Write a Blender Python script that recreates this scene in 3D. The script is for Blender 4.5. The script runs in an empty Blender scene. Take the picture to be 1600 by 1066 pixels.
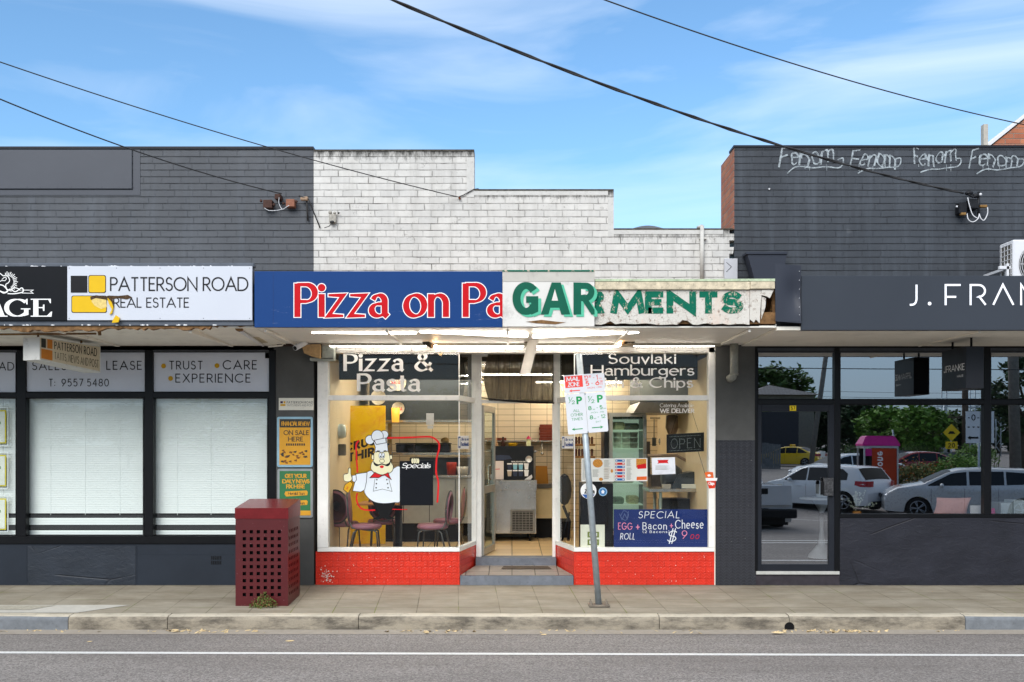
import bpy, math, random
from mathutils import Vector
from mathutils.geometry import tessellate_polygon
R = math.radians
rnd = random.Random(7)
sc = bpy.context.scene
col = sc.collection

# ------------------------------------------------------------------ camera
FPX, EYE, DIST, HOR = 1464.0, 1.84, 12.0, 690.0
cam = bpy.data.cameras.new('camera'); camo = bpy.data.objects.new('camera', cam); col.objects.link(camo)
camo.location = (0, -DIST, EYE); camo.rotation_euler = (R(90), 0, 0)
cam.sensor_width = 36; cam.lens = FPX / 1600 * 36; cam.shift_y = (HOR - 533) / 1600
cam.clip_end = 2000; cam.clip_start = .05
sc.camera = camo
# ------------------------------------------------------------------ world, sun, exposure
SUN_EL, SUN_AZ = 36, 200       # azimuth the light comes from, degrees clockwise from +Y
w = bpy.data.worlds.new('World'); sc.world = w; w.use_nodes = True
nt = w.node_tree; nt.nodes.clear()
def wn(t, **k):
    n = nt.nodes.new(t)
    for a, b in k.items(): setattr(n, a, b)
    return n
sky = wn('ShaderNodeTexSky', sky_type='NISHITA', sun_disc=False, sun_elevation=R(SUN_EL), sun_rotation=R(SUN_AZ))
sky.air_density = 1.0; sky.dust_density = .6; sky.ozone_density = 2.2
tint = wn('ShaderNodeMix', data_type='RGBA', blend_type='MULTIPLY'); tint.inputs[0].default_value = 1
nt.links.new(sky.outputs[0], tint.inputs[6]); tint.inputs[7].default_value = (0.93, 1.20, 1.29, 1)
tc = wn('ShaderNodeTexCoord'); sep = wn('ShaderNodeSeparateXYZ'); nt.links.new(tc.outputs['Generated'], sep.inputs[0])
mp = wn('ShaderNodeMapping'); nt.links.new(tc.outputs['Generated'], mp.inputs[0])
mp.inputs['Rotation'].default_value = (0, R(-7), 0); mp.inputs['Scale'].default_value = (1.5, 1.5, 7.5)
n1 = wn('ShaderNodeTexNoise'); n1.inputs['Scale'].default_value = 1.5; n1.inputs['Detail'].default_value = 9; n1.inputs['Roughness'].default_value = .5; n1.inputs['Distortion'].default_value = .9
nt.links.new(mp.outputs[0], n1.inputs[0])
cr = wn('ShaderNodeValToRGB'); cr.color_ramp.elements[0].position = .38; cr.color_ramp.elements[1].position = .86
cr.color_ramp.elements[1].color = (.62, .62, .62, 1)
nt.links.new(n1.outputs[0], cr.inputs[0])
cm = wn('ShaderNodeMix', data_type='RGBA'); nt.links.new(cr.outputs[0], cm.inputs[0])
nt.links.new(tint.outputs[2], cm.inputs[6]); cm.inputs[7].default_value = (7.6, 8.1, 8.6, 1)
# the sky behind the photographer is a pale even overcast
mr = wn('ShaderNodeMapRange'); nt.links.new(sep.outputs['Y'], mr.inputs[0]); mr.inputs[1].default_value = .35; mr.inputs[2].default_value = -.35; mr.inputs[3].default_value = 0; mr.inputs[4].default_value = .86
cm2 = wn('ShaderNodeMix', data_type='RGBA'); nt.links.new(mr.outputs[0], cm2.inputs[0]); nt.links.new(cm.outputs[2], cm2.inputs[6])
er = wn('ShaderNodeValToRGB'); nt.links.new(sep.outputs['Z'], er.inputs[0]); er.color_ramp.elements[0].position = .04; er.color_ramp.elements[0].color = (.27, .36, .46, 1)
er.color_ramp.elements[1].position = .42; er.color_ramp.elements[1].color = (1.0, 1.02, 1.06, 1); e_ = er.color_ramp.elements.new(.16); e_.color = (.36, .46, .58, 1)
em = wn('ShaderNodeMix', data_type='RGBA', blend_type='MULTIPLY'); em.inputs[0].default_value = 1; nt.links.new(er.outputs[0], em.inputs[6]); em.inputs[7].default_value = (9.5, 9.6, 9.8, 1)
nt.links.new(em.outputs[2], cm2.inputs[7])
bg = wn('ShaderNodeBackground'); bg.inputs[1].default_value = .11
nt.links.new(cm2.outputs[2], bg.inputs[0])
wo = wn('ShaderNodeOutputWorld'); nt.links.new(bg.outputs[0], wo.inputs[0])
sun = bpy.data.lights.new('sun', 'SUN'); sun.energy = 1.7; sun.angle = R(36); sun.color = (1, .975, .94)
suno = bpy.data.objects.new('sun', sun); col.objects.link(suno)
sd = Vector((math.sin(R(SUN_AZ)) * math.cos(R(SUN_EL)), math.cos(R(SUN_AZ)) * math.cos(R(SUN_EL)), math.sin(R(SUN_EL))))
suno.rotation_euler = (-sd).to_track_quat('-Z', 'Y').to_euler()
sc.view_settings.view_transform = 'Standard'; sc.view_settings.look = 'None'
sc.view_settings.exposure = .62; sc.view_settings.gamma = 1; sc.view_settings.use_curve_mapping = False
sc.cycles.max_bounces = 8; sc.cycles.transparent_max_bounces = 12
sc.cycles.sample_clamp_indirect = 6; sc.cycles.caustics_reflective = False; sc.cycles.caustics_refractive = False

# ------------------------------------------------------------------ geometry helpers
def S(Y): return (DIST + Y) / FPX
def at(x, y, Y):
    s = S(Y); return Vector(((x - 800) * s, Y, EYE + (HOR - y) * s))
def pm(Y):                     # flat sheet at depth Y: (u, v, d) -> point, d metres towards the street
    s = S(Y)
    return lambda u, v, d=0: Vector(((u - 800) * s, Y - d, EYE + (HOR - v) * s))
class MB:
    def __init__(s): s.v = []; s.f = []; s.m = []; s.sm = []; s.mi = 0; s.smooth = False
    def add(s, vs, fs):
        b = len(s.v); s.v += [tuple(p) for p in vs]
        for f in fs: s.f.append(tuple(b + i for i in f)); s.m.append(s.mi); s.sm.append(s.smooth)
        return s
    def box(s, x0, x1, y0, y1, z0, z1, bev=0):
        if x0 > x1: x0, x1 = x1, x0
        if y0 > y1: y0, y1 = y1, y0
        if z0 > z1: z0, z1 = z1, z0
        if bev:
            b = min(bev, (x1-x0)/3, (y1-y0)/3, (z1-z0)/3); vs = []; 
            c = {}
            for ix, (X, dx) in enumerate(((x0, b), (x1, -b))):
                for iy, (Y, dy) in enumerate(((y0, b), (y1, -b))):
                    for iz, (Z, dz) in enumerate(((z0, b), (z1, -b))):
                        for k, p in enumerate(((X, Y+dy, Z+dz), (X+dx, Y, Z+dz), (X+dx, Y+dy, Z))):
                            c[ix, iy, iz, k] = len(vs); vs.append(p)
            fs = []
            for i in (0, 1):
                q = [c[i,0,0,0], c[i,1,0,0], c[i,1,1,0], c[i,0,1,0]]; fs.append(q if i else q[::-1])
                q = [c[0,i,0,1], c[0,i,1,1], c[1,i,1,1], c[1,i,0,1]]; fs.append(q if i else q[::-1])
                q = [c[0,0,i,2], c[1,0,i,2], c[1,1,i,2], c[0,1,i,2]]; fs.append(q if i else q[::-1])
            for i in (0, 1):
                for j in (0, 1):
                    fs.append([c[i,j,0,0], c[i,j,1,0], c[i,j,1,1], c[i,j,0,1]])
                    fs.append([c[i,0,j,0], c[i,1,j,0], c[i,1,j,2], c[i,0,j,2]])
                    fs.append([c[0,i,j,1], c[1,i,j,1], c[1,i,j,2], c[0,i,j,2]])
                    for k in (0, 1): fs.append([c[i,j,k,0], c[i,j,k,1], c[i,j,k,2]])
            return s.add(vs, fs)
        return s.add([(x0,y0,z0),(x1,y0,z0),(x1,y1,z0),(x0,y1,z0),(x0,y0,z1),(x1,y0,z1),(x1,y1,z1),(x0,y1,z1)],
                     [(0,3,2,1),(4,5,6,7),(0,1,5,4),(1,2,6,5),(2,3,7,6),(3,0,4,7)])
    def pbox(s, x0, x1, y0, y1, Y, t, bev=0):      # picture-measured rectangle, front face at depth Y, t thick behind
        a = at(x0, y1, Y); b = at(x1, y0, Y)
        return s.box(a.x, b.x, Y, Y + t, a.z, b.z, bev)
    def prism(s, pts, a, b, mp=None):              # polygon of (u,v), extruded; mp(u,v,d)
        n = len(pts); v = [mp(u, w_, a) for u, w_ in pts] + [mp(u, w_, b) for u, w_ in pts]
        tr = tessellate_polygon([[Vector((u, w_, 0)) for u, w_ in pts]])
        f = [tuple(t) for t in tr] + [tuple(n + i for i in reversed(t)) for t in tr]
        f += [(i, (i+1) % n, n + (i+1) % n, n + i) for i in range(n)]
        return s.add(v, f)
    def poly(s, pts, mp, d=0):
        tr = tessellate_polygon([[Vector((u, w_, 0)) for u, w_ in pts]])
        return s.add([mp(u, w_, d) for u, w_ in pts], [tuple(t) for t in tr])
    def tube(s, pts, r, n=8, cap=True):
        pts = [Vector(p) for p in pts]; k = len(pts); rs = r if isinstance(r, (list, tuple)) else [r] * k
        vs = []; up = None
        for i, p in enumerate(pts):
            t = (pts[min(i+1, k-1)] - pts[max(i-1, 0)]).normalized()
            if up is None: up = Vector((0, 0, 1)) if abs(t.z) < .9 else Vector((1, 0, 0))
            a = t.cross(up).normalized(); b = a.cross(t).normalized(); up = b
            vs += [p + (a * math.cos(2*math.pi*j/n) + b * math.sin(2*math.pi*j/n)) * rs[i] for j in range(n)]
        fs = [(i*n+j, i*n+(j+1) % n, (i+1)*n+(j+1) % n, (i+1)*n+j) for i in range(k-1) for j in range(n)]
        if cap: fs += [tuple(range(n))[::-1], tuple((k-1)*n+j for j in range(n))]
        o = s.smooth; s.smooth = True; s.add(vs, fs); s.smooth = o
        if cap: s.sm[-1] = s.sm[-2] = False
        return s
    def lathe(s, prof, c=(0, 0, 0), axis='z', n=20):
        vs = []; c = Vector(c)
        for r, h in prof:
            for j in range(n):
                a = 2*math.pi*j/n; x, y = r*math.cos(a), r*math.sin(a)
                vs.append(c + (Vector((x, y, h)) if axis == 'z' else Vector((x, h, y)) if axis == 'y' else Vector((h, x, y))))
        k = len(prof)
        fs = [(i*n+j, i*n+(j+1) % n, (i+1)*n+(j+1) % n, (i+1)*n+j) for i in range(k-1) for j in range(n)]
        fs += [tuple(range(n)), tuple((k-1)*n+j for j in range(n))]
        o = s.smooth; s.smooth = True; s.add(vs, fs); s.smooth = o
        return s
    def ball(s, c, rx, ry=None, rz=None, n=12):
        ry = ry or rx; rz = rz or rx; vs = []; c = Vector(c); h = n // 2
        for i in range(h + 1):
            p = math.pi * i / h
            for j in range(n):
                a = 2*math.pi*j/n
                vs.append(c + Vector((rx*math.sin(p)*math.cos(a), ry*math.sin(p)*math.sin(a), rz*math.cos(p))))
        o = s.smooth; s.smooth = True
        s.add(vs, [(i*n+j, i*n+(j+1) % n, (i+1)*n+(j+1) % n, (i+1)*n+j) for i in range(h) for j in range(n)])
        s.smooth = o
        return s
    def ribbon(s, pts, wf, mp, d=0, closed=False, ext=0):
        P = [Vector((a, b)) for a, b in pts]
        if closed and (P[0] - P[-1]).length < 1e-6: P.pop()
        Q = [P[0]]
        for p in P[1:]:
            if (p - Q[-1]).length > 1e-6: Q.append(p)
        P = Q; n = len(P)
        if n < 2: return s
        if ext and not closed:
            P[0] = P[0] - (P[1]-P[0]).normalized()*ext; P[-1] = P[-1] + (P[-1]-P[-2]).normalized()*ext
        L = []
        for i in range(n):
            if closed: a, b = P[i-1], P[(i+1) % n]
            else: a, b = P[max(i-1, 0)], P[min(i+1, n-1)]
            d1 = (P[i]-a) if (P[i]-a).length > 1e-9 else (b-P[i]); d2 = (b-P[i]) if (b-P[i]).length > 1e-9 else d1
            d1 = d1.normalized(); d2 = d2.normalized()
            n1_ = Vector((-d1.y, d1.x)); n2 = Vector((-d2.y, d2.x)); m = n1_ + n2
            if m.length < 1e-3: m = n1_
            m.normalize(); t = (d1+d2)
            t = t.normalized() if t.length > 1e-3 else d1
            w_ = wf(t) if callable(wf) else wf
            w1 = wf(d1) if callable(wf) else wf; w2 = wf(d2) if callable(wf) else wf
            cs = max(m.dot(n1_), .36); 
            if cs < .9: w_ = (w1 + w2) / 2
            L.append((P[i] + m*w_/2/cs, P[i] - m*w_/2/cs))
        vs = [mp(q.x, q.y, d) for pr in L for q in pr]
        k = n if closed else n - 1
        return s.add(vs, [(2*i, 2*i+1, (2*i+3) % (2*n), (2*i+2) % (2*n)) for i in range(k)])
def wloc(o):
    v = Vector((0, 0, 0))
    while o: v += o.location; o = o.parent
    return v
def obj(name, mb, mats, parent=None, world=True):
    me = bpy.data.meshes.new(name); vs = mb.v; loc = Vector((0, 0, 0))
    if parent is None and world and vs:
        xs = [p[0] for p in vs]; ys = [p[1] for p in vs]; zs = [p[2] for p in vs]
        loc = Vector(((min(xs)+max(xs))/2, (min(ys)+max(ys))/2, min(zs)))
        vs = [(a-loc.x, b-loc.y, c-loc.z) for a, b, c in vs]
    elif parent is not None and world: loc = -wloc(parent)
    me.from_pydata(vs, [], mb.f)
    mats = mats if isinstance(mats, (list, tuple)) else [mats]
    for m in mats: me.materials.append(m)
    me.polygons.foreach_set('material_index', [min(i, len(mats)-1) for i in mb.m]); me.polygons.foreach_set('use_smooth', mb.sm)
    me.update(); o = bpy.data.objects.new(name, me); col.objects.link(o); o.parent = parent; o.location = loc
    return o
def tag(o, label, cat, group=None):
    o['label'] = label; o['category'] = cat
    if group: o['group'] = group
    return o
def struct(o, kind='structure'): o['kind'] = kind; return o
def empty(name, loc, label, cat, group=None, rz=0):
    o = bpy.data.objects.new(name, None); col.objects.link(o); o.location = loc; o.rotation_euler.z = rz
    o.empty_display_size = .1
    return tag(o, label, cat, group)
def copy_tree(o, parent=None):
    c = o.copy(); col.objects.link(c); c.parent = parent
    for ch in list(o.children): copy_tree(ch, c)
    return c

# ------------------------------------------------------------------ stroke lettering
G = {
'A':(88,"0,0 44,100 88,0;16,33 72,33"),'B':(56,"0,0 0,100;0,100 26,100 @26,76,25,24,90,-90 0,52;26,52 @28,26,28,26,90,-90 0,0"),
'C':(88,"@50,50,50,50,48,312"),'D':(82,"0,0 0,100;0,100 32,100 @32,50,50,50,90,-90 0,0"),
'E':(50,"0,0 0,100;0,100 50,100;0,52 44,52;0,0 50,0"),'F':(48,"0,0 0,100;0,100 48,100;0,50 42,50"),
'G':(98,"@50,50,50,50,48,350 99,47 60,47"),'H':(72,"0,0 0,100;72,0 72,100;0,52 72,52"),'I':(0,"0,0 0,100"),
'J':(38,"38,100 38,28 @19,26,19,26,0,-160"),'K':(60,"0,0 0,100;56,100 0,42;17,57 60,0"),'L':(46,"0,100 0,0;0,0 46,0"),
'M':(92,"0,0 10,100 46,8 82,100 92,0"),'N':(76,"0,0 0,100 76,0 76,100"),'O':(100,"@50,50,50,50,0,360"),
'P':(54,"0,0 0,100;0,100 26,100 @26,73,28,27,90,-90 0,46"),'Q':(100,"@50,50,50,50,0,360;60,28 96,-4"),
'R':(58,"0,0 0,100;0,100 26,100 @26,73,27,27,90,-90 0,46;24,46 58,0"),
'S':(54,"@27,75,22,25,35,235 @27,26,26,26,70,-150"),'T':(60,"30,0 30,100;0,100 60,100"),
'U':(68,"0,100 0,34 @34,34,34,34,180,360 68,100"),'V':(80,"0,100 40,0 80,100"),'W':(126,"0,100 32,0 63,92 94,0 126,100"),
'X':(70,"0,0 66,100;4,100 70,0"),'Y':(74,"0,100 37,46 74,100;37,46 37,0"),'Z':(60,"0,100 60,100 0,0 60,0"),
'^':(80,"0,0 40,100 80,0"),
'a':(45,"@22,47,18,19,155,0 40,6 46,0;40,39 24,38 @21,19,21,19,90,330 40,14"),'b':(52,"0,0 0,104;@26,33,26,33,0,360"),
'c':(46,"@28,33,28,33,45,315"),'d':(52,"52,0 52,104;@26,33,26,33,0,360"),'e':(54,"3,36 54,36 @28,33,27,33,6,312"),
'f':(30,"10,0 10,82 @24,82,14,20,180,80;0,66 28,66"),'g':(52,"@26,36,24,28,0,360;52,66 52,-6 @27,-8,25,20,0,-150"),
'h':(48,"0,0 0,104;0,38 @24,40,24,26,180,0 48,0"),'i':(0,"0,0 0,66;*0,90"),'j':(8,"8,66 8,-10 @-2,-10,10,16,0,-90;*8,90"),
'k':(46,"0,0 0,104;42,66 0,28;14,40 46,0"),'l':(0,"0,0 0,104"),
'm':(84,"0,0 0,66;0,38 @21,42,21,24,180,0 42,0;42,38 @63,42,21,24,180,0 84,0"),'n':(46,"0,0 0,66;0,38 @23,40,23,26,180,0 46,0"),
'o':(56,"@28,33,28,33,0,360"),'p':(52,"0,66 0,-30;@26,33,26,33,0,360"),'q':(52,"52,66 52,-30;@26,33,26,33,0,360"),
'r':(26,"0,0 0,66;0,38 @22,42,22,24,180,75"),'s':(38,"@19,49,16,17,35,235 @19,18,18,18,70,-150"),
't':(28,"12,88 12,16 @24,16,12,16,180,290;0,66 28,66"),'u':(46,"0,66 0,26 @23,26,23,26,180,360 46,66;46,30 46,0"),
'v':(46,"0,66 23,0 46,66"),'w':(70,"0,66 18,0 35,60 52,0 70,66"),'x':(44,"0,0 44,66;0,66 44,0"),
'y':(46,"0,66 24,4;46,66 14,-28"),'z':(46,"!0,66 46,66 0,0 46,0"),
'0':(56,"@28,50,28,50,0,360"),'1':(18,"0,78 18,100 18,0"),'2':(52,"@26,72,25,28,165,-32 0,0 52,0"),
'3':(50,"@24,76,22,24,140,-90;@24,26,25,26,90,-145"),'4':(56,"42,0 42,100 0,30 56,30"),'5':(50,"46,100 8,100 4,56 @24,32,25,32,130,-145"),
'6':(54,"@27,32,26,32,0,360;42,100 4,44"),'7':(50,"0,100 50,100 14,0"),'8':(52,"@26,76,22,24,0,360;@26,27,26,27,0,360"),
'9':(54,"@27,68,26,32,0,360;12,0 50,56"),'-':(30,"0,44 30,44"),'+':(44,"0,44 44,44;22,20 22,68"),'.':(0,"*0,4"),',':(4,"4,8 0,-14"),
':':(0,"*0,10;*0,56"),'/':(44,"0,-6 44,106"),'(':(18,"~18,108 4,80 2,40 18,-8"),')':(18,"~0,108 14,80 16,40 0,-8"),
'$':(50,"@25,72,21,22,35,235 @25,28,23,22,70,-150;18,-10 18,112;32,-10 32,112"),"'":(0,"0,100 0,78"),
'&':(78,"~80,0 52,34 24,70 21,88 36,102 51,88 44,68 16,46 4,24 16,5 36,-1 58,12 74,44"),
'x_':(0,"")}
def catmull(P, k=8, closed=False):
    n = len(P); out = []; rng = range(n if closed else n-1)
    for i in rng:
        g = (lambda j: P[j % n]) if closed else (lambda j: P[max(0, min(n-1, j))])
        p0, p1, p2, p3 = g(i-1), g(i), g(i+1), g(i+2)
        for t in range(k):
            t /= k
            out.append(tuple(.5*((2*p1[a]) + (-p0[a]+p2[a])*t + (2*p0[a]-5*p1[a]+4*p2[a]-p3[a])*t*t + (-p0[a]+3*p1[a]-3*p2[a]+p3[a])*t**3) for a in (0, 1)))
    if not closed: out.append(P[-1])
    return out
def strokes(ch):
    wd, sdef = G[ch]; out = []
    for st in sdef.split(';'):
        if not st: continue
        fl = ''
        if st[0] in '~*!': fl = st[0]; st = st[1:]
        pts = []
        for tk in st.split():
            if tk[0] == '@':
                cx, cy, rx, ry, a0, a1 = map(float, tk[1:].split(','))
                k = max(4, int(abs(a1-a0)/12))
                pts += [(cx+rx*math.cos(R(a0+(a1-a0)*i/k)), cy+ry*math.sin(R(a0+(a1-a0)*i/k))) for i in range(k+1)]
            else: pts.append(tuple(map(float, tk.split(','))))
        if fl == '~': pts = catmull(pts)
        out.append((fl, pts))
    return wd, out
def text(mb, s, x0, x1, yt, yb, wv, wh, mp, d=0, grow=0, gap=None, slant=0, jit=0, mat=None, wide=None):
    """lettering fitted between x0..x1, cap line yt, base line yb; wv/wh stroke widths as a share of cap height"""
    if mat is not None: mb.mi = mat
    H = abs(yt-yb); sg = 1 if yt > yb else -1
    gap = 22 + wv*100 if gap is None else gap
    tot = 0; lay = []
    for ch in s:
        if ch == ' ': tot += 34 + gap*.3; continue
        lay.append((ch, tot)); tot += G[ch][0] + gap
    tot = tot - gap + wv*100
    kx = (x1-x0)/tot; ky = H/100
    WV, WH = wv*H, wh*H
    q = random.Random(hash(len(s)) + 3)
    for ci, (ch, gx) in enumerate(lay):
        wd, sts = strokes(ch); jy = q.uniform(-jit, jit)*H
        for si, (fl, pts) in enumerate(sts):
            Q = []
            for a, b in pts:
                bb = WH/2 + b/100*(H-WH) if b <= 100 else H-WH/2+(b-100)*ky
                X = x0 + (gx+a+wv*50)*kx; Q.append((X + slant*bb, bb))
            dd = d + .0004*(si % 3) + .0002*(ci % 2)
            tr = lambda u, v, e: mp(u, yb + sg*(v+jy), e)
            if fl == '*':
                r = WV*.62 + grow; c = Q[0]
                mb.poly([(c[0]+r*math.cos(i*math.pi/6), c[1]+r*math.sin(i*math.pi/6)) for i in range(12)], tr, dd); continue
            if fl == '!': wf = lambda t: (WH if abs(t.y) < .3 else WV*.9) + 2*grow
            else: wf = lambda t: WH + (WV-WH)*abs(t.y*.96 - t.x*.28 if abs(t.x) > .1 else t.y) + 2*grow
            closed = len(Q) > 6 and (Vector(Q[0])-Vector(Q[-1])).length < 1e-4
            e = Vector(Q[1])-Vector(Q[0]); vert = abs(e.normalized().y) > .5
            mb.ribbon(Q, wf, tr, dd, closed, (WH/2 if vert else 0)+grow)
    return mb

# ------------------------------------------------------------------ materials
def lin(h):
    h = h.lstrip('#'); c = [int(h[i:i+2], 16)/255 for i in (0, 2, 4)]
    return tuple((x/12.92 if x <= .04045 else ((x+.055)/1.055)**2.4) for x in c) + (1,)
def C(c): return lin(c) if isinstance(c, str) else tuple(c)[:3] + (1,)
class NB:
    def __init__(s, name):
        s.mat = bpy.data.materials.new(name); s.mat.use_nodes = True; s.t = s.mat.node_tree; s.t.nodes.clear()
        s.out = s.n('ShaderNodeOutputMaterial'); s.tc = s.n('ShaderNodeTexCoord'); s.geo = s.n('ShaderNodeNewGeometry')
        s.pos = s.geo.outputs['Position']
    def n(s, t, **k):
        n = s.t.nodes.new(t)
        for a, b in k.items(): setattr(n, a, b)
        return n
    def put(s, sock, v):
        if isinstance(v, bpy.types.NodeSocket): s.t.links.new(v, sock)
        elif v is not None: sock.default_value = v
    def math(s, op, a, b=None, c=None):
        n = s.n('ShaderNodeMath', operation=op); s.put(n.inputs[0], a); s.put(n.inputs[1], b)
        if c is not None: s.put(n.inputs[2], c)
        return n.outputs[0]
    def sep(s, v=None):
        n = s.n('ShaderNodeSeparateXYZ'); s.put(n.inputs[0], v or s.pos); return n.outputs
    def comb(s, x=0., y=0., z=0.):
        n = s.n('ShaderNodeCombineXYZ'); s.put(n.inputs[0], x); s.put(n.inputs[1], y); s.put(n.inputs[2], z); return n.outputs[0]
    def scale(s, v, sc_, loc=(0, 0, 0)):
        n = s.n('ShaderNodeMapping'); s.put(n.inputs[0], v); n.inputs['Scale'].default_value = sc_; n.inputs['Location'].default_value = loc; return n.outputs[0]
    def noise(s, sc_, det=4, rough=.55, v=None, dist=0):
        n = s.n('ShaderNodeTexNoise'); s.put(n.inputs['Vector'], v or s.pos); n.inputs['Scale'].default_value = sc_
        n.inputs['Detail'].default_value = det; n.inputs['Roughness'].default_value = rough; n.inputs['Distortion'].default_value = dist
        return n.outputs['Fac']
    def ramp(s, f, *st):
        n = s.n('ShaderNodeValToRGB'); e = n.color_ramp.elements
        while len(e) < len(st): e.new(.5)
        for i, (p, c) in enumerate(st):
            e[i].position = p; e[i].color = (c, c, c, 1) if isinstance(c, (int, float)) else C(c)
        s.put(n.inputs[0], f); return n.outputs[0]
    def mix(s, f, a, b, bt='MIX'):
        n = s.n('ShaderNodeMix', data_type='RGBA', blend_type=bt); s.put(n.inputs[0], f)
        for i, v in ((6, a), (7, b)): s.put(n.inputs[i], C(v) if isinstance(v, (str, tuple)) else v)
        return n.outputs[2]
    def brick(s, v, w_, h, mortar=.012, off=.5, smooth=.1):
        n = s.n('ShaderNodeTexBrick', offset=off, squash=1); s.put(n.inputs['Vector'], v)
        n.inputs['Color1'].default_value = (0, 0, 0, 1); n.inputs['Color2'].default_value = (1, 1, 1, 1); n.inputs['Mortar'].default_value = (.5, .5, .5, 1)
        n.inputs['Scale'].default_value = 1; n.inputs['Mortar Size'].default_value = mortar; n.inputs['Mortar Smooth'].default_value = smooth
        n.inputs['Brick Width'].default_value = w_; n.inputs['Row Height'].default_value = h
        return n.outputs['Fac'], n.outputs['Color']
    def bump(s, h, st=.5, dist=.01, nrm=None):
        n = s.n('ShaderNodeBump'); n.inputs['Strength'].default_value = st; n.inputs['Distance'].default_value = dist
        s.put(n.inputs['Height'], h)
        if nrm: s.put(n.inputs['Normal'], nrm)
        return n.outputs[0]
    def pbr(s, c, rough=.6, metal=0, nrm=None, spec=.5, emit=None, es=0, alpha=None, coat=0):
        n = s.n('ShaderNodeBsdfPrincipled'); s.put(n.inputs['Base Color'], C(c) if isinstance(c, (str, tuple)) else c)
        s.put(n.inputs['Roughness'], rough); s.put(n.inputs['Metallic'], metal); s.put(n.inputs['Specular IOR Level'], spec)
        if nrm: s.put(n.inputs['Normal'], nrm)
        if coat: n.inputs['Coat Weight'].default_value = coat; n.inputs['Coat Roughness'].default_value = .04
        if emit: s.put(n.inputs['Emission Color'], C(emit)); s.put(n.inputs['Emission Strength'], es)
        if alpha is not None: s.put(n.inputs['Alpha'], alpha)
        s.t.links.new(n.outputs[0], s.out.inputs[0]); return s.mat
def mul(c, k): c = C(c); return (c[0]*k, c[1]*k, c[2]*k, 1)
_mc = {}
def M(name, c, rough=.55, metal=0, var=.12, vs=6, bump=.15, bs=60, coat=0, spec=.2, dirt=0):
    if name in _mc: return _mc[name]
    b = NB(name); n = b.noise(vs, 5, .6)
    cc = b.mix(b.ramp(n, (.3, 0), (.7, 1)), mul(c, 1-var), mul(c, 1+var))
    if dirt:
        cc = b.mix(b.ramp(b.noise(vs*2.3, 6, .7), (.55, 0), (.75, dirt)), cc, (.05, .042, .035, 1))
    nr = b.bump(b.noise(bs, 3), bump, .004) if bump else None
    rr = b.math('MULTIPLY_ADD', b.noise(vs*3, 3), .15, rough-.07)
    _mc[name] = b.pbr(cc, rr, metal, nr, spec, coat=coat); return _mc[name]
def emat(name, c, st):
    if name in _mc: return _mc[name]
    b = NB(name); _mc[name] = b.pbr(c, .5, emit=c, es=st); return _mc[name]
def glass(name, refl, tintc=(1, 1, 1, 1), wob=.0, rough=0.0, dust=0):
    b = NB(name)
    tr = b.n('ShaderNodeBsdfTransparent'); tr.inputs[0].default_value = tintc
    gl = b.n('ShaderNodeBsdfGlossy'); gl.inputs['Roughness'].default_value = rough; gl.inputs[0].default_value = (.93, .96, 1, 1)
    if wob:
        nm = b.bump(b.noise(.9, 1), wob, .01); b.put(gl.inputs['Normal'], nm)
    lw = b.n('ShaderNodeLayerWeight'); lw.inputs[0].default_value = .35
    f = b.math('MULTIPLY_ADD', b.math('POWER', lw.outputs['Facing'], 3), .5, refl)
    m = b.n('ShaderNodeMixShader'); b.put(m.inputs[0], f); b.put(m.inputs[1], tr.outputs[0]); b.put(m.inputs[2], gl.outputs[0])
    o = m.outputs[0]
    if dust:
        df = b.n('ShaderNodeBsdfDiffuse'); df.inputs[0].default_value = (.7, .7, .68, 1)
        m2 = b.n('ShaderNodeMixShader'); b.put(m2.inputs[0], b.ramp(b.noise(2.2, 6, .65), (.35, dust*.3), (.8, dust)))
        b.put(m2.inputs[1], o); b.put(m2.inputs[2], df.outputs[0]); o = m2.outputs[0]
    b.t.links.new(o, b.out.inputs[0]); return b.mat

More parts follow.
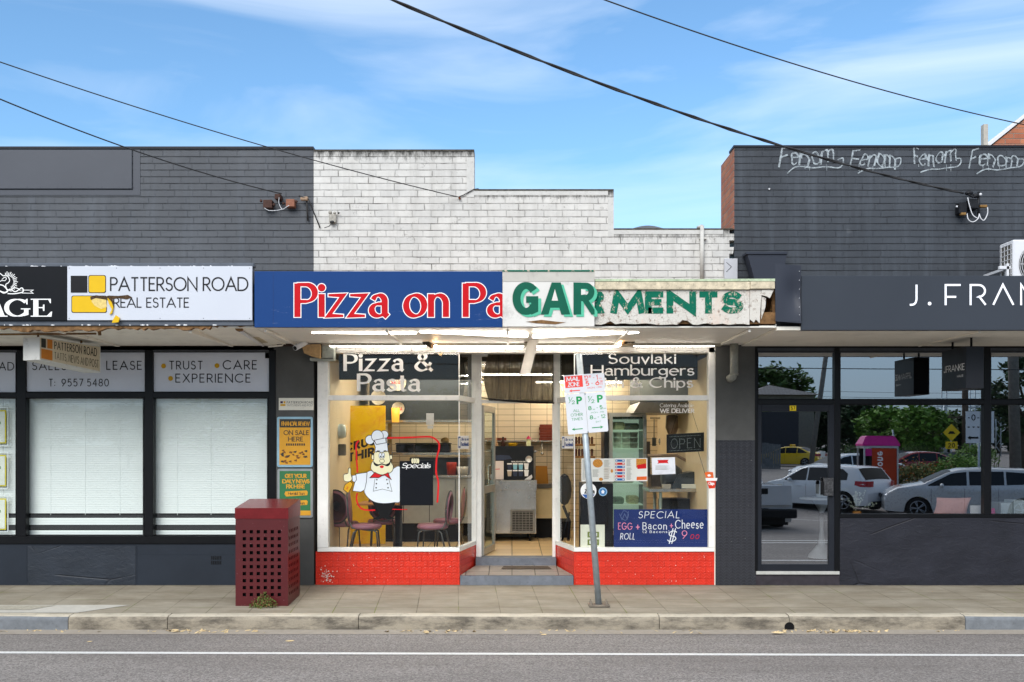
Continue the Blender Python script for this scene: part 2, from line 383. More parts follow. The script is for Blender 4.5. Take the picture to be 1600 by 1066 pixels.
def brick_mat(name, kind):
    b = NB(name); X, Y, Z = b.sep(); wob = b.noise(1.3, 3)
    hz = b.math('ADD', Z, b.math('MULTIPLY', wob, .012))
    hx = b.math('ADD', b.math('ADD', X, Y), b.math('MULTIPLY', b.noise(9, 2), .012))
    row = b.math('FLOOR', b.math('DIVIDE', hz, .0858)); wn_ = b.n('ShaderNodeTexWhiteNoise', noise_dimensions='1D'); b.put(wn_.inputs['W'], row)
    hx = b.math('ADD', hx, b.math('MULTIPLY', wn_.outputs['Value'], .11)); hx = b.math('ADD', hx, b.math('MULTIPLY', b.noise(2.1, 2), .05))
    v = b.comb(hx, hz, 0)
    f0, c1 = b.brick(v, .24, .0858, .0065, .5, .35)
    bed = b.math('FRACT', b.math('DIVIDE', hz, .0858)); bed = b.math('MINIMUM', bed, b.math('SUBTRACT', 1.0, bed)); bed = b.ramp(bed, (.03, 1), (.085, 0))
    f = b.math('MAXIMUM', bed, b.math('MULTIPLY', f0, b.ramp(b.noise(5, 2), (.35, .4 if kind == 'white' else .12), (.62, 1. if kind in ('white', 'orange') else .6))))
    fine = b.noise(70, 4, .6); med = b.noise(7, 5, .6); big = b.noise(1.1, 4, .6)
    streak = b.noise(2.2, 5, .6, b.scale(b.pos, (3.2, 1, .22)))
    if kind == 'white':
        base = b.mix(b.ramp(med, (.3, 0), (.75, 1)), '#dad8d3', '#c9c7c2')
        base = b.mix(b.ramp(streak, (.48, 0), (.8, .5)), base, '#9b978f')
        base = b.mix(b.math('MULTIPLY', c1, .22), base, '#96989a')
        # weathered joints
        jm = b.math('MULTIPLY', b.ramp(f, (.25, 0), (.75, 1)), b.ramp(b.noise(4.2, 5, .7), (.44, .18), (.66, .92)))
        base = b.mix(jm, base, '#4b4640')
        chip = b.math('MULTIPLY', b.ramp(b.noise(34, 4, .65), (.62, 0), (.68, 1)), b.ramp(b.noise(2.6, 3), (.5, 0), (.66, 1)))
        base = b.mix(b.math('MULTIPLY', chip, .8), base, '#4d4238')
        base = b.mix(b.math('MULTIPLY', b.ramp(b.noise(3.4, 8, .78, b.scale(b.pos, (1, 1, 1.5), (5, 5, 5))), (.57, 0), (.63, .5)), b.ramp(b.noise(46, 3, .7), (.45, 0), (.6, 1))), base, '#5d574e')
        # black mould creeping down from the stepped top
        xa = at(741, 0, 0).x; xb = at(959, 0, 0).x
        za, zb, zc = at(0, 235, 0).z, at(0, 297, 0).z, at(0, 358, 0).z
        g1 = b.math('GREATER_THAN', X, xa); g2 = b.math('GREATER_THAN', X, xb)
        top = b.math('ADD', za, b.math('ADD', b.math('MULTIPLY', g1, zb-za), b.math('MULTIPLY', g2, zc-zb)))
        dd = b.math('SUBTRACT', top, Z)
        mm = b.math('SUBTRACT', b.math('MULTIPLY', b.noise(14, 6, .75, b.scale(b.pos, (1, 1, .35))), .42), dd)
        base = b.mix(b.math('MULTIPLY', b.ramp(mm, (.09, 0), (.2, 1)), .92), base, '#2b2a26')
        hgt = b.math('SUBTRACT', b.math('ADD', b.math('MULTIPLY', fine, .18), b.math('MULTIPLY', med, .3)), b.math('MULTIPLY', f, .9))
        return b.pbr(base, .75, nrm=b.bump(hgt, .75, .012))
    if kind in ('dark', 'darker'):
        c_a, c_b = (('#4a4d52', '#56595e') if kind == 'dark' else ('#373b41', '#444950'))
        base = b.mix(b.ramp(big, (.3, 0), (.7, 1)), c_a, c_b)
        base = b.mix(b.ramp(streak, (.5, 0), (.8, .3)), base, '#6a727c')
        base = b.mix(b.math('MULTIPLY', b.ramp(f, (.3, 0), (.8, 1)), b.ramp(b.noise(4.3, 5, .75), (.40, .1), (.62, .85))), base, '#1f2125')
        base = b.mix(b.math('MULTIPLY', b.ramp(b.noise(1.7, 2, .4, b.scale(b.pos, (1, 1, 1), (3, 2, 1))), (.735, 0), (.80, 1)), .35), base, '#b9bcc0')
        hgt = b.math('SUBTRACT', b.math('ADD', b.math('MULTIPLY', fine, .2), b.math('MULTIPLY', med, .35)), f)
        return b.pbr(base, .55, nrm=b.bump(hgt, 1.0, .014), spec=.28)
    base = b.mix(c1, '#a8644a', '#bd7a58'); base = b.mix(b.ramp(med, (.4, 0), (.8, .5)), base, '#7e4a38')
    base = b.mix(b.ramp(f, (.3, 0), (.7, 1)), base, '#8d8277')
    return b.pbr(base, .85, nrm=b.bump(b.math('SUBTRACT', b.math('MULTIPLY', fine, .3), f), .8, .01))
def tile_mat(name, c, grout, w_, h, off=0, rough=.4, axis='xz', mort=.004, pat=0, gl=1):
    b = NB(name); X, Y, Z = b.sep()
    v = b.comb(b.math('ADD', X, Y) if axis == 'xz' else X, Z if axis == 'xz' else Y, 0)
    f, c1 = b.brick(v, w_, h, mort, off, .05)
    base = b.mix(c1, mul(c, .93), mul(c, 1.06)); base = b.mix(b.ramp(b.noise(5, 5), (.4, 0), (.8, .25)), base, mul(c, .75))
    hgt = b.math('MULTIPLY', f, -1.0)
    if pat:           # fish-scale relief pressed in the tile face
        u_ = b.math('ADD', X, Y)
        uu = b.math('FRACT', b.math('DIVIDE', u_, .075)); vv = b.math('FRACT', b.math('DIVIDE', Z, .0375))
        du = b.math('SUBTRACT', uu, .5)
        r2 = b.math('SQRT', b.math('ADD', b.math('MULTIPLY', b.math('MULTIPLY', du, du), 1.), b.math('MULTIPLY', b.math('MULTIPLY', vv, vv), .25)))
        ring = b.ramp(b.math('ABSOLUTE', b.math('SUBTRACT', r2, .46)), (.0, 1), (.05, 0))
        base = b.mix(b.math('MULTIPLY', ring, .5), base, mul(c, 2.2 if c[0] < .2 else 1.5)); hgt = b.math('SUBTRACT', b.math('MULTIPLY', ring, .5), f)
    base = b.mix(b.math('MULTIPLY', f, .6 if pat else 1.), base, grout)
    base = b.mix(b.math('MULTIPLY', b.ramp(b.noise(24, 3, .6), (.72, 0), (.76, 1)), .8 if pat else 0.), base, '#c9c4bb')
    return b.pbr(base, rough, nrm=b.bump(hgt, .5, .006), spec=.3)
# ------------------------------------------------------------------ shared materials
MW = brick_mat('white_brick', 'white'); MD = brick_mat('dark_brick', 'dark'); MDR = brick_mat('slate_brick', 'darker'); MO = brick_mat('orange_brick', 'orange')
m_char = M('charcoal_paint', '#20232a', .45, var=.12, vs=2, bump=.25, bs=30)
m_char2 = M('charcoal_frame', '#0e0f12', .35, var=.1, bump=.05)
def rough_render(n, c):
    b = NB(n); h = b.math('ADD', b.math('MULTIPLY', b.noise(7, 5, .6, b.scale(b.pos, (1, 1, 1.7)), 1.2), 1.), b.math('MULTIPLY', b.noise(55, 3), .12))
    vv = b.n('ShaderNodeTexVoronoi', feature='DISTANCE_TO_EDGE'); b.put(vv.inputs['Vector'], b.scale(b.pos, (.8, 1, 1.6))); vv.inputs['Scale'].default_value = .9
    crk = b.math('MULTIPLY', b.ramp(vv.outputs['Distance'], (.0, 1), (.012, 0)), b.ramp(b.noise(1.3, 3), (.45, 0), (.55, 1)))
    c_ = b.mix(b.ramp(b.noise(2.5, 5, .6), (.3, 0), (.7, 1)), mul(c, .8), mul(c, 1.25)); c_ = b.mix(b.math('MULTIPLY', crk, .4), c_, (.01, .01, .01, 1))
    c_ = b.mix(b.ramp(b.noise(13, 5, .8, b.scale(b.pos, (1, 1, 1), (9, 0, 3))), (.70, 0), (.74, .7)), c_, '#8d8a85')
    return b.pbr(c_, .5, nrm=b.bump(b.math('SUBTRACT', h, crk), .6, .013), spec=.3)
m_slate = rough_render('slate_render', '#24252d'); m_rough = rough_render('rough_riser', '#282e37')
m_slate_l = M('slate_riser', '#262c35', .5, var=.12, vs=2, bump=.3, bs=16)
m_grey_r = M('grey_render', '#545452', .7, var=.15, vs=3, bump=.3, bs=25)
m_soff = M('soffit_cream', '#efe9dc', .6, var=.07, vs=1.5, bump=.1, dirt=.25)
m_soffw = M('soffit_white', '#ece8de', .45, var=.05, vs=1.5, bump=.1, dirt=.12)
m_alu = M('aluminium_white', '#e9e7e1', .35, var=.05, bump=.04, dirt=.2)
m_alu2 = M('aluminium_grey', '#a9a79f', .3, .3, var=.08, bump=.04)
m_black = M('black_matt', '#0d0d0f', .5, var=.1, bump=.05)
m_white = M('white_gloss', '#dcdde0', .35, var=.03, bump=.03)
m_rust = M('rotten_timber', '#7b5c3c', .85, var=.45, vs=18, bump=.8, bs=60, dirt=.7)
m_zinc = M('galvanised', '#a3adb3', .4, .35, var=.16, vs=14, bump=.1)
m_steel = M('stainless', '#b9b7b0', .24, .85, var=.15, vs=4, bump=.06, bs=12)
m_dkgl = glass('salon_glass', .42, (.85, .86, .87, 1), wob=.03)
m_blgl = glass('agency_glass', .075, (.97, 1, .99, 1))
m_gl = glass('shop_glass', .035, (.95, .98, .97, 1), wob=.01)
m_glin = glass('cabinet_glass', .06, (.85, .93, .92, 1))

# ------------------------------------------------------------------ ground, road, kerb, footpath
def gz(Y):
    P = [(-400, 3), (-140, .9), (-60, .05), (-45, -.05), (-28, -.12), (-17, -.5), (-13, -.34), (-11, -.28), (-6, -.24), (-1.86, -.245), (3, -.245)]
    for (a, za), (b_, zb) in zip(P, P[1:]):
        if Y <= b_: return za + (zb-za)*(Y-a)/(b_-a)
    return -.245
b = NB('asphalt'); nf = b.noise(48, 6, .85); nm_ = b.noise(24, 5, .8); nb = b.noise(.8, 4, .6, b.scale(b.pos, (.35, 1.6, 1)))
c_ = b.mix(b.ramp(nf, (.36, 0), (.66, 1)), '#3f3b38', '#b8b2ad')
c_ = b.mix(b.ramp(nb, (.3, 0), (.7, .5)), c_, '#5f5a57'); c_ = b.mix(b.ramp(b.noise(5, 6, .8, b.scale(b.pos, (.25, 2.2, 1))), (.55, 0), (.7, .45)), c_, '#4a4542'); c_ = b.mix(b.ramp(nm_, (.62, 0), (.75, .4)), c_, '#b0aaa2')
m_asph = b.pbr(c_, .85, nrm=b.bump(nf, .6, .004), spec=.25)
def sheet(name, mat, x0, x1, ys, zoff, nx=1):
    mb = MB(); xs = [x0+(x1-x0)*i/nx for i in range(nx+1)]; vs = [(x, y, gz(y)+zoff) for y in ys for x in xs]
    k = nx+1
    mb.add(vs, [(j*k+i, j*k+i+1, (j+1)*k+i+1, (j+1)*k+i) for j in range(len(ys)-1) for i in range(nx)])
    return struct(obj(name, mb, mat))
m_soil = M('verge', '#6e6a55', .95, var=.3, vs=.5, bump=.5, bs=9)
mb = MB(); mb.add([(-600, -600, -.9), (600, -600, -.9), (600, 600, -.9), (-600, 600, -.9)], [(0, 1, 2, 3)]); struct(obj('ground', mb, m_soil))
sheet('road', m_asph, -70, 90, [-400, -140, -60, -45, -28, -17, -13, -11, -6, -1.86], 0)
b = NB('gutter_concrete'); c_ = b.mix(b.noise(9, 6, .7), '#a59e93', '#857c70'); c_ = b.mix(b.ramp(b.noise(40, 4, .7), (.6, 0), (.75, .6)), c_, '#6d6257')
m_gut = b.pbr(c_, .9, nrm=b.bump(b.noise(80, 3), .3, .004))
mb = MB(); mb.add([(-40, -1.875, -.242), (60, -1.875, -.242), (60, -1.69, -.228), (-40, -1.69, -.228)], [(0, 1, 2, 3)]); struct(obj('gutter', mb, m_gut))
m_line = M('line_paint', '#d9d9d6', .6, var=.1, vs=30, bump=.2, dirt=.75)
mb = MB()
def gline(x0, y0, x1, y1, w_):
    mb.add([(x0, y0-w_/2, gz(y0-w_/2)+.004), (x1, y1-w_/2, gz(y1-w_/2)+.004), (x1, y1+w_/2, gz(y1+w_/2)+.004), (x0, y0+w_/2, gz(y0+w_/2)+.004)], [(0, 1, 2, 3)])
gline(-30, -2.46, 40, -3.30, .085); 
for yy in (-4.35, -7.3, -7.75): gline(-30, yy-.3, 40, yy+.35, .11)
for i in range(5):
    x = 2+i*4.1
    mb.add([(x, -12.4, gz(-12.4)+.004), (x+.1, -12.4, gz(-12.4)+.004), (x-2.9, -16.9, gz(-16.9)+.004), (x-3.0, -16.9, gz(-16.9)+.004)], [(0, 1, 2, 3)])
struct(obj('road_marking', mb, m_line))
# footpath slabs
b = NB('footpath_slabs'); X, Y, Z = b.sep()
xx = b.math('ADD', X, b.math('MULTIPLY', Y, .06))
f, c1 = b.brick(b.comb(b.math('ADD', xx, .22), b.math('ADD', Y, .02), 0), .47, .42, .0055, 0, .2)
c_ = b.mix(b.noise(3.5, 6, .65), '#ada595', '#878071'); c_ = b.mix(b.math('MULTIPLY', c1, .3), c_, '#827d70')
c_ = b.mix(b.ramp(b.noise(1.5, 6, .75, b.scale(b.pos, (.6, 1.8, 1))), (.42, 0), (.72, .7)), c_, '#6b5f4b')
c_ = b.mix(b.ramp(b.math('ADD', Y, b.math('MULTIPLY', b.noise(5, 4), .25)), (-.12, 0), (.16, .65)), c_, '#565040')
c_ = b.mix(b.ramp(b.noise(90, 3, .7), (.6, 0), (.75, .35)), c_, '#5d5648')
moss = b.math('MULTIPLY', b.ramp(f, (.1, 0), (.6, 1)), b.ramp(b.noise(1.7, 3), (.52, 0), (.64, 1)))
c_ = b.mix(b.math('MULTIPLY', f, b.ramp(b.noise(2.6, 4, .6), (.35, .15), (.65, .75))), c_, '#57503f'); c_ = b.mix(b.math('MULTIPLY', moss, .8), c_, '#6f7a32')
m_slab = b.pbr(c_, .9, nrm=b.bump(b.math('SUBTRACT', b.math('MULTIPLY', b.noise(60, 4, .7), .3), f), .6, .006), spec=.3)
def fz(Y): return .047*Y
mb = MB(); mb.add([(-40, -1.56, fz(-1.56)), (60, -1.56, fz(-1.56)), (60, .06, fz(.06)), (-40, .06, fz(.06))], [(0, 1, 2, 3)]); struct(obj('footpath', mb, m_slab))
# kerb stones with open joints
b = NB('kerb_stone'); c_ = b.mix(b.noise(5, 6, .7), '#a99f8c', '#8a8172'); X, Y, Z = b.sep()
c_ = b.mix(b.ramp(b.noise(2.2, 6, .75, b.scale(b.pos, (1, 1, 3))), (.42, 0), (.62, .85)), c_, '#4c463e')
c_ = b.mix(b.ramp(b.noise(120, 3, .7), (.58, 0), (.7, .5)), c_, '#4a443c')
m_kerb = b.pbr(c_, .9, nrm=b.bump(b.noise(70, 4, .7), .7, .006))
m_kerb2 = M('kerb_bluestone', '#73777b', .8, var=.2, vs=9, bump=.5, bs=80, dirt=.4)
kerb = None
js = [-30, (107-800)*.00704, (262-800)*.00704, (560-800)*.00704, (1030-800)*.00704, (1233-800)*.00704, (1508-800)*.00704, 9, 30]
mb = MB()
for i, (x0, x1) in enumerate(zip(js, js[1:])):
    mb.mi = 1 if i in (0, 6, 7) else 0
    x0 += .004; x1 -= .004; pr = [(-1.70, -.30), (-1.70, -.125), (-1.695, -.105), (-1.68, -.088), (-1.655, -.079), (-1.56, -.0735), (-1.56, -.3)]
    mbt = [mb.mi]; k = max(1, int((x1-x0)/.25)); vs = []
    for q in range(k+1):
        x = x0+(x1-x0)*q/k; e = rnd.uniform(-.003, .003)
        vs += [(x, y+e, z+e) for y, z in pr]
    n = len(pr); mb.smooth = False
    mb.add(vs, [(q*n+j, q*n+j+1, (q+1)*n+j+1, (q+1)*n+j) for q in range(k) for j in range(n-1) if j not in (3, 4)] + [tuple(range(n)), tuple(k*n+j for j in range(n))])
    mb.mi = 3; mb.add(vs, [(q*n+j, q*n+j+1, (q+1)*n+j+1, (q+1)*n+j) for q in range(k) for j in (3, 4)])
mb.mi = 2
cx = (1233-800)*.00704
mb.add([(cx+.055*math.cos(a*math.pi/8), -1.7035, -.2+.055*math.sin(a*math.pi/8)) for a in range(16)], [tuple(range(16))])
struct(obj('kerb', mb, [m_kerb, m_kerb2, m_black, M('kerb_top', '#b9b1a0', .85, var=.15, vs=5, bump=.4, bs=70, dirt=.5)]))
# newer concrete patch and service pit
m_patch = M('new_concrete', '#b9b6ad', .85, var=.08, vs=8, bump=.4, bs=90)
mb = MB(); mb.add([(x, y, fz(y)+.004) for x, y in ((-7.5, -1.55), (-4.85, -1.55), (-4.42, -1.16), (-7.5, -1.16))], [(0, 1, 2, 3)]); struct(obj('footpath_patch', mb, m_patch))
mb = MB(); y0, y1 = -1.42, -1.2
mb.add([(x, y, fz(y)+.008) for x, y in ((-7.2, y0), (-5.45, y0), (-5.25, y1), (-7.2, y1))], [(0, 1, 2, 3)])
tag(obj('pit_cover', mb, M('pit_lid', '#a6a193', .8, var=.15, vs=30, bump=1, bs=60)), 'ribbed concrete pit lid set in the pale footpath patch', 'pit cover')
# leaf litter in the gutter
leafm = M('dry_leaf', '#cdb68c', .8, var=.5, vs=40, bump=.2)
lg = MB()
for px, n_, sp in ((300, 45, 60), (390, 10, 50), (660, 26, 60), (700, 22, 50), (880, 16, 80), (1060, 10, 60), (1290, 70, 75), (1345, 20, 40), (1470, 6, 40), (60, 14, 80)):
    for _ in range(n_):
        x = (px-800+rnd.gauss(0, sp/2))*.00704; y = -1.72-abs(rnd.gauss(0, .05)); a = rnd.uniform(0, 6.28); l = rnd.uniform(.012, .045)
        u = Vector((math.cos(a), math.sin(a), rnd.uniform(-.2, .5)))*l; v = Vector((-math.sin(a), math.cos(a), rnd.uniform(-.1, .4)))*l*.5
        c = Vector((x, y, gz(y)+.012)); lg.add([c-u, c+v, c+u+Vector((0, 0, .006)), c-v], [(0, 1, 2, 3)])
struct(obj('leaf_litter', lg, leafm), 'stuff')
for i, (px, py, l, lab) in enumerate(((432, 789, .05, 0), (291, 984, .06, 0), (272, 988, .04, 0), (850, 991, .04, 0), (453, 1001, .05, 1), (1215, 990, .07, 0), (140, 1002, .03, 1))):
    if py < 900: px, py = 274, 986
    Z_ = (EYE-(-.232)); d = Z_*FPX/(py-HOR); Y_ = d-DIST
    mb = MB(); c = Vector(((px-800)*d/FPX, Y_, gz(Y_)+.01 if Y_ < -1.9 else -.22)); a = rnd.uniform(-.5, .5)
    u = Vector((math.cos(a), math.sin(a), 0))*l; v = Vector((-math.sin(a), math.cos(a), .3))*l*.32
    mb.add([c-u, c-u*.3+v, c+u*.6+v*.8, c+u, c+u*.2-v, c-u*.6-v*.6], [(0, 1, 2, 3, 4, 5)])
    tag(obj('fallen_leaf', mb, leafm), ('dry leaf in the gutter nearest the maroon bin', 'dry leaf in the gutter below the pale footpath patch', 'small dry leaf close to the agency kerb joint', 'dry leaf in the gutter before the red tiled entry', 'lone dry leaf on the asphalt before the bin', 'long dry leaf in the gutter near the kerb drain hole', 'small dry leaf on the asphalt below the agency blinds')[i], 'leaf', 'larger dry leaves by the kerb')

# ------------------------------------------------------------------ window / panel helpers
def frame_box(mb, x0, x1, y0, y1, Y, t, l, r=None, tp=None, bt=None, bev=.003):
    r = l if r is None else r; tp = l if tp is None else tp; bt = l if bt is None else bt
    mb.pbox(x0, x0+l, y0, y1, Y, t, bev); mb.pbox(x1-r, x1, y0, y1, Y, t, bev)
    mb.pbox(x0+l, x1-r, y0, y0+tp, Y+.001, t-.002, bev); mb.pbox(x0+l, x1-r, y1-bt, y1, Y+.001, t-.002, bev)
def pane(parent, x0, x1, y0, y1, Y, mat, nm='pane'):
    mb = MB(); mb.poly([(x0, y0), (x1, y0), (x1, y1), (x0, y1)], pm(Y)); return obj(nm, mb, mat, parent)

# ================================================================== WEST SHOP (dark brick, agency)
L_ = empty('shop_building', (-8, .1, 0), 'dark grey painted brick shop with lowered white venetian blinds', 'building')
xl, xr = -16.0, at(490, 0, 0).x
mb = MB(); a = at(0, 233, 0); mb.box(xl, xr, 0, .24, 2.98, a.z)
obj('wall', mb, MD, L_)
mb = MB(); mb.box(xl, xr, -.012, .25, a.z, a.z+.03)
obj('coping', mb, m_char, L_)
mb = MB(); mb.pbox(-600, 206, 234, 295, -.022, .02, .004)
for q in range(9): mb.ball(at(15+q*24+(q % 2)*3, 292, -.024), .004)
mb.pbox(208, 219, 234, 305, -.006, .006); mb.pbox(-600, 208, 297, 305, -.006, .006)
obj('render_panel', mb, M('panel_paint', '#4f5259', .4, var=.06, vs=1, bump=.15, bs=14), L_)
# shop front lower
mb = MB(); mb.pbox(-700, 428, 850, 920, .0, .2)
for x in (41, 213): mb.pbox(x, x+1.2, 852, 912, -.003, .003)
mb.pbox(213, 428, 866, 867, -.0025, .003)
obj('stall_riser', mb, m_slate_l, L_)
mb = MB(); mb.pbox(43, 212, 853, 914, -.006, .005); obj('render_patch', mb, m_rough, L_)
mb = MB()
for r_ in range(2):
    for k in range(6):
        x = 330+k*2.8; y = 869+r_*7.5; mb.pbox(x, x+1.3, y, y+5.5, -.006, .005)
obj('air_vent', mb, m_black, L_)
mb = MB(); mb.pbox(428, 490, 520, 916, -.004, .22); obj('pier', mb, m_grey_r, L_)
mb = MB(); mb.pbox(-700, 430, 532, 547, .0, .2); mb.pbox(-700, 432, 838, 850, -.02, .12, .004); mb.pbox(-700, 430, 613, 622, -.01, .1, .004)
for x0, x1 in ((26, 40), (226, 239), (420, 431)): mb.pbox(x0, x1, 547, 838, -.012, .1, .004)
mb.pbox(-190, -176, 547, 838, -.012, .1, .004)
obj('window_frame', mb, m_char2, L_)
m_tp = M('opal_panel', '#cdd1da', .3, var=.04, vs=2, bump=.03)
m_txt = M('text_charcoal', '#131317', .5, bump=0); m_gold = M('text_gold', '#c79a1c', .5, bump=0)
def transom(pts, words, dots=()):
    mb = MB(); mb.prism(pts, 0, -.012, pm(.02)); p = obj('transom_panel', mb, m_tp, L_)
    mb = MB()
    for s, x0, x1, yt, yb in words: text(mb, s, x0, x1, yt, yb, .10, .10, pm(.016), mat=0)
    mb.mi = 1
    for x, y in dots: mb.poly([(x+3.8*math.cos(i*math.pi/8), y+3.8*math.sin(i*math.pi/8)) for i in range(16)], pm(.016))
    obj('lettering', mb, [m_txt, m_gold], p)
transom([(-175, 548), (24, 548), (24, 613), (-175, 613)], [("PATTERSON ROAD", -130, 22, 566, 579)])
transom([(36, 548), (226, 548), (226, 612), (36, 612)], [("SALES", 50, 104, 565, 578.5), ("&", 118, 130, 565, 578.5), ("LEASE", 166, 222, 564, 578), ("T:", 76, 86, 592, 604), ("9557", 96, 130, 592, 604), ("5480", 136, 170, 592, 604)])
transom([(236, 547), (414, 546), (414, 560), (426, 560), (426, 612), (236, 612)], [("TRUST", 264, 317, 564, 577.5), ("CARE", 348, 402, 563, 577.5), ("EXPERIENCE", 274, 392, 584, 598)], [(255.5, 572), (339, 571.5), (266.5, 591.5)])
# blinds and panes
b = NB('blind'); c_ = b.mix(b.noise(.8, 3), '#f0f3f0', '#e4e9e6'); m_blind = b.pbr(c_, .5, nrm=None)
m_bar = M('dark_bar', '#2a2c2c', .5)
def blind(parent, x0, x1, Y):
    mb = MB(); s = S(Y)
    def strip(ya, yb, dy):
        n = int((yb-ya)/dy)
        for i in range(n):
            y = ya+i*dy; 
            xa = (x0-800)*s; xb = (x1-800)*s; z0 = EYE+(HOR-y)*s; z1 = EYE+(HOR-y-dy*1.04)*s
            mb.add([(xa, Y+.005, z0), (xb, Y+.005, z0), (xb, Y+.001, (z0+z1)/2+.003), (xa, Y+.001, (z0+z1)/2+.003), (xa, Y, z1), (xb, Y, z1)], [(0, 3, 2, 1), (3, 4, 5, 2)])
    strip(621, 805, 3.55); strip(809.5, 820, 3.5); strip(829, 838, 3)
    mb.mi = 1; mb.pbox(x0, x1, 805, 809, Y+.01, .02); mb.pbox(x0, x1, 820, 829, Y+.014, .02)
    mb.mi = 0
    for fx in (.2, .5, .8):
        x = x0+(x1-x0)*fx; mb.pbox(x, x+.5, 621, 805, Y-.003, .002)
    return obj('blind', mb, [m_blind, m_bar], parent)
for x0, x1 in ((-176, 26), (40, 226), (239, 420)):
    mb = MB(); frame_box(mb, x0, x1, 622, 838, .03, .05, 2, 2, 1, 2); wdw = obj('window', mb, m_char2, L_)
    pane(wdw, x0+2, x1-2, 623, 836, .055, m_blgl); blind(wdw, x0+3 if x0 > 0 else x0, x1-3 if x0 > 0 else 24, .14)
mb = MB(); mb.box(xl, xr-.02, .45, .5, -.1, 3.2); mb.box(xl, xr-.02, .26, .45, 3.04, 3.1); obj('inner_wall', mb, m_char2, L_)
mb = MB(); mb.box(xl, xr-.3, .5, 8, -.2, 3.6); mb.box(xl, xr-.3, 8, 8.2, -.2, 4); obj('rear_wing', mb, MO, L_)
# property cards hung in the first bay
m_card = M('card_paper', '#e6e8da', .6, bump=0); m_yel = M('card_yellow', '#d8c62e', .5, bump=0); m_acr = M('acrylic_white', '#eef2f2', .3, bump=0)
for k, (ya, yb) in enumerate(((638, 697), (708, 764), (776, 832))):
    mb = MB(); mb.mi = 0; frame_box(mb, -60, 13, ya-2, yb, .085, .006, 1.6); mb.mi = 1; mb.pbox(-57, 9.5, ya+3, yb-4, .088, .003)
    mb.mi = 2; mb.pbox(-54, 7.5, ya+5, yb-6, .084, .003); mb.mi = 3
    for q in range(4): mb.pbox(-50+q*14, -41+q*14, ya+12+(q % 2)*9, ya+25+(q % 3)*6, .0825, .001)
    mb.mi = 4; mb.tube([at(5, 600, .09), at(5, ya, .09)], .0015, 4)
    o = obj('display_card', mb, [m_acr, m_yel, m_card, M('card_photo', '#7f9a6a', .5, var=.5, vs=60, bump=0), m_zinc])
    tag(o, ('yellow bordered property card hung topmost behind the agency glass', 'property card hung in the middle of its column behind agency glass', 'lowest hanging property card, just above the window sill')[k], 'display card', 'property cards hung in the agency window')
# canopy of the west shop
c1 = at(397, 0, -1.6).x
mb = MB(); z0 = at(0, 512, -1.6).z
mb.add([(xl, -1.6, z0), (c1, -1.6, z0), (c1, .0, 3.065), (xl, .0, 3.065), (xl, -1.6, z0+.03), (c1, -1.6, z0+.03), (c1, 0, 3.1), (xl, 0, 3.1)], [(0, 1, 2, 3), (4, 7, 6, 5), (0, 4, 5, 1), (1, 5, 6, 2)])
for x in (-9.5, -7.3, -5.05, -3.6): mb.box(x, x+.035, -1.57, -.02, 3.05, 3.1)
can = obj('canopy', mb, m_soff, L_)
mb = MB(); mb.pbox(-1400, 396.5, 411, 417, -1.64, .1, .006); mb.pbox(-1400, 396, 417.5, 508, -1.6, .05); mb.pbox(-1400, 396, 500.5, 509, -1.645, .06, .006)
obj('fascia', mb, M('fascia_grey', '#5a6069', .55, var=.15, vs=8, bump=.5, bs=40, dirt=.15), can)
mb = MB(); bt = [(x, 512+4*rnd.random()+(3 if 20 < x < 160 else 0)-(4 if x > 330 else 0)) for x in range(-700, 397, 6)]
mb.prism([(-700, 506)]+[(396, 506)]+bt[::-1], 0, -.06, pm(-1.625)); obj('edge_board', mb, m_rust, can)
mb = MB(); mb.box(xl, c1-.01, -1.6, 0, 3.5, 3.56); obj('canopy_roof', mb, m_zinc, can)
# chips of bare pale paint on the rails
mb = MB()
for _ in range(46):
    x = rnd.uniform(0, 390); y = rnd.choice((416.3, 508.2)); l = rnd.uniform(1, 8); h = rnd.uniform(.6, 1.8)
    mb.poly([(x, y), (x+l*.3, y-h), (x+l, y-h*.3), (x+l*.8, y+.4), (x+l*.4, y+.7)], pm(-1.646), rnd.random()*.0008)
obj('peeled_paint', mb, m_white, can)

# ================================================================== MIDDLE SHOP (white brick)
Mi = empty('shop_building', (0, .1, 0), 'white painted brick shop with stepped parapet above red tiled base', 'building')
xL, xR = xr+.002, at(1147, 0, 0).x
top1, top2, top3 = at(0, 235, 0).z, at(0, 297, 0).z, at(0, 358, 0).z; xa, xb = at(741, 0, 0).x, at(959, 0, 0).x
mb = MB()
prf = [(xL, 2.98), (xR-.24, 2.98), (xR-.24, 3.3)]
z = 3.3; t = 0
while z < top3-.02:     # toothed brick edge against the next wall
    prf += [(xR-(.0 if t % 2 else .05)-rnd.random()*.015, z), (xR-(.0 if t % 2 else .05)-rnd.random()*.015, min(z+.0858, top3))]; z += .0858; t += 1
prf += [(xb, top3), (xb, top2), (xa, top2), (xa, top1), (xL, top1)]
mb.prism(prf, 0, .23, lambda u, v, d: Vector((u, d-.004, v)))
pw = obj('wall', mb, MW, Mi)
mb = MB()     # smooth rendered ends of the two steps
mb.pbox(729, 741, 246, 308, -.009, .005); mb.pbox(950, 959, 309, 370, -.009, .005); mb.pbox(741, 950, 297.5, 305, -.008, .004); mb.pbox(959, 1130, 358.5, 366, -.008, .004)
me_ = MB(); me_.pbox(490, 741, 233.6, 236, -.012, .25); me_.pbox(741.5, 959, 295.6, 298, -.012, .25); me_.pbox(959.5, 1146, 356.8, 359, -.012, .25)
obj('coping', me_, M('mould_crust', '#4e4a43', .9, var=.5, vs=25, bump=.6, dirt=.6), pw)
obj('render_edge', mb, MW if False else M('white_render', '#c9c8c4', .7, var=.08, vs=9, bump=.4, bs=50, dirt=.35), pw)
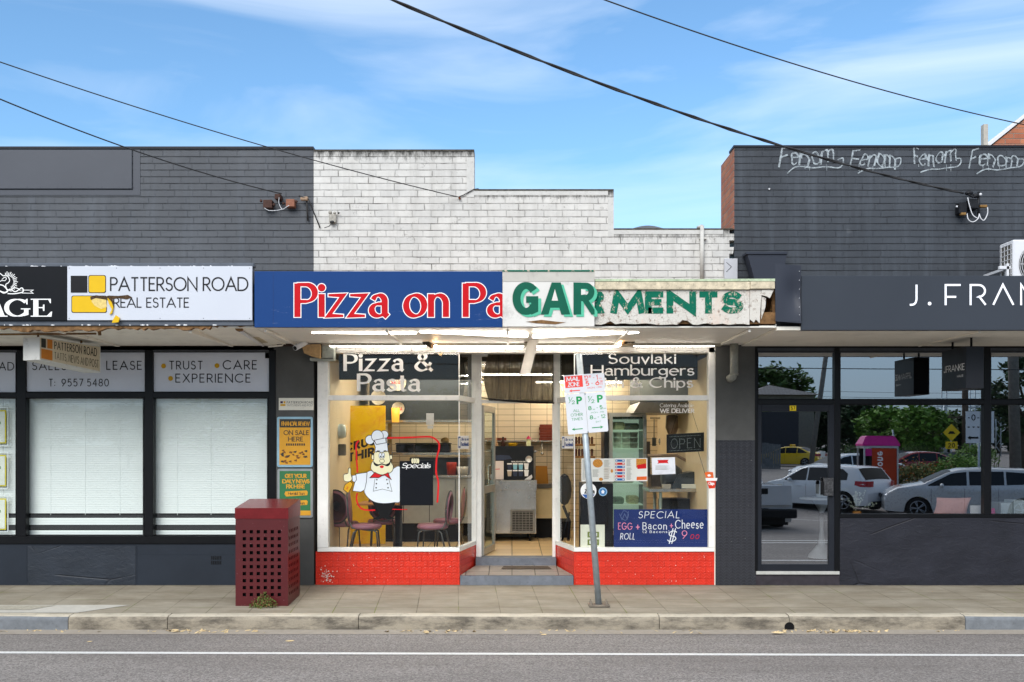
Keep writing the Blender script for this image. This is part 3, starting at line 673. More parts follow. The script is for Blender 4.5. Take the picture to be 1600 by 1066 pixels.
# base
m_red = tile_mat('red_tile', (.62, .035, .018), '#a01810', .152, .0765, .5, .22, pat=1, mort=.003)
Fy, By = .02, .84
def corner(px, Y): return at(px, 0, Y).x
zs = at(0, 862, Fy).z
LF, LB, RF, RB = corner(718, Fy), corner(744, By), corner(897, Fy), corner(868, By)
mb = MB(); mb.prism([(xL+.02, Fy), (LF, Fy), (LB, By), (LB-.1, By), (LF-.06, Fy+.12), (xL+.02, Fy+.12)], -.02, zs, lambda u, v, d: Vector((u, v, d)))
obj('stall_riser', mb, m_red, Mi)
mb = MB(); q = random.Random(8)
for k in range(130):
    if k < 90: px_, py_ = 511+q.gauss(0, 5), 901+q.gauss(0, 6); r_ = q.uniform(.25, 1.3)
    else: px_, py_ = q.choice((q.uniform(500, 715), q.uniform(902, 1112))), q.uniform(868, 911); r_ = q.uniform(.3, .9)
    if py_ > 911: continue
    mb.poly([(px_+r_*q.uniform(.5, 1.1)*math.cos(a_), py_+r_*q.uniform(.5, 1.1)*math.sin(a_)) for a_ in (0, 1.05, 2.1, 3.14, 4.2, 5.2)], pm(Fy), .002+.0003*(k % 5))
obj('paint_chip', mb, M('chip_pale', '#d8c9bd', .8), Mi)
xe = corner(1116, Fy)
mb = MB(); mb.prism([(RF, Fy), (xe, Fy), (xe, Fy+.12), (RF+.06, Fy+.12), (RB+.1, By), (RB, By)], -.02, zs, lambda u, v, d: Vector((u, v, d)))
obj('stall_riser', mb, m_red, Mi)
# window frames
zt, zm0, zm1, zh = zs+.052, at(0, 626, .05).z, at(0, 618, .05).z, at(0, 541, .05).z
def winframe(side, x_out, xf, xb_):
    sg = 1 if side == 'l' else -1
    mb = MB()
    mb.box(x_out, xf, -.0, .1, zs, zt, .004)                              # sill
    mb.box(x_out, xf-sg*.0, .01, .07, zm0, zm1, .004); mb.box(x_out, xf, .01, .09, zh, zh+.05)
    o2 = corner(513, .01) if side == 'l' else corner(1107, .01)
    mb.box(x_out, o2, -.004, .12, zt, zh, .004)
    # splayed return rails
    for za, zb, e in ((zs, zt, .02), (zm0, zm1, .012), (zh, zh+.05, .012)):
        p = [(xf, .0), (xb_, By), (xb_-sg*.06, By), (xf-sg*.055, .06)]
        mb.prism(p, za, zb, lambda u, v, d: Vector((u, v, d)))
    mb.box(xb_-sg*.06, xb_+sg*.005, By-.06, By-.005, zt, zh)
    # slim corner bead
    mb.box(xf-sg*.012, xf+sg*.0, .03, .045, zt, zm0); mb.box(xf-sg*.012, xf, .03, .045, zm1, zh)
    w_ = obj('window', mb, m_alu, Mi)
    for za, zb in ((zt, zm0), (zm1, zh)):
        mb = MB(); mb.add([(o2, .04, za), (xf-sg*.008, .04, za), (xf-sg*.008, .04, zb), (o2, .04, zb)], [(0, 1, 2, 3)]); obj('pane', mb, m_gl, w_)
        mb = MB(); mb.add([(xf-sg*.006, .045, za), (xb_-sg*.03, By-.05, za), (xb_-sg*.03, By-.05, zb), (xf-sg*.006, .045, zb)], [(0, 1, 2, 3)]); obj('side_pane', mb, m_gl, w_)
    return w_
wL = winframe('l', corner(496, .0), LF, LB); wR = winframe('r', xe, RF, RB)
b = NB('vinyl_white'); d_ = b.n('ShaderNodeBsdfDiffuse'); d_.inputs[0].default_value = (.93, .93, .92, 1); t_ = b.n('ShaderNodeBsdfTranslucent'); t_.inputs[0].default_value = (.95, .95, .93, 1)
m_ = b.n('ShaderNodeMixShader'); m_.inputs[0].default_value = .3; b.put(m_.inputs[1], d_.outputs[0]); b.put(m_.inputs[2], t_.outputs[0]); b.t.links.new(m_.outputs[0], b.out.inputs[0]); m_film = b.mat
m_vinyl = M('vinyl_white_solid', '#f2f2f0', .4, var=.01, bump=0)
mb = MB(); text(mb, 'Pizza &', 536, 677, 552, 580, .20, .085, pm(.036), gap=22); obj('lettering', mb, m_film, wL)
mb = MB(); text(mb, 'Pasta', 557, 658, 584, 611.5, .205, .085, pm(.036), gap=20)
obj('lettering', mb, m_film, wL)
mb = MB(); text(mb, 'Souvlaki', 949, 1057, 552.5, 568.5, .18, .085, pm(.036), gap=20); obj('lettering', mb, m_film, wR); mb = MB(); text(mb, 'Hamburgers', 922, 1086, 570.5, 587, .18, .085, pm(.036), gap=18)
obj('lettering', mb, m_film, wR); mb = MB(); text(mb, 'Fish & Chips', 929, 1084, 590, 606, .19, .085, pm(.036), gap=20)
obj('lettering', mb, m_film, wR); mb = MB(); text(mb, 'Catering Available', 1031, 1084, 630.5, 636.5, .1, .08, pm(.036), gap=14); obj('lettering', mb, m_film, wR); mb = MB(); text(mb, 'WE DELIVER', 1031, 1085, 638.5, 645.5, .18, .17, pm(.036), gap=20)
obj('lettering', mb, m_film, wR)
# door frame, step, porch floor
dL, dR = corner(752.5, By), corner(863, By); zfl = .262
mb = MB(); mb.box(LB, dL, By-.03, By+.07, zfl, zh+.02, .004); mb.box(dR, RB, By-.03, By+.07, zfl, zh+.02, .004)
mb.box(dL, dR, By-.025, By+.05, at(0, 630, By).z, at(0, 625, By).z, .003); mb.box(dL, dR, By-.025, By+.05, zh-.06, zh+.02)
df = obj('door_frame', mb, m_alu, Mi)
mb = MB(); mb.add([(dL, By+.03, at(0, 625, By).z), (dR, By+.03, at(0, 625, By).z), (dR, By+.03, zh-.06), (dL, By+.03, zh-.06)], [(0, 1, 2, 3)]); obj('pane', mb, m_gl, df)
# open glass door
hx, hy = dL+.01, By+.03; ex, ey = at(772, 0, 1.62).x, 1.62
u = Vector((ex-hx, ey-hy, 0)); wd = u.length; u.normalize(); nrm_ = Vector((-u.y, u.x, 0))
def dmap(a, b_, d): return Vector((hx, hy, 0))+u*a+nrm_*d+Vector((0, 0, b_))
z0, z1 = zfl+.01, at(0, 631, By).z-.02
def dbox(mb, a0, a1, b0, b1, d0=-.02, d1=.02): mb.prism([(a0, b0), (a1, b0), (a1, b1), (a0, b1)], d0, d1, dmap)
mb = MB(); dbox(mb, 0, .05, z0, z1); dbox(mb, wd-.05, wd, z0, z1); dbox(mb, .05, wd-.05, z0, z0+.09); dbox(mb, .05, wd-.05, z1-.09, z1)
dbox(mb, .05, wd-.05, 1.12, 1.22)
door = obj('door', mb, m_alu2, Mi)
mb = MB(); dbox(mb, .05, wd-.05, z0+.09, 1.12, -.002, .002); dbox(mb, .05, wd-.05, 1.22, z1-.09, -.002, .002); obj('door_pane', mb, m_glin, door)
mb = MB(); mb.tube([dmap(wd-.03, 1.2, .02), dmap(wd-.03, 1.2, .08), dmap(wd-.03, 1.5, .08), dmap(wd-.03, 1.5, .02)], .011); obj('handle', mb, m_steel, door)
# steps
mb = MB(); mb.mi = 0
mb.prism([(LF+.01, .0), (RF-.01, .0), (RF-.01, .05), (LF+.01, .05)], -.02, .118, lambda a, b_, d: Vector((a, b_, d)))
mb.prism([(LB-.0, By-.14), (RB+.0, By-.14), (RB, By+.12), (LB, By+.12)], .1, zfl, lambda a, b_, d: Vector((a, b_, d)))
obj('door_step', mb, M('step_paint', '#6d727a', .6, var=.18, vs=7, bump=.5, bs=50, dirt=.4), Mi)
mb = MB(); mb.add([(LF+.01, .05, .121), (RF-.01, .05, .121), (RB, By-.14, .16), (LB, By-.14, .16)], [(0, 1, 2, 3)])
obj('porch_tiles', mb, tile_mat('porch_tile', C('#938a80'), '#4b443d', .3, .3, 0, .6, 'xy', .006), Mi)
mb = MB(); q = [(corner(783, .45), .42), (corner(862, .45), .42), (corner(856, .6), .62), (corner(787, .6), .62)]
mb.add([(x, y, .124+(y-.05)*.06+.006) for x, y in q], [(0, 1, 2, 3)]); obj('door_mat', mb, M('mat_brown', '#5a5046', .95, var=.3, vs=60, bump=1, bs=150), Mi)
# interior shell
m_cream = M('plaster_cream', '#e3d0aa', .7, var=.05, vs=2, bump=.1)
m_wtile = tile_mat('wall_tile', C('#e0cfae'), '#8d7f68', .29, .105, 0, .25, mort=.004)
IX0, IX1, IYB, IZ = xL+.14, xe-.02, 4.6, 2.96
mb = MB(); mb.box(xL+.02, IX0, .12, IYB, -.2, IZ); mb.box(IX1, IX1+.2, .13, IYB, -.2, IZ); obj('side_wall', mb, m_cream, Mi)
mb = MB(); mb.box(xL, IX1+.2, IYB, IYB+.2, -.2, 3.6); obj('rear_wall', mb, m_wtile, Mi)
mb = MB(); mb.prism([(IX0, .14), (LF-.07, .14), (LB-.1, By+.12), (RB+.1, By+.12), (RF+.07, .14), (IX1, .14), (IX1, IYB), (IX0, IYB)], .1, zfl, lambda a, b_, d: Vector((a, b_, d)))
obj('floor', mb, tile_mat('floor_tile', C('#dcbd8c'), '#5c4a35', .42, .42, 0, .3, 'xy', .006), Mi)
mb = MB(); mb.box(xL, IX1+.2, 1.09, IYB, IZ, IZ+.15); mb.box(xL, IX1+.2, .13, 1.085, 3.18, 3.3)
mk = MB(); mk.box(IX0+.001, LB-.02, 1.0, 1.08, 2.70, 3.178); mk.box(RB+.02, IX1-.001, 1.0, 1.08, 2.70, 3.178); mk.box(LB-.02, RB+.02, 1.03, 1.08, 2.955, 3.178); obj('added_backdrop', mk, M('added_backdrop_dark', '#37352f', .8, var=.1), Mi); mb.box(xL, IX1+.2, IYB, 8, 3.4, 3.5); mb.box(xL, xL+.1, .24, 8, 3.4, 3.9)  # dark panels added to imitate the dim reflections behind the window lettering
obj('ceiling', mb, M('ceiling_dim', '#7a6c55', .7, bump=.1), Mi)
mb = MB(); mb.box(xL+.002, IX1+.22, .1, .24, zh+.05, 3.3); mb.box(xe, xe+.01, .0, .13, 0, zh+.1)
obj('head_panel', mb, m_soff, Mi)
# canopy
cR = at(1213, 0, -1.6).x
mb = MB(); zf = at(0, 512, -1.6).z
mb.add([(c1+.003, -1.6, zf), (cR, -1.6, zf), (cR, .098, 3.075), (c1+.003, .098, 3.075), (c1+.003, -1.6, zf+.04), (cR, -1.6, zf+.04), (cR, .098, 3.11), (c1+.003, .098, 3.11)], [(0, 1, 2, 3), (4, 7, 6, 5), (0, 4, 5, 1), (1, 5, 6, 2), (3, 7, 4, 0)])
for i in range(5): mb.box(c1+.1+i*1.35, c1+.125+i*1.35, -1.55, .05, 3.062, 3.09)
can = obj('canopy', mb, m_soffw, Mi)
mb = MB(); mb.pbox(400, 1186, 436, 510, -1.6, .05); mb.pbox(1186, 1212, 488, 509, -1.6, .05); mb.box(c1+.01, cR, -1.55, -.005, 3.55, 3.6); mb.box(cR-.03, cR, -1.55, 0, 3.12, 3.55); obj('fascia', mb, m_rust, can)
mb = MB(); mb.box(corner(505, -.1), corner(1128, -.1), -.16, .0, 3.052, 3.085, .004)
for i in range(14): mb.ball((corner(520+i*45, -.16), -.163, 3.066), .006)
obj('light_rail', mb, M('rail_grey', '#a8a293', .6, var=.1, dirt=.3), can)
# door fly curtain
b = NB('mesh_cloth'); bc = b.pbr(b.mix(b.noise(12, 4), '#372f22', '#574b37'), .85, alpha=.9); m_mesh = bc
mb = MB(); n = 90; vs = []; Yc = By-.05
for j in range(9):
    v_ = j/8
    for i in range(n+1):
        u_ = i/n; xx = 761+(u_*(862-758))+(3-8*math.sin(v_*3.1) if u_ < .06 else 0); yy = 549+v_*77+(2.5*v_*u_)
        p = at(xx, yy, Yc); vs.append((p.x, Yc+.014*math.sin(u_*44+v_*1.3)+.01*math.sin(u_*97+2*v_), p.z))
mb.smooth = True; mb.add(vs, [(j*(n+1)+i, j*(n+1)+i+1, (j+1)*(n+1)+i+1, (j+1)*(n+1)+i) for j in range(8) for i in range(n)])
mb.mi = 1; mb.smooth = False
for i in range(1, 6): 
    x = 762+i*17; mb.tube([at(x, 549, Yc-.02), at(x+.5, 624, Yc-.02)], .003, 4)
mb.mi = 2; mb.tube([at(752, 622, Yc-.03), at(790, 626, Yc-.035), at(830, 628.5, Yc-.035), at(866, 630, Yc-.03)], [.006, .014, .016, .01])
tag(obj('door_curtain', mb, [m_mesh, M('dark_seam', '#1f1b16', .8), m_char2]), 'dark see-through mesh curtain bunched above the open doorway', 'curtain')

# ================================================================== EAST SHOP (slate brick, salon)
Ri = empty('shop_building', (8, .1, 0), 'slate grey brick shop with graffiti along its parapet and dark framed windows', 'building')
x2 = 18.0; zt_ = at(0, 231, 0).z; X0 = xR+.002
mb = MB(); mb.box(X0, x2, 0, .24, 2.98, zt_); rw = obj('wall', mb, MDR, Ri)
mb = MB(); mb.box(X0-.002, X0+.2, .242, .75, 3.3, zt_-.01); mb.box(X0-.004, X0, .002, .242, at(0, 358, 0).z-.0, zt_-.012); obj('side_wall', mb, MO, Ri)
mb = MB(); mb.box(X0-.01, x2, -.012, .25, zt_, zt_+.03); obj('coping', mb, m_char, Ri)
# graffiti
mb = MB()
for gi, (x0, x1) in enumerate(((1216, 1318), (1326, 1408), (1424, 1502), (1512, 1600))):
    j = random.Random(gi)
    def gm(u, v, d, j=gi): return pm(-.006)(u, v+1.6*math.sin(u*.12+j), d)
    def gh(u, v, d, j=gi): return pm(-.006)(u+1.3*math.sin(v*.33+j*2.1)+.9*math.sin(u*.21+j*1.7), v+2.4*math.sin(u*.085+j*1.9)+1.2*math.sin(u*.31+j)-(1.5, -1, 2, 0)[j]*(u-x0)*.03, d)
    text(mb, 'Fen', x0+2, x0+(x1-x0)*(.46, .5, .44, .48)[gi], 232+gi % 2*2, 262-gi % 3, .095, .075, gh, slant=(.1, .2, .05, .14)[gi], jit=.07, gap=14)
    text(mb, 'om', x0+(x1-x0)*(.5, .54, .48, .52)[gi], x1-(14 if gi == 0 else 9), 228+gi*2, 259+gi % 2*2, .085, .08, gh, slant=(.05, -.05, .12, .0)[gi], jit=.06, gap=10)
    for q_ in range(3): xx = x0+j.uniform(8, x1-x0-14); mb.ribbon([(xx, 258), (xx+.2, 258+j.uniform(4, 12))], .7, gm, .0016)
    tail = catmull([(x1-9, 250), (x1-1, 246+gi), (x1-2, 257), (x1-12, 263), (x1-40, 261+gi), (x0+30, 262+gi), (x0+14, 271+2*(gi % 2))])
    mb.ribbon(tail, 1.9, gm, .001)
b = NB('spray_paint'); bc = b.n('ShaderNodeBsdfTransparent'); pd = b.n('ShaderNodeBsdfDiffuse'); pd.inputs[0].default_value = C('#b9c3c8'); mx = b.n('ShaderNodeMixShader')
b.put(mx.inputs[0], b.ramp(b.noise(22, 5, .75), (.33, .12), (.6, .85))); b.put(mx.inputs[1], bc.outputs[0]); b.put(mx.inputs[2], pd.outputs[0]); b.t.links.new(mx.outputs[0], b.out.inputs[0])
obj('graffiti', mb, b.mat, rw)
# pier between shops: render above, embossed tiles below
px0 = xe+.012; px1 = at(1181, 0, 0).x
mb = MB(); mb.box(px0, px1, -.002, .2, at(0, 688, 0).z, 3.07); obj('pier', mb, m_grey_r, Ri)
mb = MB(); mb.box(px0, px1, -.006, .2, -.05, at(0, 688, 0).z); obj('pier_tiles', mb, tile_mat('dark_tile', C('#2e2f34'), '#1d1e21', .152, .0765, .5, .35, pat=1, mort=.003), Ri)
# render riser
mb = MB(); Yr = .0; nx, nz = 90, 14; xa_, xb_ = at(1312, 0, 0).x, x2; zz0, zz1 = -.02, at(0, 808, 0).z; q = random.Random(3)
vs = [(xa_+(xb_-xa_)*i/nx, Yr-.012*q.random()*(0 < i < nx), zz0+(zz1-zz0)*j/nz) for j in range(nz+1) for i in range(nx+1)]
mb.smooth = True; mb.add(vs, [(j*(nx+1)+i, j*(nx+1)+i+1, (j+1)*(nx+1)+i+1, (j+1)*(nx+1)+i) for j in range(nz) for i in range(nx)])
mb.smooth = False; mb.box(xa_, xb_, .001, .2, zz0, zz1-.002)
obj('stall_riser', mb, m_slate, Ri)
mb = MB(); mb.pbox(1180, 2600, 538, 544, -.005, .12, .003); mb.pbox(1305, 2600, 624.5, 632, -.012, .1, .003); mb.pbox(1312, 2600, 804, 809, -.02, .12, .004)
for x0, x1 in ((1304, 1312.5), (1538, 1548), (1790, 1800)): mb.pbox(x0, x1, 544, 805 if x0 > 1310 else 893, -.016, .1, .004)
mb.pbox(1180, 1184, 544, 893, -.016, .1, .004); mb.pbox(1184, 1304, 624.5, 632, -.012, .1, .003)
obj('window_frame', mb, m_char2, Ri)
for x0, x1, y0, y1 in ((1184, 1304, 544, 624.5), (1312.5, 1538, 544, 624.5), (1548, 1790, 544, 624.5), (1312.5, 1538, 632, 804), (1548, 1790, 632, 804)):
    mb = MB(); frame_box(mb, x0, x1, y0, y1, .012, .04, 1.2); wn_ = obj('window', mb, m_char2, Ri); pane(wn_, x0+1, x1-1, y0+1, y1-1, .03, m_dkgl)
mb = MB(); frame_box(mb, 1184, 1304, 632, 893, -.006, .07, 6, 9, 11, 11)
dr = obj('door', mb, m_char, Ri); pane(dr, 1190, 1295, 643, 882, .02, m_dkgl, 'door_pane')
mb = MB(); mb.pbox(1287, 1302.5, 747, 775, -.05, .03, .004); obj('lock_plate', mb, M('worn_lock', '#4a4a4c', .4, .3, var=.8, vs=70, bump=.3), dr)
mb = MB(); mb.pbox(1283, 1288, 752, 773, -.09, .04, .008); obj('handle', mb, m_black, dr)
mb = MB(); mb.mi = 0; mb.pbox(1234, 1244, 634, 642, -.009, .003); text(mb, '57', 1235.8, 1242.4, 635.2, 640.8, .17, .15, pm(-.0095), mat=1); obj('number_plate', mb, [M('number_yellow', '#e0c21f', .4), m_black], dr)
mb = MB(); mb.mi = 0; mb.pbox(1182, 1312, 893, 898, -.03, .2, .003); mb.mi = 1; mb.pbox(1181, 1312, 898, 916, -.008, .18, .003)
obj('door_step', mb, [M('sill_alu', '#b5b5b0', .5, var=.12, dirt=.3), M('step_dark', '#363237', .6, var=.3, vs=9, dirt=.5)], Ri)
mb = MB(); mb.box(px1, x2, 2.4, 2.5, -.2, 3.1); mb.box(px1-.25, px1, .21, 2.4, -.2, 3.1); mb.box(px1-.25, x2, .2, 2.5, -.1, .02); mb.box(px1-.25, x2, .13, 2.5, 3.08, 3.14)
mb.box(px1-.25, x2, 2.5, 8, -.2, 3.7)
obj('inner_wall', mb, M('salon_wall', '#101012', .7, bump=.05), Ri)
# canopy
rx = at(1213, 0, -1.6).x+.004
mb = MB(); zf = at(0, 516, -1.6).z
mb.add([(rx, -1.6, zf), (x2, -1.6, zf), (x2, .0, 3.06), (rx, .0, 3.06), (rx, -1.6, zf+.04), (x2, -1.6, zf+.04), (x2, 0, 3.1), (rx, 0, 3.1)], [(0, 1, 2, 3), (4, 7, 6, 5), (0, 4, 5, 1), (1, 5, 6, 2), (3, 7, 4, 0)])
for x in (5.2, 7.6): mb.box(x, x+.02, -1.56, -.01, 3.052, 3.09)
can = obj('canopy', mb, m_soff, Ri)
mb = MB(); mb.pbox(1252, 3300, 431, 516, -1.63, .08, .003); mb.box(rx+.2, x2, -1.55, -.005, 3.6, 3.64); fs = obj('fascia', mb, M('fascia_slate', '#383d45', .4, var=.05, vs=1, bump=.1, bs=12), can)
mb = MB(); f_ = pm(-1.636); s_ = 3.1
for ch, x0, x1 in (('J', 1422, 1434), ('F', 1476, 1500), ('R', 1516, 1539), ('^', 1552, 1583), ('N', 1593, 1620)):
    pass
def rl(pts): mb.ribbon(pts, s_, f_, rnd.random()*.001)
rl([(1432, 445), (1432, 468)] + [(1432-10*math.sin(R(i*10))*1.0-0, 468+8.0*(1-math.cos(R(i*10)))) for i in range(0)] + catmull([(1432, 468), (1430.5, 473), (1427, 476), (1421.5, 476.5)]))
mb.poly([(1452.5+2.8*math.cos(i*math.pi/8), 474.5+2.8*math.sin(i*math.pi/8)) for i in range(16)], f_)
rl([(1501, 445.5), (1477.5, 445.5), (1477.5, 477)]); rl([(1479, 464), (1494, 464)])
rl([(1516.5, 477), (1516.5, 445.5), (1528, 445.5)] + [(1529+10*math.sin(R(a)), 454.7-9.2*math.cos(R(a))) for a in range(10, 181, 17)] + [(1530, 463.5), (1540, 476.5)])
rl([(1552, 476.5), (1567, 445), (1583.5, 476.5)]); rl([(1595.5, 477), (1595.5, 445), (1617, 476), (1617, 444)])
rl([(1632, 444), (1632, 477)]); rl([(1650, 444), (1632, 462), (1652, 477)]); rl([(1668, 444), (1668, 477)])
obj('lettering', mb, emat('letter_white_glow', '#e6e8ee', .25), fs)  # white letters are given a faint glow of their own
# gable behind
G_ = empty('brick_house', (7, 3.4, 0), 'orange brick gable with white capping rising behind the slate parapet', 'building')
Yg = 3.0
mb = MB(); mb.prism([(1534, 240), (1602, 186), (1700, 110), (1900, 240), (1900, 420), (1534, 420)], 0, -.25, pm(Yg)); obj('wall', mb, MO, G_)
mb = MB(); mb.ribbon([(1532, 235), (1602, 181), (1700, 105)], 5, pm(Yg), .02); mb.prism([(1532, 233), (1602, 178.5), (1700, 103), (1700, 107), (1602, 183), (1534, 238)], .03, -.3, pm(Yg)); obj('capping', mb, m_white, G_)
mb = MB(); mb.pbox(1537, 1544, 194, 400, Yg-.5, .09); tag(obj('timber_post', mb, M('weathered_post', '#b8b3aa', .8, var=.15, vs=12)), 'weathered pale timber post standing before the orange brick gable', 'post')
mb = MB(); ar = [(985+55*i/16, 358-5.5*math.sin(math.pi*i/16)) for i in range(17)]
mb.prism([(985, 420)]+ar+[(1040, 420)], 0, -.5, pm(.9)); tag(obj('roof_vent', mb, M('vent_grey', '#6c7076', .5)), 'low domed grey roof vent showing over the lowest white parapet step', 'roof vent')
# ================================================================== SIGNS ON THE CANOPIES
def lett(parent, mat, mp, *a, **k):
    mb = MB(); text(mb, *a, mp=mp, **k) if False else text(mb, a[0], a[1], a[2], a[3], a[4], a[5], a[6], mp, **k); return obj('lettering', mb, mat, parent)
# white agency sign
t = empty('fascia_sign', at(250, 500, -1.66), 'white agency sign with yellow and charcoal squares and a torn slot', 'sign')
mb = MB(); mb.pbox(105, 394, 416, 500.5, -1.672, .02, .002)
for x in (108, 182, 250, 318, 390): 
    mb.mi = 1; mb.ball(at(x, 419, -1.674), .004); mb.ball(at(x, 497.5, -1.674), .004)
b = NB('sign_white'); m_sw = b.pbr(b.mix(b.noise(1.2, 4), '#ccd0d8', '#c0c4ce'), .3)
obj('panel', mb, [m_sw, m_black], t)
fm = pm(-1.674)
def rrect(x0, x1, y0, y1, r=3):
    o = []
    for cx, cy, a in ((x1-r, y0+r, -90), (x1-r, y1-r, 0), (x0+r, y1-r, 90), (x0+r, y0+r, 180)):
        o += [(cx+r*math.cos(R(a+q*22.5)), cy+r*math.sin(R(a+q*22.5))) for q in range(5)]
    return o
mb = MB(); mb.mi = 0; mb.poly(rrect(110.5, 136.5, 431, 457.5, .6), fm); mb.poly(rrect(138, 165.5, 430, 458), fm, .0); mb.poly(rrect(111.5, 167, 462, 489), fm, .0)
mb.mi = 1; mb.poly(rrect(139, 164.5, 431, 457), fm, .001); mb.poly(rrect(112.5, 166, 463, 488), fm, .001)
# vandalised slot, bent flap and splinters
mb.mi = 2; mb.poly([(141, 464), (150, 461.5), (166, 463), (170, 462), (185, 462.5), (200, 461), (207, 465), (198, 468), (185, 466), (176, 467.5), (178, 474), (172, 478), (168, 469), (150, 466), (142, 469)], fm, .002)
mb.mi = 3; mb.poly([(145, 466), (166, 467), (167, 480), (158, 483), (148, 478), (143, 471)], fm, .0015)
obj('emblem', mb, [m_txt, M('sign_yellow', '#dcb212', .4, var=.03, bump=0), M('splintered', '#4b3a2a', .9, var=.5, vs=60, bump=1), M('scuffed_yellow', '#dcc37a', .7, var=.2, vs=40, dirt=.3)], t)
mb = MB(); mb.prism([(169, 466), (175, 472), (178, 480), (176, 490), (172, 492), (176, 484), (171, 475)], .004, .02, fm); mb.prism([(178, 500), (182, 493), (188, 497), (186, 504), (176, 505)], .004, .022, fm)
obj('bent_flap', mb, _mc['sign_yellow'], t)
lett(t, m_txt, fm, 'PATTERSON ROAD', 172, 388, 433, 455, .105, .105, gap=17)
lett(t, m_txt, fm, 'REAL ESTATE', 177, 296, 465, 481, .11, .11, gap=17)
# black inn sign
t = empty('fascia_sign', at(40, 500, -1.66), 'glossy black sign with white horse emblem and serif capitals', 'sign')
m_inn = M('sign_black', '#0b0e14', .4, var=.1, bump=0, spec=.15)
mb = MB(); mb.pbox(-190, 104.3, 416.5, 501, -1.672, .02, .002); obj('panel', mb, m_inn, t)
mb = MB()
def serif(letter, x0, x1):
    w_ = x1-x0; yt, yb = 467, 495
    if letter == 'E':
        mb.poly([(x0+3, yt), (x0+11, yt), (x0+11, yb), (x0+3, yb)], fm); mb.poly([(x0-1, yb-1.6), (x1, yb-1.6), (x1, yb), (x0-1, yb)], fm, .0004); mb.poly([(x0-1, yt), (x1-1, yt), (x1-1, yt+1.6), (x0-1, yt+1.6)], fm, .0004)
        mb.poly([(x1-1, yt), (x1-1, yt+7), (x1-2.2, yt+7), (x1-5, yt+1.6)], fm, .0006); mb.poly([(x1+1, yb-8), (x1, yb), (x1-7, yb-1.6), (x1-.6, yb-8)], fm, .0006)
        mb.poly([(x0+11, 480), (x0+20, 480), (x0+20, 481.6), (x0+11, 481.6)], fm, .0006); mb.poly([(x0+18.5, 476), (x0+20.5, 476), (x0+20.5, 486), (x0+18.5, 486), (x0+17.5, 481)], fm, .0008)
    if letter == 'G':
        pts = [(x0+w_*.5+w_*.44*math.cos(R(a)), 481-13*math.sin(R(a))) for a in range(42, 325, 12)]
        mb.ribbon(pts, lambda t_: 1.4+6.2*abs(t_.y), fm, .0004); xx = x0+w_*.78
        mb.poly([(xx, 483), (xx+7, 483), (xx+7, 492), (xx, 494)], fm, .0008); mb.poly([(xx-5, 482), (xx+10, 482), (xx+10, 483.6), (xx-5, 483.6)], fm, .001)
        mb.poly([(xx+4, 467), (xx+5.5, 467), (xx+5.5, 476), (xx+4, 476), (xx+1, 470)], fm, .0008)
    if letter == 'A':
        cx = x0+w_*.5; mb.poly([(cx-1, yt), (cx+4, yt), (x1-3, yb), (x1-11, yb), (cx-1, yt+6)], fm); mb.ribbon([(cx, yt+1), (x0+4, yb)], 1.8, fm, .0005); mb.poly([(x0-1, yb-1.6), (x0+8, yb-1.6), (x0+8, yb), (x0-1, yb)], fm, .0008)
        mb.poly([(x1-14, yb-1.6), (x1+1, yb-1.6), (x1+1, yb), (x1-14, yb)], fm, .001); mb.poly([(x0+9, 485.6), (x1-13, 485.6), (x1-12.5, 487.2), (x0+8.5, 487.2)], fm, .0012)
serif('E', 49, 80.5); serif('G', 8, 46); serif('A', -26, 11); serif('A', -110, -74); serif('G', -70, -34)
obj('lettering', mb, m_vinyl, t)
mb = MB()      # horse head with spiky mane over a ribboned lance
def rs(pts, w_=1.2, sm=True, d=0): mb.ribbon(catmull(pts, 6) if sm else pts, w_, fm, d)
for k in range(15):
    a = R(112-k*12); r0, r1 = 8.5, 14+1.4*(k % 2); cx, cy = 12.5, 440.5
    rs([(cx+r0*math.cos(a), cy-r0*math.sin(a)*1.05), (cx+r1*math.cos(a-.08), cy-r1*math.sin(a-.08)*1.05)], 1.1, False, .0002*(k % 3))
rs([(0, 427), (5, 431), (9, 430.5), (13, 433), (15, 438), (13, 442), (9, 445), (11, 452), (18, 455)], 1.3)
rs([(3, 437), (7, 433.5), (10, 435), (8, 438.5), (3, 438.5), (0, 440)], 1.0, d=.0006); rs([(0, 445), (6, 447), (12, 455), (6, 458), (0, 455)], 1.6, d=.001)
rs([(-2, 454), (8, 457), (16, 452), (24, 456), (34, 450), (36, 456), (24, 459), (12, 459)], 1.5, d=.0014)
rs([(34, 453.5), (52, 453.5), (48, 456), (52, 458.5), (34, 458)], 1.0, False, .0018); rs([(18, 453), (22, 450), (28, 451), (32, 454)], 1.1, d=.002)
obj('emblem', mb, m_vinyl, t)
# blue pizza sign
t = empty('fascia_sign', at(590, 511, -1.66), 'deep blue sign with red outlined lettering about pizza', 'sign')
b = NB('sign_blue'); c_ = b.mix(b.noise(1.1, 4), '#0e3872', '#154079'); X, Y, Z = b.sep()
sc_ = b.math('MULTIPLY', b.ramp(b.noise(9, 7, .8, b.scale(b.pos, (.5, 1, 3.2), (2, 0, 0))), (.6, 0), (.64, 1)), b.ramp(Z, (.0, 0), (1., 1)))
lowb = b.math('LESS_THAN', Z, at(0, 478, -1.66).z)
c_ = b.mix(b.math('MULTIPLY', b.math('MULTIPLY', sc_, lowb), .35), c_, '#8a96ab')
rr = b.math('SUBTRACT', 3.2, b.math('MULTIPLY', Z, 0)); m_blue = b.pbr(c_, .5, spec=.15)
mb = MB(); mb.pbox(397.5, 785, 424, 511.5, -1.665, .05, .003); obj('panel', mb, m_blue, t)
mb = MB(); mb.pbox(426.5, 427.2, 425, 511, -1.666, .002)
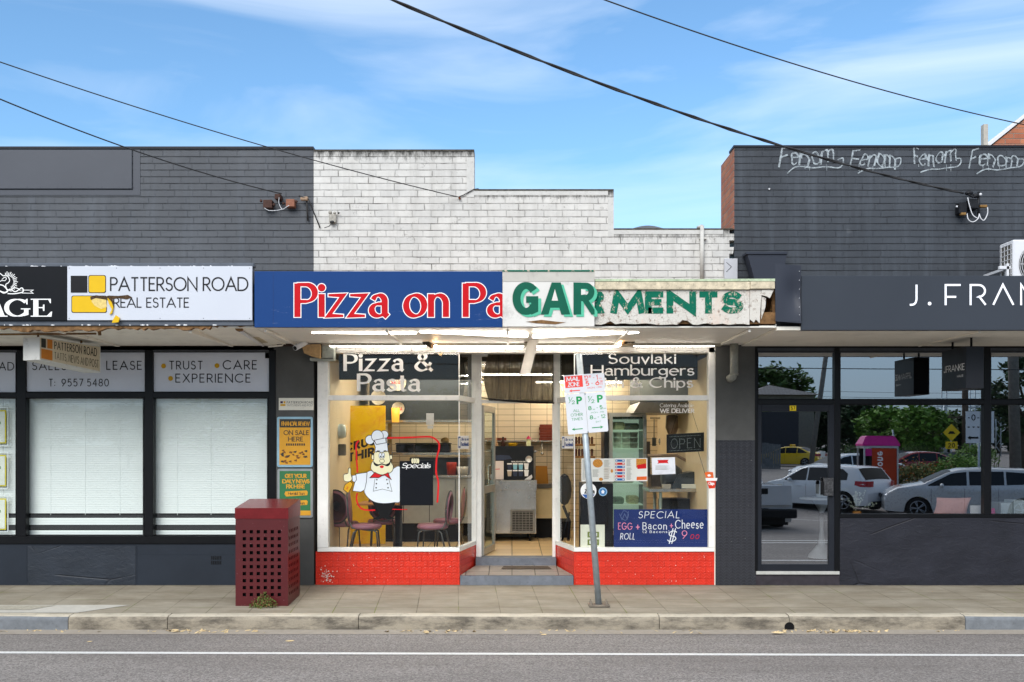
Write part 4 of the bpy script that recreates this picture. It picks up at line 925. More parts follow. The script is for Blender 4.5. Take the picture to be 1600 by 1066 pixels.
for i in range(5):
    x = 405+i*93; mb.ball(at(x, 428, -1.666), .004); mb.ball(at(x, 507, -1.666), .004)
obj('seam', mb, M('blue_dark', '#16376b', .4, bump=0), t)
bm = pm(-1.667); kw = dict(gap=21)
mb = MB(); text(mb, 'Pizza on Pa', 460, 793, 443, 495.5, .185, .07, bm, grow=1.35, mat=0, **kw); text(mb, 'Pizza on Pa', 460, 793, 443, 495.5, .185, .07, bm, d=.0014, mat=1, **kw)
obj('lettering', mb, [m_vinyl, M('sign_red', '#c00212', .6, var=.05, bump=0)], t)
# old garments boards
b = NB('old_board'); c_ = b.mix(b.noise(6, 6, .65), '#d9d5cd', '#c4beb3')
c_ = b.mix(b.ramp(b.noise(3.2, 6, .75, b.scale(b.pos, (1, 1, .5))), (.52, 0), (.66, .7)), c_, '#d7bfae')
c_ = b.mix(b.ramp(b.noise(19, 6, .8), (.56, 0), (.61, .9)), c_, '#7a6252')
vor = b.n('ShaderNodeTexVoronoi', feature='DISTANCE_TO_EDGE'); b.put(vor.inputs['Vector'], b.pos); vor.inputs['Scale'].default_value = 26
crk = b.math('MULTIPLY', b.ramp(vor.outputs['Distance'], (.0, 1), (.035, 0)), b.ramp(b.noise(4, 3), (.45, 0), (.6, .7)))
c_ = b.mix(crk, c_, '#5a473a'); m_old = b.pbr(c_, .8, nrm=b.bump(b.noise(30, 5, .7), .8, .01))
b = NB('old_green'); chip = b.ramp(b.noise(16, 6, .8, b.scale(b.pos, (1.4, 1, .8))), (.57, 0), (.60, 1))
m_ogreen = b.pbr(b.mix(chip, b.mix(b.noise(4, 4), '#005a45', '#006e55'), '#c9b8a4'), .65, nrm=b.bump(chip, .4, .005), spec=.15)
m_green = M('board_green', '#005843', .5, var=.1, vs=5); m_mint = M('board_mint', '#56b896', .5, var=.08, vs=5)
t = empty('fascia_sign', at(857, 510, -1.66), 'short white board with green shaded capitals beside the blue sign', 'sign')
mb = MB(); mb.pbox(785.3, 929, 423, 510.5, -1.69, .03, .003); mb.mi = 1; mb.pbox(785, 929.5, 422, 424.5, -1.70, .05); mb.mi = 2; mb.prism([(822, 503), (846, 500), (872, 503), (884, 504), (868, 507), (838, 505.5)], 0, .003, pm(-1.6905))
mb.mi = 3; mb.pbox(785.5, 929, 424.5, 440, -1.694, .004)
obj('panel', mb, [M('gar_white', '#dad7d1', .5, var=.06, vs=3, dirt=.35), m_ogreen, m_rust, M('gar_band', '#bdb9b0', .6, var=.06, dirt=.2)], t)
gm = pm(-1.697)
def heavy(mb, mat, dx, dy, d):
    mb.mi = mat; o = lambda P: [(x+dx, y+dy) for x, y in P]
    W_, H_ = 12.5, 10.5
    wf = lambda t_: H_+(W_-H_)*abs(t_.y)
    mb.ribbon([(822+15*math.cos(R(a))+dx, 466.5-20.3*math.sin(R(a))+dy) for a in range(38, 325, 11)], wf, gm, d)
    mb.poly(o([(822, 463), (841, 463), (841, 487), (830, 492), (830, 473), (822, 473)]), gm, d+.0004)
    mb.poly(o([(862, 441.5), (876, 441.5), (891, 491.5), (877, 491.5), (874, 481), (860, 481), (857, 491.5), (845, 491.5)]), gm, d)
    mb.poly(o([(896, 441.5), (908, 441.5), (908, 491.5), (896, 491.5)]), gm, d)
    mb.ribbon(o([(904, 446.5), (915, 446.5)]+[(915+9*math.sin(R(a)), 456.2-9.7*math.cos(R(a))) for a in range(15, 181, 15)]+[(904, 466)]), 9.5, gm, d+.0004)
    mb.poly(o([(908, 467), (918, 467), (929, 484), (929, 491.5), (924, 491.5)]), gm, d+.0008)
mb = MB(); heavy(mb, 0, 4.5, 3.4, 0)
mb.mi = 1; heavy(mb, 1, 0, 0, .0016); mb.mi = 2; mb.poly([(867, 452), (872, 470), (862, 470)], gm, .003); mb.poly([(908, 452), (915, 453), (915, 460), (908, 461)], gm, .003)
obj('lettering', mb, [m_mint, m_green, _mc['gar_white']], t)
# longer peeling board
t = empty('fascia_sign', at(1060, 507, -1.64), 'long peeling timber board with faded green capitals and a broken end', 'sign')
mb = MB(); top = [(929.5, 453)]+[(929+(1170-929)*i/12, 453+rnd.uniform(-.3, .3)) for i in range(1, 12)]+[(1171, 453)]
bot = [(1171-(1171-929.5)*i/30, 506.5+rnd.uniform(-1.6, 1.2)-(5 if i in (12, 13, 27) else 0)) for i in range(31)]
mb.prism(top+bot, 0, -.03, pm(-1.64)); 
mb.prism([(1171.5, 453), (1189, 453), (1190, 461), (1189, 470), (1187, 505), (1181, 499), (1178, 504), (1171.5, 499)], 0, -.025, pm(-1.636))
mb.prism([(1190, 453), (1209, 453), (1203, 466), (1198, 463), (1190, 461)], 0, -.02, pm(-1.645)); mb.prism([(1190, 463), (1197, 466), (1196, 480), (1189.5, 499)], 0, -.02, pm(-1.62))
obj('panel', mb, m_old, t)
mb = MB(); mb.pbox(929.5, 1172, 440, 452.5, -1.67, .06, .006); mb.pbox(1172.5, 1211, 438.5, 451.5, -1.668, .06, .006)
obj('capping', mb, M('capping_cream', '#cdc0a6', .8, var=.3, vs=12, bump=.7, bs=40, dirt=.75), t)
mb = MB(); mb.add([at(929.5, 440, -1.671), at(1211, 438, -1.671), at(1211, 435.5, -1.55), at(929.5, 437, -1.55)], [(0, 1, 2, 3)]); mb.pbox(929.5, 1211, 436, 439.5, -1.673, .006)
obj('flashing', mb, M('flashing_mint', '#b5c4a4', .6, var=.3, vs=9, dirt=.8), t)
mb = MB(); q = pm(-1.643); hv = dict(gap=22)
text(mb, 'MENTS', 952, 1164, 455.5, 490, .31, .27, q, mat=0, **hv); mb.poly([(929.5, 472), (935, 473), (941, 490), (932, 490), (929.5, 484)], q, .0015)
mb.poly([(929.5, 456), (934, 457), (936, 464), (933, 470), (929.5, 471)], q, .0012); mb.poly([(929.6, 455.5), (940, 456), (943.5, 461), (943, 468), (938, 472), (945, 489.5), (936, 489.5), (931, 474), (933, 466), (931.5, 460)], q, .002)
obj('lettering', mb, m_ogreen, t)
# bent sheet metal beside the broken end
mb = MB(); n = 10; vs = []
for j in range(n+1):
    for i in range(n+1):
        u_, v_ = i/n, j/n; x = 1211.5+39.5*u_; y = 412+ (3.5*u_) + (502-412)*v_
        dpt = .05*math.exp(-((u_-.75)**2*9+(v_-.5)**2*14))-.02*u_
        p = at(x, y, -1.66); vs.append((p.x, -1.66+dpt, p.z))
mb.smooth = True; mb.add(vs, [(j*(n+1)+i, j*(n+1)+i+1, (j+1)*(n+1)+i+1, (j+1)*(n+1)+i) for j in range(n) for i in range(n)]); mb.smooth = False
for y in (424, 438, 452, 466, 480, 492): mb.mi = 1; mb.ball(at(1249, y, -1.686), .004)
mb.mi = 0; mb.add([at(1212, 502.5, -1.66), at(1251, 503, -1.68), at(1247, 503.5, -1.2), at(1214, 503, -1.2)], [(0, 1, 2, 3)])
tag(obj('metal_sheet', mb, [M('sheet_slate', '#343842', .38, var=.05, vs=2, bump=.05), m_white]), 'buckled dark metal sheet closing the end beside the broken board', 'metal sheet')
# rainwater head, square cover, thin downpipe on the white wall, soffit pipe
t = empty('rainwater_head', at(1195, 432, -.2), 'dark tapered rainwater head against the slate bricks', 'rainwater head')
Yq = -.22; a_, b_, c2, d2 = at(1160, 397, Yq), at(1229, 397, Yq), at(1222, 436, Yq), at(1178, 436, Yq)
mb = MB(); mb.prism([(1168, 397), (1229, 397), (1223, 440), (1180, 440)], 0, -.2, pm(Yq)); mb.add([at(1168, 397, Yq), at(1180, 440, Yq), at(1178, 440, -.02), at(1160, 400, -.02)], [(0, 1, 2, 3)])
obj('hopper', mb, _mc['sheet_slate'], t); mb = MB(); mb.pbox(1166, 1230.5, 393.5, 397.5, Yq-.015, .21, .004); obj('rim', mb, _mc['sheet_slate'], t)
mb = MB(); mb.pbox(1132, 1152.5, 404, 436, -.05, .045, .003); mb.mi = 1; mb.ribbon([(1135, 425), (1143, 417), (1135, 410)], .8, pm(-.052)); tag(obj('cover_plate', mb, [M('cover_grey', '#b9bbc0', .5, var=.05), m_txt]), 'pale square cover plate with a small dent on the toothed brick edge', 'cover plate')
mb = MB(); mb.tube([at(1097, 353, -.05), at(1097, 436, -.05)], .026, 10); mb.box(at(1092, 0, 0).x, at(1103, 0, 0).x, -.06, -.005, at(0, 375, 0).z, at(0, 372, 0).z); mb.tube([at(1090, 356, .02), at(1097, 353, -.05)], .02, 8)
tag(obj('downpipe', mb, M('pipe_white', '#c4c2bc', .6, var=.08, dirt=.5)), 'slim white painted downpipe running up the white brick parapet', 'downpipe')
mb = MB(); mb.tube([at(1147, 532, -.12), at(1147, 584, -.12), at(1145, 589, -.09), at(1140, 592, -.02)], .052, 14); mb.lathe([(.06, 0), (.06, .03)], at(1147, 587, -.12), 'z', 14)
tag(obj('downpipe', mb, M('pipe_grey', '#8b8c85', .5, var=.12, vs=8, dirt=.4)), 'thick grey stub of downpipe below the soffit on the dark pier', 'downpipe')
# air conditioner
t = empty('air_conditioner', at(1610, 431, -.5), 'white air conditioning unit above the slate fascia', 'air conditioner')
Ya = -.62; s_ = S(Ya); a = at(1583, 374.5, Ya); zb = a.z-.6
mb = MB(); mb.box(a.x, a.x+.86, Ya, Ya+.32, zb, a.z, .012); obj('casing', mb, m_white, t)
mb = MB()
for k in range(9):
    z_ = a.z-.05-k*.06
    if z_ > zb: mb.box(a.x-.006, a.x+.002, Ya+.03, Ya+.29, z_, z_+.008)
for k in range(4): mb.box(a.x-.006, a.x+.002, Ya+.04+k*.075, Ya+.05+k*.075, zb+.05, a.z-.03)
mb.mi = 1; mb.box(a.x-.0015, a.x+.001, Ya+.03, Ya+.29, zb+.04, a.z-.04)
obj('side_grille', mb, [m_white, M('coil', '#6d6a62', .5, .3, var=.3, vs=60)], t)
mb = MB(); cc = Vector((a.x+.33, Ya-.004, a.z-.3))
for k in range(9): 
    r_ = .05+k*.026; mb.tube([cc+Vector((r_*math.cos(R(q_)), -.012, r_*math.sin(R(q_)))) for q_ in range(0, 361, 15)], .0035, 4)
for k in range(12): mb.tube([cc+Vector((.03*math.cos(k*.5236), -.014, .03*math.sin(k*.5236))), cc+Vector((.265*math.cos(k*.5236), -.014, .265*math.sin(k*.5236)))], .003, 4)
mb.mi = 1; mb.lathe([(.262, 0), (.262, .002)], cc+Vector((0, -.003, 0)), 'y', 32)
obj('fan_grille', mb, [m_white, M('fan_dark', '#3c3c3c', .5)], t)
mb = MB(); mb.box(a.x-.14, a.x+.02, Ya+.05, Ya+.09, zb+.25, zb+.29, .003); mb.box(a.x-.05, a.x-.02, Ya+.05, Ya+.09, zb, zb+.32, .003); mb.box(a.x-.05, a.x-.02, Ya+.05, -.0, zb+.25, zb+.28)
obj('bracket', mb, m_white, t)

# dead batten light under the agency canopy
t = empty('fluorescent_light', at(392, 525, -.8), 'unlit yellowed batten light slanting under the agency soffit', 'light')
A_, B_ = at(374, 512.5, -1.5), at(411, 536, -.35); d_ = (B_-A_).normalized(); s_ = Vector((d_.y, -d_.x, 0))*.06; u_ = Vector((0, 0, .05))
mb = MB(); mb.add([A_-s_, A_+s_, B_+s_, B_-s_, A_-s_*.6+u_, A_+s_*.6+u_, B_+s_*.6+u_, B_-s_*.6+u_], [(0, 3, 2, 1), (4, 5, 6, 7), (0, 1, 5, 4), (1, 2, 6, 5), (2, 3, 7, 6), (3, 0, 4, 7)]); obj('batten', mb, M('batten_old', '#c9bd9f', .6, var=.1, dirt=.5), t)
mb = MB(); mb.tube([A_-Vector((0, 0, .03)), B_-Vector((0, 0, .03))], .018, 8); obj('tube', mb, m_white, t)
mb = MB(); mb.tube([A_-d_*.03, A_+d_*.02], .045, 8); obj('end_cap', mb, m_rust, t)
# ================================================================== CABLES AND WALL FITTINGS
m_cab = M('cable_dark', '#3b3a3a', .6, bump=.2, bs=200)
def cable(p0, p1, sag, r, label, ext=0, twist=0):
    r = r*.72
    p0, p1 = Vector(p0), Vector(p1); q = p1+(p1-p0)*ext; mb = MB(); n = 60
    for h in range(2 if twist else 1):
        pts = []
        for i in range(n+1):
            t_ = i/n; p = p0.lerp(q, t_); tt = t_*(1+ext); p = p-Vector((0, 0, 1))*sag*4*tt*(1-tt) if tt <= 1 else p+Vector((0, 0, 1))*sag*4*tt*(tt-1)
            if twist: a_ = t_*90+h*math.pi; p = p+Vector((0, math.cos(a_), math.sin(a_)))*r*.9
            pts.append(p)
        mb.tube(pts, r, 6)
    tag(obj('power_cable', mb, m_cab), label, 'cable', 'overhead service cables')
cable(at(1505, 302, -.12), at(613, 0, -4), .16, .013, 'thick twisted overhead cable ending at the connector on the slate wall', .9, 1)
cable(at(1640, 203, -.3), at(945, 0, -3.2), .10, .009, 'thin overhead cable passing above the graffiti parapet and brick gable', 1.2)
cable(at(716, 308, -.03), at(0, 97, -3), .07, .008, 'thin overhead cable hooked on the upper white brick wall', .6)
cable(at(440, 303, -.12), at(0, 155, -3), .07, .0095, 'overhead cable ending at the pair of brown wall boxes', .6)
mb = MB(); mb.tube([at(716, 308, -.03), at(724, 305, -.02), at(733, 300, -.02), at(740, 296, -.02), at(747, 295, .05), at(752, 299, .2)], .006, 6); mb.mi = 1; mb.lathe([(.014, 0), (.014, .05)], at(718, 309, -.06), 'y', 8)
tag(obj('cable_hook', mb, [m_cab, M('rusty_iron', '#6b3b22', .9, .2, var=.4, vs=40)]), 'rusty hook with a cable tail crossing the first parapet step', 'cable hook')
t = empty('junction_box', at(436, 326, -.05), 'pair of small brown wall boxes joined by looping white wires', 'junction box')
mb = MB(); mb.pbox(411, 425, 312, 325, -.1, .1, .006); mb.mi = 1; mb.pbox(446.5, 460, 311, 323, -.1, .1, .006); mb.mi = 0; mb.pbox(429, 438, 303, 311, -.12, .12, .004)
for x, y in ((408, 314), (428, 320), (463, 315), (443, 318)): mb.ball(at(x, y, -.08), .018)
obj('box', mb, [M('box_brown', '#4a342d', .7, var=.3, vs=30, dirt=.5), M('box_tan', '#8d5f4c', .7, var=.2, vs=30)], t)
mb = MB(); mb.tube([at(x, y, -.13) for x, y in catmull([(413, 325), (420, 329), (432, 329), (441, 327)])], .004, 5); mb.tube([at(x, y, -.13) for x, y in catmull([(436, 309), (436, 318), (441, 327), (447, 324), (452, 321)])], .004, 5)
obj('wire', mb, m_white, t)
mb = MB(); mb.tube([at(467, 306, -.1), at(482, 311, -.09), at(500, 356, -.02)], .008, 6); mb.tube([at(479, 310, -.06), at(481, 345, -.03)], .012, 6); mb.mi = 1; mb.pbox(469, 481, 307, 313, -.1, .05, .01)
tag(obj('cable_clamp', mb, [m_cab, M('clamp_tan', '#a58b74', .8, var=.2)]), 'pale cable clamp on an iron bracket by the white brick edge', 'clamp')
mb = MB(); mb.pbox(514, 525, 334, 348, -.06, .06, .01); mb.ball(at(516, 332, -.05), .025); mb.ball(at(523, 333, -.05), .02); mb.mi = 1; mb.tube([at(519, 348, -.06), at(514, 354, -.06), at(507, 356, -.05)], .005, 6); mb.ball(at(519, 347, -.055), .03, .02, .02); mb.ball(at(529, 333, -.05), .014)
tag(obj('wall_insulator', mb, [M('insulator', '#a9a59c', .7, var=.3, vs=30, dirt=.8), m_cab]), 'weathered insulator with a short dark wire on white bricks', 'insulator')
t = empty('cable_connector', at(1520, 345, -.1), 'tangled cable connector hanging with white wire loops on slate bricks', 'cable connector')
mb = MB(); mb.pbox(1499, 1512, 316, 334, -.12, .12, .012); mb.pbox(1515, 1530, 311, 326, -.11, .11, .01); mb.ball(at(1514, 302, -.12), .055, .04, .03); mb.ball(at(1525, 306, -.1), .05, .03, .03)
mb.tube([at(1529, 300, -.1), at(1529, 338, -.1)], .014, 6); mb.tube([at(1508, 301, -.13), at(1520, 308, -.14), at(1532, 304, -.12)], .012, 6); mb.mi = 1; mb.pbox(1502, 1510, 332, 336, -.14, .05, .005); mb.pbox(1532, 1543, 320, 324, -.13, .05, .005)
mb.mi = 2; mb.ball(at(1495, 323, -.12), .014); mb.ball(at(1532, 304, -.14), .018)
obj('body', mb, [M('bakelite', '#1d1e22', .4, var=.3, vs=30), M('brass_dirty', '#8a6a3e', .6, .3, var=.3), m_white], t)
mb = MB()
for P in ([(1512, 309), (1515, 322), (1520, 336), (1529, 342)], [(1511, 334), (1513, 343), (1520, 347), (1528, 342), (1530, 334)], [(1543, 324), (1543, 334), (1538, 344), (1533, 342), (1530, 334)]):
    mb.tube([at(x, y, -.16) for x, y in catmull(P)], .006, 6)
obj('wire', mb, m_white, t)
mb = MB(); mb.lathe([(.012, 0), (.014, .015), (.008, .02)], at(1202, 295, -.02), 'y', 10); tag(obj('wall_plug', mb, m_white), 'tiny white plug on the slate bricks near the parapet corner', 'wall plug')
# security camera and bits under the blue sign end
t = empty('security_camera', at(466, 545, -.12), 'small white bullet camera aimed down the footpath beside the switch box', 'camera')
mb = MB(); p0, p1 = at(478, 535, -.25), at(461, 544, -.42); mb.tube([p0, p1], .034, 14); mb.tube([p0+(p0-p1)*.15, p0], .02, 10); obj('housing', mb, m_white, t)
mb = MB(); mb.tube([p0, at(484, 530, -.1), at(487, 524, -.08)], .012, 8); mb.lathe([(.04, 0), (.03, .02)], at(487, 527, -.08), 'z', 12); obj('bracket', mb, m_white, t)
mb = MB(); dd = (p1-p0).normalized(); mb.tube([p1-dd*.002, p1+dd*.004], .027, 12); obj('lens', mb, m_black, t)
mb = MB(); mb.pbox(432, 463, 529, 540, -.14, .14, .01); mb.mi = 1; mb.tube([at(419, 542, -.2), at(441, 540, -.2), at(445, 534, -.15)], .01, 6); mb.tube([at(423, 540, -.2), at(432, 535, -.15)], .008, 6)
tag(obj('conduit_box', mb, [M('box_rust', '#3a2a24', .8, var=.4, vs=30), m_soff]), 'rusty brown box with pale cable ends tucked under the soffit', 'junction box')
mb = MB(); mb.prism([(472, 541), (486, 538), (500, 538), (500, 560), (487, 557), (475, 552)], 0, -.08, pm(-.2))
tag(obj('broken_ply', mb, M('raw_ply', '#b29268', .8, var=.25, vs=20, bump=.5)), 'scrap of broken bare plywood below the small camera', 'plywood scrap')
t = empty('switch_box', at(506, 562, -.1), 'open grey electrical box mounted at the corner above the shop window', 'switch box')
mb = MB(); mb.pbox(503, 522, 533, 562, -.13, .13, .006); mb.pbox(484, 522, 559, 563.5, -.13, .13, .004); obj('box', mb, M('box_grey', '#a4aaa2', .6, var=.18, vs=12, dirt=.5), t)
mb = MB(); mb.pbox(485, 502.5, 535, 558.5, -.11, .1, .006); obj('meter', mb, M('meter_dark', '#4a4f57', .35, var=.2), t)
# wall posters on the west pier
def board(x0, x1, y0, y1, label, edge, face, Y=-.004, cat='poster frame'):
    t = empty('poster_frame', at((x0+x1)/2, y1, Y), label, cat)
    mb = MB(); mb.prism(rrect(x0, x1, y0, y1, 3), 0, .02, pm(Y)); obj('frame', mb, edge, t)
    mb = MB(); mb.poly([(x0+3.5, y0+3.5), (x1-3.5, y0+3.5), (x1-3.5, y1-3.5), (x0+3.5, y1-3.5)], pm(Y), .0215); obj('sheet', mb, face, t); return t
m_amber = M('poster_amber', '#d39a32', .5, var=.06, bump=0); m_pgreen = M('poster_green', '#38724a', .5, var=.06, bump=0); m_slt = M('poster_slate', '#3a3a35', .5, bump=0)
t = board(433.5, 489, 651.5, 730, 'pale blue framed amber newspaper poster on the grey pier', M('frame_pale', '#8fb3c4', .35), m_amber)
mb = MB(); q = pm(-.027); mb.mi = 0; mb.poly([(437, 655), (485.5, 655), (485.5, 668), (437, 668)], q); text(mb, 'ON SALE', 443, 483, 672.5, 680, .15, .14, q, mat=0, gap=20); text(mb, 'HERE', 450, 474, 682.5, 690, .15, .14, q, mat=0, gap=20)
text(mb, 'FINANCIAL REVIEW', 440, 484, 659, 665.5, .2, .08, q, d=.001, mat=1, gap=8)
for i in range(9): mb.mi = 0; mb.poly([(447+i*3.4, 693), (449.3+i*3.4, 693), (449.3+i*3.4, 696.5), (447+i*3.4, 696.5)], q)
for i in range(26):
    x = 438+rnd.random()*40; y = 703+rnd.random()*20; mb.mi = rnd.choice((0, 2, 2)); mb.poly([(x, y), (x+rnd.uniform(2, 7), y-1), (x+4, y+2.5), (x, y+1.5)], q, rnd.random()*.002)
obj('print', mb, [m_slt, m_amber, M('poster_brown', '#7a4f2c', .6, var=.3, vs=60, bump=0)], t)
t = board(434, 489, 732.5, 809, 'green and amber news poster low on the grey pier, partly behind the bin', M('frame_silver', '#9aa0a0', .35, .4), m_pgreen)
mb = MB(); text(mb, 'GET YOUR', 445, 479, 740.5, 747, .24, .2, q, mat=0, gap=8); text(mb, 'DAILY NEWS', 441, 484, 749, 755.5, .24, .2, q, mat=0, gap=6); text(mb, 'FIX HERE', 447, 477, 757, 763.5, .24, .2, q, mat=0, gap=8)
for k, (y, l) in enumerate(((768, 'Herald Sun'), (783, 'Herald Sun'))):
    mb.mi = 0; mb.poly([(446, y), (479, y-1.5), (481, y+1), (480, y+6), (447, y+8), (444.5, y+4)], q); text(mb, l, 450, 476, y+1, y+5.5, .14, .08, q, d=.001, mat=1, gap=12)
mb.mi = 0; mb.poly([(437.5, 798), (485.5, 798), (485.5, 805.5), (437.5, 805.5)], q); obj('print', mb, [m_amber, m_slt], t)
t = empty('wall_plaque', at(462, 640, 0), 'small white plaque with gold and purple squares above the posters', 'plaque')
mb = MB(); mb.pbox(435.5, 490, 622, 641, -.014, .012, .002); obj('panel', mb, M('plaque_white', '#dad7c9', .5, var=.04, dirt=.15), t)
mb = MB(); q = pm(-.0148); mb.mi = 0; mb.poly([(438, 627), (442, 627), (442, 630.5), (438, 630.5)], q); mb.mi = 1; mb.poly([(443, 627), (446, 627), (446, 630.5), (443, 630.5)], q); mb.poly([(438, 631.5), (446, 631.5), (446, 634.5), (438, 634.5)], q)
text(mb, 'PATTERSON ROAD', 448, 489, 627, 630.7, .13, .11, q, mat=2); text(mb, 'TATTS NEWS AND POST', 448, 489, 631.8, 635, .09, .08, q, mat=2)
obj('print', mb, [M('purple', '#3b2547', .5, bump=0), m_gold, m_txt], t)
# hanging lightbox
t = empty('hanging_sign', at(60, 525, -1.0), 'old white lightbox hanging askew under the agency canopy', 'sign')
A = at(62, 526.5, -1.30); B = at(157, 541, -.35); u = Vector((B.x-A.x, B.y-A.y, 0)); L0 = u.length; u.normalize(); nn = Vector((u.y, -u.x, 0)); dz = B.z-A.z
def hm(a_, b_, d=0): return Vector((A.x, A.y, A.z))+u*a_+Vector((0, 0, b_+dz*a_/L0))+nn*d
hgt0, hgt1 = .262, .33
mb = MB(); th = .232
V = [hm(0, -hgt0, -th), hm(L0, -hgt1, -th), hm(L0, -hgt1), hm(0, -hgt0), hm(0, 0, -th), hm(L0, 0, -th), hm(L0, 0), hm(0, 0)]
mb.add(V, [(0, 1, 2, 3), (4, 7, 6, 5), (3, 2, 6, 7), (1, 0, 4, 5), (0, 3, 7, 4), (2, 1, 5, 6)]); obj('box', mb, M('lightbox', '#d9d8d2', .5, var=.05, dirt=.45), t)
mb = MB(); hq = lambda a_, b_, d=0: hm(a_, -(b_/100)*(hgt0+(hgt1-hgt0)*a_/L0), .003+d)
mb.mi = 3; mb.poly([(.0, 4), (L0*.985, 4), (L0*.985, 95), (0, 95)], hq, 0); mb.mi = 0; mb.poly([(.02, 5), (.09, 5), (.09, 44), (.02, 44)], hq, .001); mb.mi = 1; mb.poly([(.11, 5), (.19, 5), (.19, 44), (.11, 44)], hq, .001); mb.poly([(.02, 50), (.19, 50), (.19, 92), (.02, 92)], hq, .001)
text(mb, 'PATTERSON ROAD', .22, L0*.95, 10, 42, .14, .12, hq, d=.001, mat=2) if False else None
def scal(s, x0, x1, yt, yb, wv):      # rows on the lightbox, laid out in metres
    g = lambda a_, b_, d=0: hq(a_, b_*100/hgt0, d); text(mb, s, x0, x1, yt*hgt0/100, yb*hgt0/100, wv, wv*.9, g, d=.0015, mat=2)
scal('PATTERSON ROAD', .22, L0*.93, 10, 42, .12); scal('TATTS, NEWS AND POST', .22, L0*.96, 54, 84, .08)
obj('print', mb, [m_slt, M('lightbox_orange', '#c77a2e', .5, bump=0), m_txt, M('lightbox_face', '#cfc2a6', .5, var=.08, dirt=.2)], t)
mb = MB(); mb.tube([hm(.1, 0, -th/2), hm(.1, .1, -th/2)], .012, 6); mb.tube([hm(L0*.8, 0, -th/2), hm(L0*.8, .12-dz*.8, -th/2)], .012, 6); mb.tube([at(-100, 523.5, -1.45), at(150, 521.5, -1.45)], .012, 6); mb.tube([at(155, 516, -1.5), at(156, 524, -1.5)], .018, 6)
obj('hanger', mb, m_rust, t)
# hanging cube sign
t = empty('hanging_sign', at(1523, 607, -.7), 'dark cube sign hanging on two rods below the slate canopy', 'sign')
cxa = at(1509.5, 0, -1.0).x; cz1 = at(0, 541, -1.0).z; cz0 = at(0, 607, -1.0).z
mb = MB(); mb.box(cxa, cxa+.21, -1.0, -.375, cz0, cz1, .004); obj('box', mb, M('sign_ink', '#23252a', .4, var=.08, vs=2, bump=.05), t)
sm = lambda u_, v_, d=0: Vector((cxa-.002-d, -u_, v_)) 
mb = MB(); text(mb, 'J.FRANKIE', .46, .985, cz0+.30, cz0+.22, .11, .1, lambda a_, b_, d=0: Vector((cxa-.003-d, -.375-(.985-a_)*0-(a_-.40)*1.02, b_)), gap=16)
text(mb, 'HAIR', .80, .95, cz0+.17, cz0+.14, .12, .1, lambda a_, b_, d=0: Vector((cxa-.003-d, -.375-(a_-.40)*1.02, b_)), gap=30)
obj('lettering', mb, m_vinyl, t)
mb = MB(); mb.tube([(cxa+.1, -.92, cz1), (cxa+.1, -.92, 3.1)], .014, 8); obj('rod', mb, m_black, t); mb = MB(); mb.tube([(cxa+.1, -.45, cz1), (cxa+.1, -.45, 3.1)], .014, 8); obj('rod', mb, m_black, t)
mb = MB(); mb.lathe([(.05, 0), (.055, .03)], Vector(at(1351, 523, -.6))+Vector((0, 0, 0)), 'z', 14); tag(obj('smoke_sensor', mb, m_soff), 'small round fitting on the salon canopy soffit', 'sensor')

# ================================================================== LIGHTS UNDER THE MIDDLE CANOPY
m_tube = emat('tube_lit', '#fff5e8', 15.0); m_tubi = emat('tube_inner', '#fff3e0', 95.0); m_bat = M('batten_white', '#bdb9af', .45, var=.04, dirt=.2)
def fluoro(pts, label, r=.019, bat=True, grp='lit fluorescent tubes below the canopy'):
    p, q = Vector(pts[0]), Vector(pts[1]); t = empty('fluorescent_light', (p+q)/2, label, 'light', grp)
    inn = grp.endswith('ceiling'); mb = MB(); mb.tube([p, q], r, 10); obj('tube', mb, m_tubi if grp.endswith('ceiling') else m_tube, t)
    mb = MB(); d = (q-p).normalized(); up = Vector((0, 0, .024 if inn else .048)); s_ = Vector((-d.y, d.x, 0))*(.02 if inn else .035)
    a_, b_ = p-d*.02+up, q+d*.02+up
    mb.add([a_-s_, a_+s_, b_+s_, b_-s_, a_-s_+up*.7, a_+s_+up*.7, b_+s_+up*.7, b_-s_+up*.7], [(0, 3, 2, 1), (4, 5, 6, 7), (0, 1, 5, 4), (1, 2, 6, 5), (2, 3, 7, 6), (3, 0, 4, 7)])
    for e in (p, q): mb.tube([e-up*.45, e+up], .014, 6)
    obj('batten', mb, M('batten_dim', '#6d675c', .6) if inn else m_bat, t); return t
Yf = -1.2
fluoro((at(487, 518.5, Yf), at(651, 520, Yf)), 'lit tube below the blue sign, nearest the small camera')
fluoro((at(655, 517.5, Yf-.1), at(824, 525, Yf+.1)), 'lit tube sagging below the right half of the blue sign')
fluoro((at(832, 526, Yf), at(998, 518.5, Yf)), 'lit tube tilted below the short green lettered board')
fluoro((at(1000, 515.5, Yf-.05), at(1170, 515.5, Yf-.05)), 'lit tube below the long peeling board')
Yr_ = -.13
fluoro((at(515, 539.5, Yr_), at(666, 540.5, Yr_)), 'lit tube along the wall above the chef window')
fluoro((at(672, 540.5, Yr_), at(818, 541, Yr_)), 'lit tube along the wall above the doorway')
fluoro((at(826, 541, Yr_), at(966, 540.5, Yr_)), 'lit tube along the wall between doorway and bulb fitting')
fluoro((at(990, 539.5, Yr_), at(1116, 539.5, Yr_)), 'lit tube along the wall above the souvlaki lettering')
m_bulb = emat('bulb_lit', '#ffc98a', 22)
